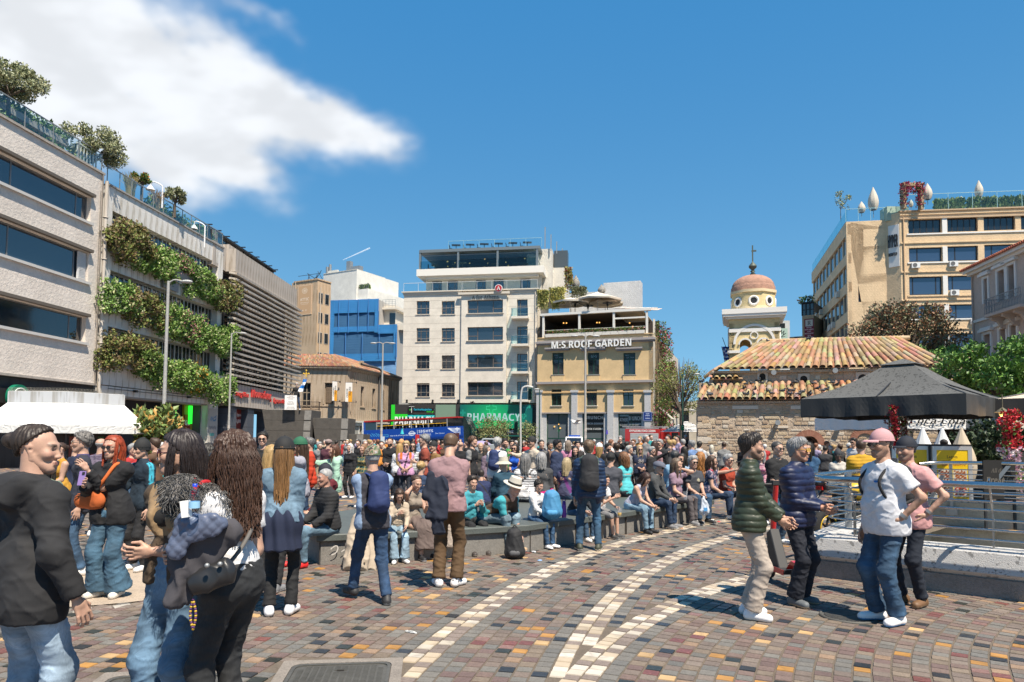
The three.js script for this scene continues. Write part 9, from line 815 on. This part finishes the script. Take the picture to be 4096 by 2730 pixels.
Sb('seated person in a pale blue shirt, dark hair, behind the mauve T-shirt',2698,1812,16.2,160,{hc:[0.05,0.05,0.05],tc:[0.25,0.42,0.58]});Sb('seated person with black hair and sunglasses in a sky blue top',2734,1822,16.2,-40,{fem:1,hs:'mid',hc:Dk,glasses:1,tc:[0.3,0.42,0.56]});Sb('seated person with curly copper hair in a black leather jacket',2802,1818,16.6,170,{fem:1,hs:'curl',hc:[0.32,0.14,0.04],tc:Bk,shiny:1});
const Q=(label,sx,sy,Z,deg,o={})=>P(label,sx,sy,Z,deg,{lod:0.024,...o});
Q('person in a lilac pink T-shirt with orange rucksack straps and short fair hair, hands clasped',1625,1762,16.4,4,{fem:1,hs:'short',hc:[0.4,0.28,0.13],glasses:1,fat:0.02,tc:[0.66,0.36,0.58],sl:0.5,A:'front',col:(a,b,c)=>(b>0.0&&Math.abs(Math.abs(a)-0.12)<0.026?[0.7,0.14,0.02]:c>0&&Math.abs(a-0.03-b*0.25)<0.018?Bk:null)});Q('person in a black and white zigzag blouse and sunglasses beside the orange straps',1652,1765,18.5,6,{fem:1,hc:Dk,glasses:1,tc:Wt,col:strp(Wt,Bk,20)});Q('bearded person in a black hoodie with a headband, camera in hand',1562,1750,19,-10,{hs:'bun',hc:Dk,beard:1,tc:Bk,hood:1,A:'front'});Q('person in a white blouse with very long straight blond hair, back turned',1598,1772,18,172,{fem:1,hs:'long',hc:[0.36,0.22,0.08],tc:Wt});Q('person in an orange knitted hat behind the blond hair',1608,1755,22,-30,{hat:'beanie',hatc:[0.66,0.34,0.14],hs:'buzz',tc:Bk});
Q('person in a brick red T-shirt with thick grey hair, facing left',1702,1735,14.9,-78,{hs:'afro',hc:[0.2,0.2,0.2],glasses:[0.2,0.18,0.16],tc:[0.36,0.075,0.045],sl:0.55,fat:0.03,A:'hold',bc:JD,col:(a,b,c)=>(Math.abs(Math.abs(a)-0.13)<0.024?Bk:null)});Q('person in a black baseball cap, camel jacket and grey scarf',1738,1760,15.0,-45,{hat:'cap',hs:'buzz',hc:Gr,tc:[0.27,0.16,0.06],collar:0.05,inner:[0.02,0.05,0.1],open:0.05});Q('bald person seen from behind next to the pink sweater',1842,1764,19,175,{hs:'none',tc:Bk});Q('person with bouncy brown curls in a black T-shirt with a white sleeve band',1888,1744,16,70,{hs:'afro',hc:[0.09,0.045,0.025],tc:Bk,sl:0.55,col:(a)=>(Math.abs(a)>0.2?Gr:null)});Q('bald person in a dark top facing the camera, right of the brown curls',1922,1767,18,8,{hs:'none',skin:[0.52,0.34,0.22],tc:[0.06,0.055,0.05]});Q('person with a short grey bob facing right among the crowd',1946,1780,17,60,{fem:1,hs:'bob',hc:[0.14,0.12,0.1],tc:[0.2,0.15,0.2]});
const wt=Q('grey haired person in a white polo shirt, seen from behind',1988,1748,15.2,160,{hs:'afro',hc:[0.32,0.315,0.3],fat:0.05,tc:Wt,sl:0.55,hem:0.1,bc:Jn});backpack(wt,[0.03,0.05,0.15],'navy and grey rucksack on the white polo shirt',1,[0.02,0.04,0.12]);
Q('person in a cream sweater and black and white cap pointing to the left',2132,1742,16.2,-55,{hat:'cap',hs:'buzz',hc:Dk,beard:0.4,glasses:1,tc:[0.66,0.56,0.44],RA:[0.02,-0.02,0.5],bc:[0.4,0.42,0.45]});Q('person in a bright blue halter top with a black jacket and long dark hair',2062,1773,16.6,-25,{fem:1,hs:'long',hc:Dk,glasses:1,tc:[0.01,0.11,0.6],sl:0,A:'front'});Q('person in a yellow vest and white T-shirt left of the blue halter top',2045,1758,20,20,{hc:Dk,tc:Wt,col:(a,b,c)=>(b>0&&Math.abs(a)<0.1?[0.6,0.5,0.02]:null)});Q('person with a bright green rucksack strap behind the white polo shirt',2015,1752,19,40,{hc:Dk,beard:0.8,tc:[0.03,0.05,0.05],col:(a)=>(a>0.05?[0.02,0.32,0.06]:null)});
Q('person in a navy patterned shirt and black leather jacket facing the camera',2165,1757,18.5,10,{hs:'buzz',hc:Dk,tc:Bk,shiny:1,inner:[0.03,0.05,0.1],open:0.06});Q('heavily built person in a navy sweatshirt with black hair, facing right',2226,1756,15.9,62,{hc:[0.014,0.012,0.012],fat:0.05,skin:[0.33,0.19,0.12],beard:0.3,tc:[0.028,0.042,0.095],bc:Bk,btm:'chino'});Q('person in a pink frilled blouse with grey hair and a black sling bag, back turned',2272,1759,19,170,{fem:1,hs:'bob',hc:[0.22,0.17,0.13],fat:0.04,tc:[0.62,0.26,0.4],col:(a,b,c)=>(c<0&&Math.abs(a+b*0.4)<0.02?Bk:null)});Q('person in a black top with long black hair, frowning at the camera',2301,1787,17,-5,{fem:1,hs:'long',hc:[0.01,0.01,0.01],tc:Bk,roll:1,RA:'front'});Q('person with spiky black hair in a dark jacket behind the long black hair',2308,1762,19.5,15,{hc:[0.012,0.01,0.01],tc:[0.03,0.025,0.025]});Q('short haired person in a brown top between the leather jacket and the navy sweatshirt',2196,1766,20.5,50,{hs:'buzz',hc:Dk,skin:[0.36,0.21,0.13],tc:[0.2,0.12,0.08]});
Q('person in a white cap and black top with fair hair, back turned',2396,1770,18,150,{fem:1,hs:'mid',hc:Bl,hat:'cap',hatc:Wt,tc:Bk});Q('bearded person in a black and white striped polo',2430,1772,19,40,{hc:Dk,beard:0.9,tc:Bk,sl:0.6,col:(a,b)=>(Math.abs(b+0.05)<0.04?Wt:null)});Q('person in a black hooded jacket seen from behind, photographing',2468,1770,17.5,-165,{hc:Br,tc:Bk,hood:1,RA:'cam'});Q('grey haired person in a heather grey sweater, facing right',2514,1780,18.5,65,{hs:'short',hc:[0.4,0.39,0.36],tc:[0.28,0.28,0.285],fat:0.03});Q('fair haired person in sunglasses and a navy printed T-shirt',2557,1778,18.5,10,{fem:1,hs:'mid',hc:[0.38,0.29,0.17],glasses:1,fat:0.04,tc:[0.018,0.028,0.065],sl:0.55,A:'front',col:(a,b,c)=>(c>0.05&&Math.abs(a)<0.09&&b<0.02&&b>-0.08&&Math.sin(a*90)*Math.sin(b*120)>0?[0.5,0.45,0.4]:null)});
Q('person in a black shirt with grey hair pointing up to the right',2604,1804,17.6,55,{hc:[0.3,0.3,0.29],tc:Bk,LA:[0.05,0.24,0.5],glasses:1,fat:0.03});Q('person in a dusty pink top with very long brown hair, back turned',2618,1762,18.5,165,{fem:1,hs:'long',hc:[0.045,0.022,0.015],tc:[0.45,0.26,0.27]});Q('grey haired person in a black hooded jacket and sunglasses, facing left',2640,1755,19,-40,{hc:Gr,glasses:1,tc:Bk,hood:1});Q('person in a sky blue shirt with grey hair, seen from the side',2770,1759,19.5,-130,{hc:[0.22,0.215,0.21],tc:[0.16,0.27,0.5]});Q('person in a white cardigan with long dark hair taking a picture',2738,1784,18.5,-150,{fem:1,hs:'long',hc:Dk,tc:[0.66,0.64,0.62],RA:'cam',LA:'cam'});Q('person in a pale grey hoodie with black hair by the church corner',2797,1764,22,160,{hc:Dk,tc:[0.56,0.57,0.6],hood:1});Q('white haired person in a cream knit before the church wall, back turned',2846,1786,25,170,{fem:1,hs:'bob',hc:[0.5,0.46,0.38],tc:[0.66,0.6,0.52]});Q('person in a grey fleece with thin hair standing before the church wall',2896,1766,23,175,{hs:'buzz',hc:Br,tc:[0.21,0.215,0.215],collar:0.05,fat:0.04});
Q('person in a black T-shirt and black sunglasses smiling, between the two puffer jackets',3104,1762,11.3,25,{lod:0.016,hs:'buzz',hc:[0.05,0.045,0.04],glasses:1,fat:0.03,tc:[0.016,0.016,0.017],sl:0.7,bc:Jn,A:'front'});Q('person with dark hair and sunglasses in a denim jacket over a sage top',3236,1766,13.2,-48,{lod:0.018,fem:1,hs:'mid',hc:Dk,glasses:1,fat:0.02,tc:[0.045,0.12,0.24],tm:T.denim,inner:[0.3,0.27,0.2],open:0.06,A:'front'});Q('person in a mustard yellow puffer jacket seen from behind',3444,1757,12.3,165,{lod:0.016,hs:'buzz',hc:Br,tc:[0.6,0.33,0.02],puff:0.062,loose:0.03,fat:0.03,bc:[0.04,0.09,0.19],sc:Bk});Q('person in a white patterned shawl and dark headband beside the railing',3352,1828,15,-15,{fem:1,hs:'bun',hc:Dk,skin:[0.12,0.07,0.045],hat:'beanie',hatc:[0.05,0.05,0.055],tc:[0.6,0.56,0.5],glasses:[0.1,0.09,0.08]});Q('person in a pink patterned scarf behind the olive puffer jacket',3046,1822,14,-30,{fem:1,hs:'bob',hc:Gr,tc:[0.4,0.1,0.2],col:strp([0.45,0.12,0.22],[0.7,0.5,0.5],24)});Q('person in a white shirt and dark glasses right of the church window',3418,1750,20,-60,{hc:Dk,glasses:1,tc:Wt});Q('dark haired person in black behind the railing near the menu boards',3700,1768,19,0,{hc:Dk,skin:[0.36,0.21,0.14],tc:Bk});Q('person with a dark bun seen just over the right menu board',3776,1756,17.5,170,{fem:1,hs:'bun',hc:Dk,tc:Bk});
{const z=44,h=at(1188,1528,z),y=at(1188,1640,z).y,m=figure('bearded protester in a black jacket standing on the tallest block with arms spread',h.x,h.z,0.1,1.76,{lod:0.022,hc:[0.4,0.39,0.38],beard:1,glasses:1,tc:Bk,hem:0.1,bc:JD,sc:Wt,LA:'up',RA:[0.1,-0.42,0.1],feet:[[-0.22,0,0],[0.22,0,0]],sc:Wt});m.position.y=y;const a=at(1196,1572,z),sg=at(1163,1610,z-0.4);
solo('protest_sign',face(0.74,0.92,0,0,0,0.02),new THREE.MeshStandardMaterial({roughness:0.7,map:canvasTex(256,320,(g,w,q)=>{g.fillStyle='#e4e2de';g.fillRect(0,0,w,q);g.fillStyle='#55504c';g.font='bold 27px serif';g.textAlign='center';['ΕΛΛΑΣ','ΟΡΘΟΔΟΞΙΑ','ΕΝΩΣΙΣ','','ΠΑΠΑΣ','ΚΑΘΟΛΙΚΗ','ΕΚΚΛΗΣΙΑ','','ΣΥΝΑΓΩΓΗ','ΤΟΥ ΣΑΤΑΝΑ'].forEach((s,i)=>g.fillText(s,128,34+i*30));})}),'white hand lettered protest sign held at the protester’s knee','sign',sg,0.12);
const f=at(1224,1535,z-0.2),fo=thing('greek_flag','small blue and white flag on a stick topped by a yellow cross','flag',f),g=new THREE.BoxGeometry(0.34,0.8,0.015,5,8,1),p=g.attributes.position;for(let i=0;i<p.count;i++){const Y=p.getY(i);p.setXYZ(i,p.getX(i)*(0.75-0.45*Y)-0.2+Y*0.35,Y-0.1,p.getZ(i)+0.06*Math.sin(Y*9+p.getX(i)*12));}g.computeVertexNormals();g.userData.keep=true;part('cloth',g,new THREE.MeshStandardMaterial({side:THREE.DoubleSide,roughness:0.8,map:canvasTex(64,64,(c,w,q)=>{for(let i=0;i<4;i++){c.fillStyle=i%2?'#e8ecf2':'#1674c8';c.fillRect(0,i*16,w,16);}})}),fo);part('pole',rod([-0.25,-0.9,0],[0.0,0.5,0],0.014),greyMetal,fo);part('cross',[box(0.06,0.42,0.03,0,0.62,0),box(0.3,0.06,0.028,0,0.64,0),sph(0.06,0.16,0.64,0),sph(0.06,-0.16,0.64,0),sph(0.06,0,0.84,0)],M([0.62,0.4,0.05],0.6),fo);}
{
const protos=[{hs:'short'},{fem:1,hs:'mid'},{hs:'buzz',A:'front'},{fem:1,hs:'long',RA:'phone'},{hs:'short',RA:'cam',LA:'cam'},{fem:1,hs:'bob',fat:0.03}].map((o)=>{const f=figure('proto of the crowd',0,0,0,1.77,{lod:0.034,tc:[1,1,1],bc:[1,1,1],hc:[1,1,1],btm:'chino',...o});scene.remove(f);return f;});_names.set('person',_names.get('person')-6);
const land=(x)=>(x<1000?'in the shade near the kiosk':x<1450?'before the concrete blocks':x<1830?'in front of the blue bus':x<2140?'in front of the pharmacy':x<2490?'in front of the yellow house':x<2760?'in front of the fire engine':'by the church wall');
const cols=[['white',Wt],['black',Bk],['black',Bk],['black',Bk],['navy',Nv],['charcoal',[0.05,0.05,0.055]],['navy',Nv],['grey',Gy],['red',[0.45,0.03,0.03]],['beige',[0.5,0.4,0.28]],['pale blue',[0.3,0.42,0.6]],['dark green',[0.03,0.09,0.05]],['brown',[0.13,0.07,0.04]],['orange',[0.65,0.25,0.04]],['pink',[0.6,0.3,0.36]],['teal',[0.03,0.3,0.32]],['charcoal',[0.05,0.05,0.055]],['lilac',[0.4,0.34,0.5]]],hairs=[['black',Dk],['brown',Br],['grey',Gr],['fair',Bl],['auburn',[0.16,0.06,0.025]],['white',[0.5,0.49,0.47]]],tops=['jacket','top','coat','sweater'],seen=new Set();seed(4242);
const spots=[[530,1772],[548,1758],[626,1750],[646,1776],[300,1765],[680,1768],[905,1762],[980,1770],[885,1742],[1005,1764],[1110,1756],[1165,1762],[1275,1768],[1370,1760],[1390,1768],[1430,1760],[1480,1757],[1512,1756],[1535,1772],[1585,1766]];for(let i=0;i<76;i++)spots.push([1270+i*19.6+rr(-12,12),rr(1752,1776)]);spots.push([2675,1737],[2583,1738],[2560,1745],[2600,1736],[2742,1738],[2700,1745],[2712,1740],[2482,1742],[3262,1770],[3305,1762],[3278,1778],[3300,1782],[3322,1780],[3336,1784],[3362,1776],[3395,1770],[3060,1786],[2968,1800],[3330,1788]);
spots.forEach(([sx,sy],i)=>{const Z=sx<1000?rr(12,20):sx>2850?rr(19,30):rr(21,48),h=at(sx,sy,Z),pr=pick(protos),c=pr.clone();let tcol,hcol,top,lab;do{tcol=pick(cols);hcol=pick(hairs);top=pick(tops);lab=`${hcol[0]} haired person in ${tcol[0]} ${top}, far crowd ${land(sx)}`;}while(seen.has(lab));seen.add(lab);const s=clamp(h.y,1.52,1.9)/1.77;c.position.set(h.x,Math.max(0,(h.y-1.9)*0.9),h.z);c.rotation.y=rr(-3.1,3.1);c.scale.setScalar(s);c.name=numbered('person');c.userData={label:lab,category:'person',group:'people standing far back in the crowd'};
for(const m of c.children){if(m.name==='hair')m.material=M(hcol[1],0.6,{vertexColors:true});else if(m.name==='jacket')m.material=M(tcol[1],0.88,{vertexColors:true,map:T.cloth});else if(m.name==='trousers')m.material=M(pick([Bk,Nv,Jn,JD,Gy,[0.3,0.24,0.16]]),0.88,{vertexColors:true,map:T.cloth});}scene.add(c);});
}
const handAt=(p,i)=>{const d=vnorm(vsub(p.K.wr[i],p.K.el[i]));return vadd(p.K.wr[i],d,0.1);};
function phone(p,i,label,c=Bk,tilt=0.2){const o=carried(p,'phone',label,'phone'),q=handAt(p,i);part('case',box(0.075,0.15,0.009,0,0,0).rotateX(-tilt).translate(q[0],q[1]+0.05,q[2]+0.01),M(c,0.3),o);part('lens',box(0.03,0.03,0.004,0.015,0.05,0.007).rotateX(-tilt).translate(q[0],q[1]+0.05,q[2]+0.01),dark,o);}
phone(red,0,'phone in a green and purple case held by the red haired person',[0.3,0.2,0.45]);phone(mint,0,'phone at the end of the mint raincoat’s outstretched arm',[0.6,0.6,0.62]);
const soft=(bones,c,d=0.01,f=12)=>surf(bones,c,{disp:(X,Y,Z)=>d*(Math.pow(1-Math.abs(fbm(X*f+3+Y*3,Y*f*0.4,Z*f,2)*2-1),3)-0.5)});
{const K=red.K,o=carried(red,'shoulder_bag','orange canvas shoulder bag on the red haired person','bag'),q=vadd(vadd(vadd(K.P,K.Rt,-0.17),K.Fw,0.14),K.U,0.12);part('bag',soft([B(vadd(q,K.Rt,-0.1),vadd(q,K.Rt,0.09),0.085,0.095,0.04,{S:[0,0,1],f:0.7}),B(vadd(q,[0,0.06,0]),vadd(q,[0.06,0.08,0.02]),0.08,0.07,0.04,{S:[0,0,1],f:0.7})],0.012),M([0.62,0.14,0.03],0.85,{map:T.cloth,bumpMap:T.fold,bumpScale:0.005}),o,null,true);part('strap',tube([vadd(q,[0.08,0.08,0.02]),vadd(vadd(K.C,K.Fw,0.16),K.Rt,0.03),vadd(vadd(K.N,K.Rt,0.1),K.Fw,0.06),vadd(vadd(K.C,K.Fw,-0.16),K.Rt,0.05)].map((v)=>V3(...v)),0.02,20,6),M([0.62,0.14,0.03],0.85),o);}
{
const W=(sx,sy,Z)=>at(sx,sy,Z).toArray(),c1=thing('draped_coat','dark grey fleece coat with a quilted blue lining draped over the white T-shirt’s arm','coat');
part('fleece',soft([B(W(910,2130,3.42),W(780,2120,3.4),0.06,0.055,0.04),B(W(790,2140,3.38),W(715,2400,3.38),0.075,0.05,0.03,{S:[0,0,1],f:0.45,flat:true}),B(W(870,2150,3.4),W(800,2290,3.4),0.08,0.06,0.03,{S:[0,0,1],f:0.45,flat:true}),B(W(735,2300,3.37),W(690,2420,3.36),0.04,0.036,0.02,{flat:true}),B(W(730,2120,3.36),W(700,2260,3.36),0.05,0.045,0.03,{S:[0,0,1],f:0.5})],0.008,0.03,9),M([0.075,0.07,0.078],0.95,{map:T.cloth,bumpMap:T.fold,bumpScale:0.004}),c1,null,true);
part('lining',surf([B(W(885,2092,3.36),W(745,2085,3.33),0.03,0.04,0.03),B(W(845,2100,3.33),W(760,2130,3.31),0.055,0.05,0.03,{S:[0,0,1],f:0.4}),B(W(740,2090,3.32),W(705,2200,3.31),0.04,0.045,0.03,{S:[0,0,1],f:0.4})],0.007,{disp:(X,Y,Z)=>0.006*Math.pow(Math.abs(Math.sin((X+Y)*62)*Math.sin((X-Y)*62)),0.5)+0.012*(fbm(X*20,Y*20,Z*20,2)-0.5)}),M([0.10,0.12,0.18],0.42,{bumpMap:T.fold,bumpScale:0.004}),c1,null,true);
const hb=thing('handbag','black leather handbag slung across the black jeans','handbag');part('bag',soft([B(W(800,2330,3.36),W(890,2290,3.4),0.06,0.07,0.04,{S:[0,0,1],f:0.6})],0.008,0.012),M([0.02,0.02,0.021],0.35,{bumpMap:T.fold,bumpScale:0.003}),hb,null,true);part('strap',tube([W(895,2280,3.42),W(960,2200,3.5),W(1015,2090,3.68),W(1030,1990,3.78)].map((v)=>V3(...v)),0.011,20,5),M([0.12,0.11,0.1],0.8),hb);part('buckle',[sph(0.012,...W(828,2262,3.3)),sph(0.012,...W(880,2256,3.34))],greyMetal,hb);
const dg=thing('dog','small shaggy grey dog in a red harness held between the two people','dog'),fur=[[0.07,0.068,0.064],[0.12,0.116,0.11],[0.045,0.043,0.04],[0.2,0.19,0.18]],bd=[B(W(860,2010,3.62),W(770,1995,3.6),0.085,0.08,0.05),B(W(770,1985,3.6),W(722,1962,3.55),0.07,0.075,0.04),B(W(712,1985,3.5),W(690,2000,3.45),0.035,0.024,0.03),B(W(700,1935,3.58),W(690,1965,3.62),0.03,0.02,0.02),B(W(750,1930,3.56),W(765,1962,3.6),0.03,0.02,0.02),B(W(745,2020,3.55),W(740,2075,3.5),0.03,0.02,0.03),B(W(850,2040,3.6),W(858,2080,3.55),0.035,0.025,0.03)],bg=surf(bd,0.01);part('body',bg,M([0.14,0.13,0.125],0.9),dg,null,true);
seed(61);const p=bg.attributes.position,nn=bg.attributes.normal,fs=[];for(let i=0;i<2600;i++){const k=Math.floor(R()*p.count),a=V3().fromBufferAttribute(p,k),n=V3().fromBufferAttribute(nn,k),m=a.clone().addScaledVector(n,0.02).add(V3(rr(-0.01,0.01),-0.006,rr(-0.01,0.01))),e=a.clone().addScaledVector(n,0.032).add(V3(rr(-0.02,0.02),-0.026,rr(-0.02,0.02)));fs.push(paint(tube([a,m,e],0.0015,3,3),pick(fur)));}stuff(part('fur',fs,M([1,1,1],0.8,{vertexColors:true}),dg));part('harness',[new THREE.TorusGeometry(0.092,0.014,8,24).rotateY(1.3).translate(...W(818,2000,3.6)),new THREE.TorusGeometry(0.084,0.01,8,24).rotateY(1.0).translate(...W(775,1985,3.6))],M([0.4,0.012,0.02],0.8),dg);part('nose',sph(0.013,...W(686,2000,3.43)),dark,dg);
const bt=thing('water_bottle','clear plastic water bottle with a blue cap in front of the dog','bottle',W(776,2062,3.26));bt.scale.setScalar(0.78);part('bottle',lathe([[0.001,0],[0.03,0],[0.032,0.02],[0.031,0.1],[0.033,0.11],[0.031,0.125],[0.026,0.145],[0.013,0.165],[0.012,0.175]],20),M([0.9,0.95,1],0.06,{transmission:1,thickness:0,ior:1.45}),bt);part('label_band',lathe([[0.0325,0.045],[0.0325,0.085]],20),M([0.3,0.55,0.75],0.5,{side:THREE.DoubleSide}),bt);part('cap',lathe([[0.001,0.19],[0.014,0.19],[0.014,0.172]],16),M([0.02,0.06,0.55],0.4),bt);part('napkin',box(0.06,0.1,0.006,-0.045,0.04,0.01,0.2,0,0.15),white,bt);
const bl=thing('beaded_strap','yellow and purple beaded strap hanging from the draped coat','strap');for(const k of[-1,1])for(let i=0;i<14;i++)part('bead',sph(0.007,...W(772+k*11*Math.sin(i/13*Math.PI),2400+i*9,3.34),1,1,1,8),M(i%2?[0.5,0.32,0.03]:[0.1,0.03,0.12],0.5),bl);}
{
const o=thing('folded_jacket','navy jacket hanging over the left forearm of the pink sweater','jacket'),W=(sx,sy,Z)=>at(sx,sy,Z).toArray();part('jacket',soft([B(W(1722,1900,7.6),W(1712,1985,7.58),0.055,0.06,0.03,{S:[0,0,1],f:0.6}),B(W(1762,1935,7.6),W(1760,2080,7.55),0.085,0.085,0.03,{S:[0,0,1],f:0.5,flat:true}),B(W(1735,2010,7.57),W(1725,2075,7.55),0.06,0.06,0.03,{S:[0,0,1],f:0.5,flat:true}),B(W(1752,2080,7.56),W(1757,2135,7.55),0.07,0.065,0.03,{S:[0,0,1],f:0.5,flat:true})],0.012,0.03,8),M([0.014,0.02,0.04],0.85,{map:T.cloth,bumpMap:T.fold,bumpScale:0.005}),o,null,true);
const tc=thing('trench_coat_tail','beige trench coat tail hanging over the front of the stone seat','coat');part('cloth',soft([B(W(1440,2080,8.95),W(1420,2290,8.75),0.12,0.17,0.08,{S:[0,0,1],f:0.45,flat:true}),B(W(1480,2120,9.0),W(1470,2290,8.85),0.12,0.12,0.08,{S:[0,0,1],f:0.45,flat:true})],0.014,0.03,8),M([0.56,0.46,0.35],0.85,{map:T.cloth,bumpMap:T.fold,bumpScale:0.005}),tc,null,true);part('buttons',[0,1,2].map((i)=>sph(0.012,...W(1462-i*2,2140+i*55,8.72))),M([0.2,0.15,0.1],0.5),tc);}
function bag(name,label,cat,sx,sy,Z,w,h,c,o={}){const p=at(sx,sy,Z),t=thing(name,label,cat,p,o.turn||0);part('bag',soft([B([0,h*0.78,0],[0,h*0.28,0.01],w*0.36,w*0.46,0.05,{S:[1,0,0],f:1.15}),B([-w*0.2,h*0.2,0.02],[w*0.2,h*0.2,0.02],h*0.2,h*0.2,0.04)],0.014,0.016,10),M(c,0.75,{map:T.cloth,bumpMap:T.fold,bumpScale:0.004}),t,null,true);part('handle',tube([[-0.04,h*0.97,0],[0,h*1.06,0],[0.04,h*0.97,0]],0.009,8,5),M(o.hc||c,0.8),t);part('pocket',soft([B([-w*0.14,h*0.22,w*0.42],[w*0.14,h*0.22,w*0.42],w*0.16,w*0.16,0.03)],0.016,0.008),M(o.pc||c,0.75),t,null,true);return t;}
bag('backpack','bright blue rucksack standing on the stone seat beside the child','backpack',2207,2072,10.7,0.3,0.42,[0.07,0.28,0.52],{hc:[0.7,0.02,0.2]});bag('backpack','black rucksack on the paving at the feet of the fedora wearer','backpack',2058,2236,9.75,0.26,0.44,[0.022,0.022,0.024],{pc:[0.09,0.09,0.095]});
{const p=at(2256,2070,10.75),t=thing('drinks_bottle','purple sports bottle next to the blue rucksack','bottle',p);part('bottle',lathe([[0.001,0],[0.035,0],[0.037,0.03],[0.034,0.17],[0.03,0.2],[0.02,0.21]],16),M([0.16,0.04,0.32],0.3),t);part('cap',[lathe([[0.001,0.26],[0.026,0.25],[0.03,0.2]],16),new THREE.TorusGeometry(0.025,0.006,6,14,Math.PI).translate(0,0.255,0)],M([0.1,0.02,0.22],0.4),t);}
{const p=at(2818,2040,13.5),t=thing('carrier_bag','pale plastic carrier bag hanging from the hands of the dark grey T-shirt','bag',p);part('bag',soft([B([0,0.0,0],[0,0.14,0],0.11,0.06,0.05,{S:[0,0,1],f:0.6}),B([-0.03,0.2,0],[0,0.26,0],0.025,0.015,0.05)],0.012,0.03,14),M([0.6,0.66,0.74],0.5,{map:T.grain}),t,null,true);part('print',box(0.07,0.07,0.004,0,0.02,0.078),M([0.08,0.3,0.6],0.5),t);const c2=at(2742,2000,13.4),cup=thing('plastic_cup','empty clear plastic cup held by the mauve T-shirt','cup',c2);part('cup',lathe([[0.03,0],[0.045,0.16],[0.047,0.165]],16),M([0.9,0.92,0.95],0.1,{transmission:0.9,thickness:0,side:THREE.DoubleSide}),cup);part('straw',rod([0.01,0.02,0],[0.04,0.24,0],0.004),white,cup);const c3=at(2478,2065,11.5),d2=thing('iced_drink','clear cup of yellow iced drink held by the person in shorts','cup',c3);part('cup',lathe([[0.03,0],[0.045,0.13],[0.047,0.135]],16),M([0.9,0.92,0.95],0.1,{transmission:0.9,thickness:0,side:THREE.DoubleSide}),d2);part('drink',lathe([[0.001,0.005],[0.029,0.005],[0.036,0.06],[0.001,0.06]],14),M([0.6,0.35,0.03],0.3),d2);}
seed(909);[[2135,2208,'crumpled foil wrapper on the setts by the black rucksack',[0.6,0.62,0.66],'wrapper'],[2160,2243,'blue and white scrap of paper on the setts',[0.3,0.45,0.7],'paper scrap'],[2850,2080,'dented clear cup lying at the right end of the seat',[0.7,0.72,0.74],'cup'],[2725,2113,'orange food scraps on the paving before the mauve T-shirt',[0.6,0.2,0.04],'food scraps'],[1645,2531,'white plastic stick lying on the setts near the lower middle',[0.75,0.74,0.7],'stick'],[2875,2087,'red litter scrap beside the dented cup',[0.5,0.03,0.03],'paper scrap']].forEach(([sx,sy,label,c,cat],i)=>{const g=new THREE.IcosahedronGeometry(0.03,1),p=g.attributes.position;for(let k=0;k<p.count;k++){const q=0.6+0.8*h3(p.getX(k)*999|0,p.getY(k)*999|0,i);p.setXYZ(k,p.getX(k)*q*(i===4?2:1.2),Math.abs(p.getY(k))*0.5*q,p.getZ(k)*q*(i===4?0.2:1));}g.computeVertexNormals();solo('litter',g,M(c,0.5),label,cat,grd(sx,sy),rr(0,3));});
renderer.render(scene,camera);
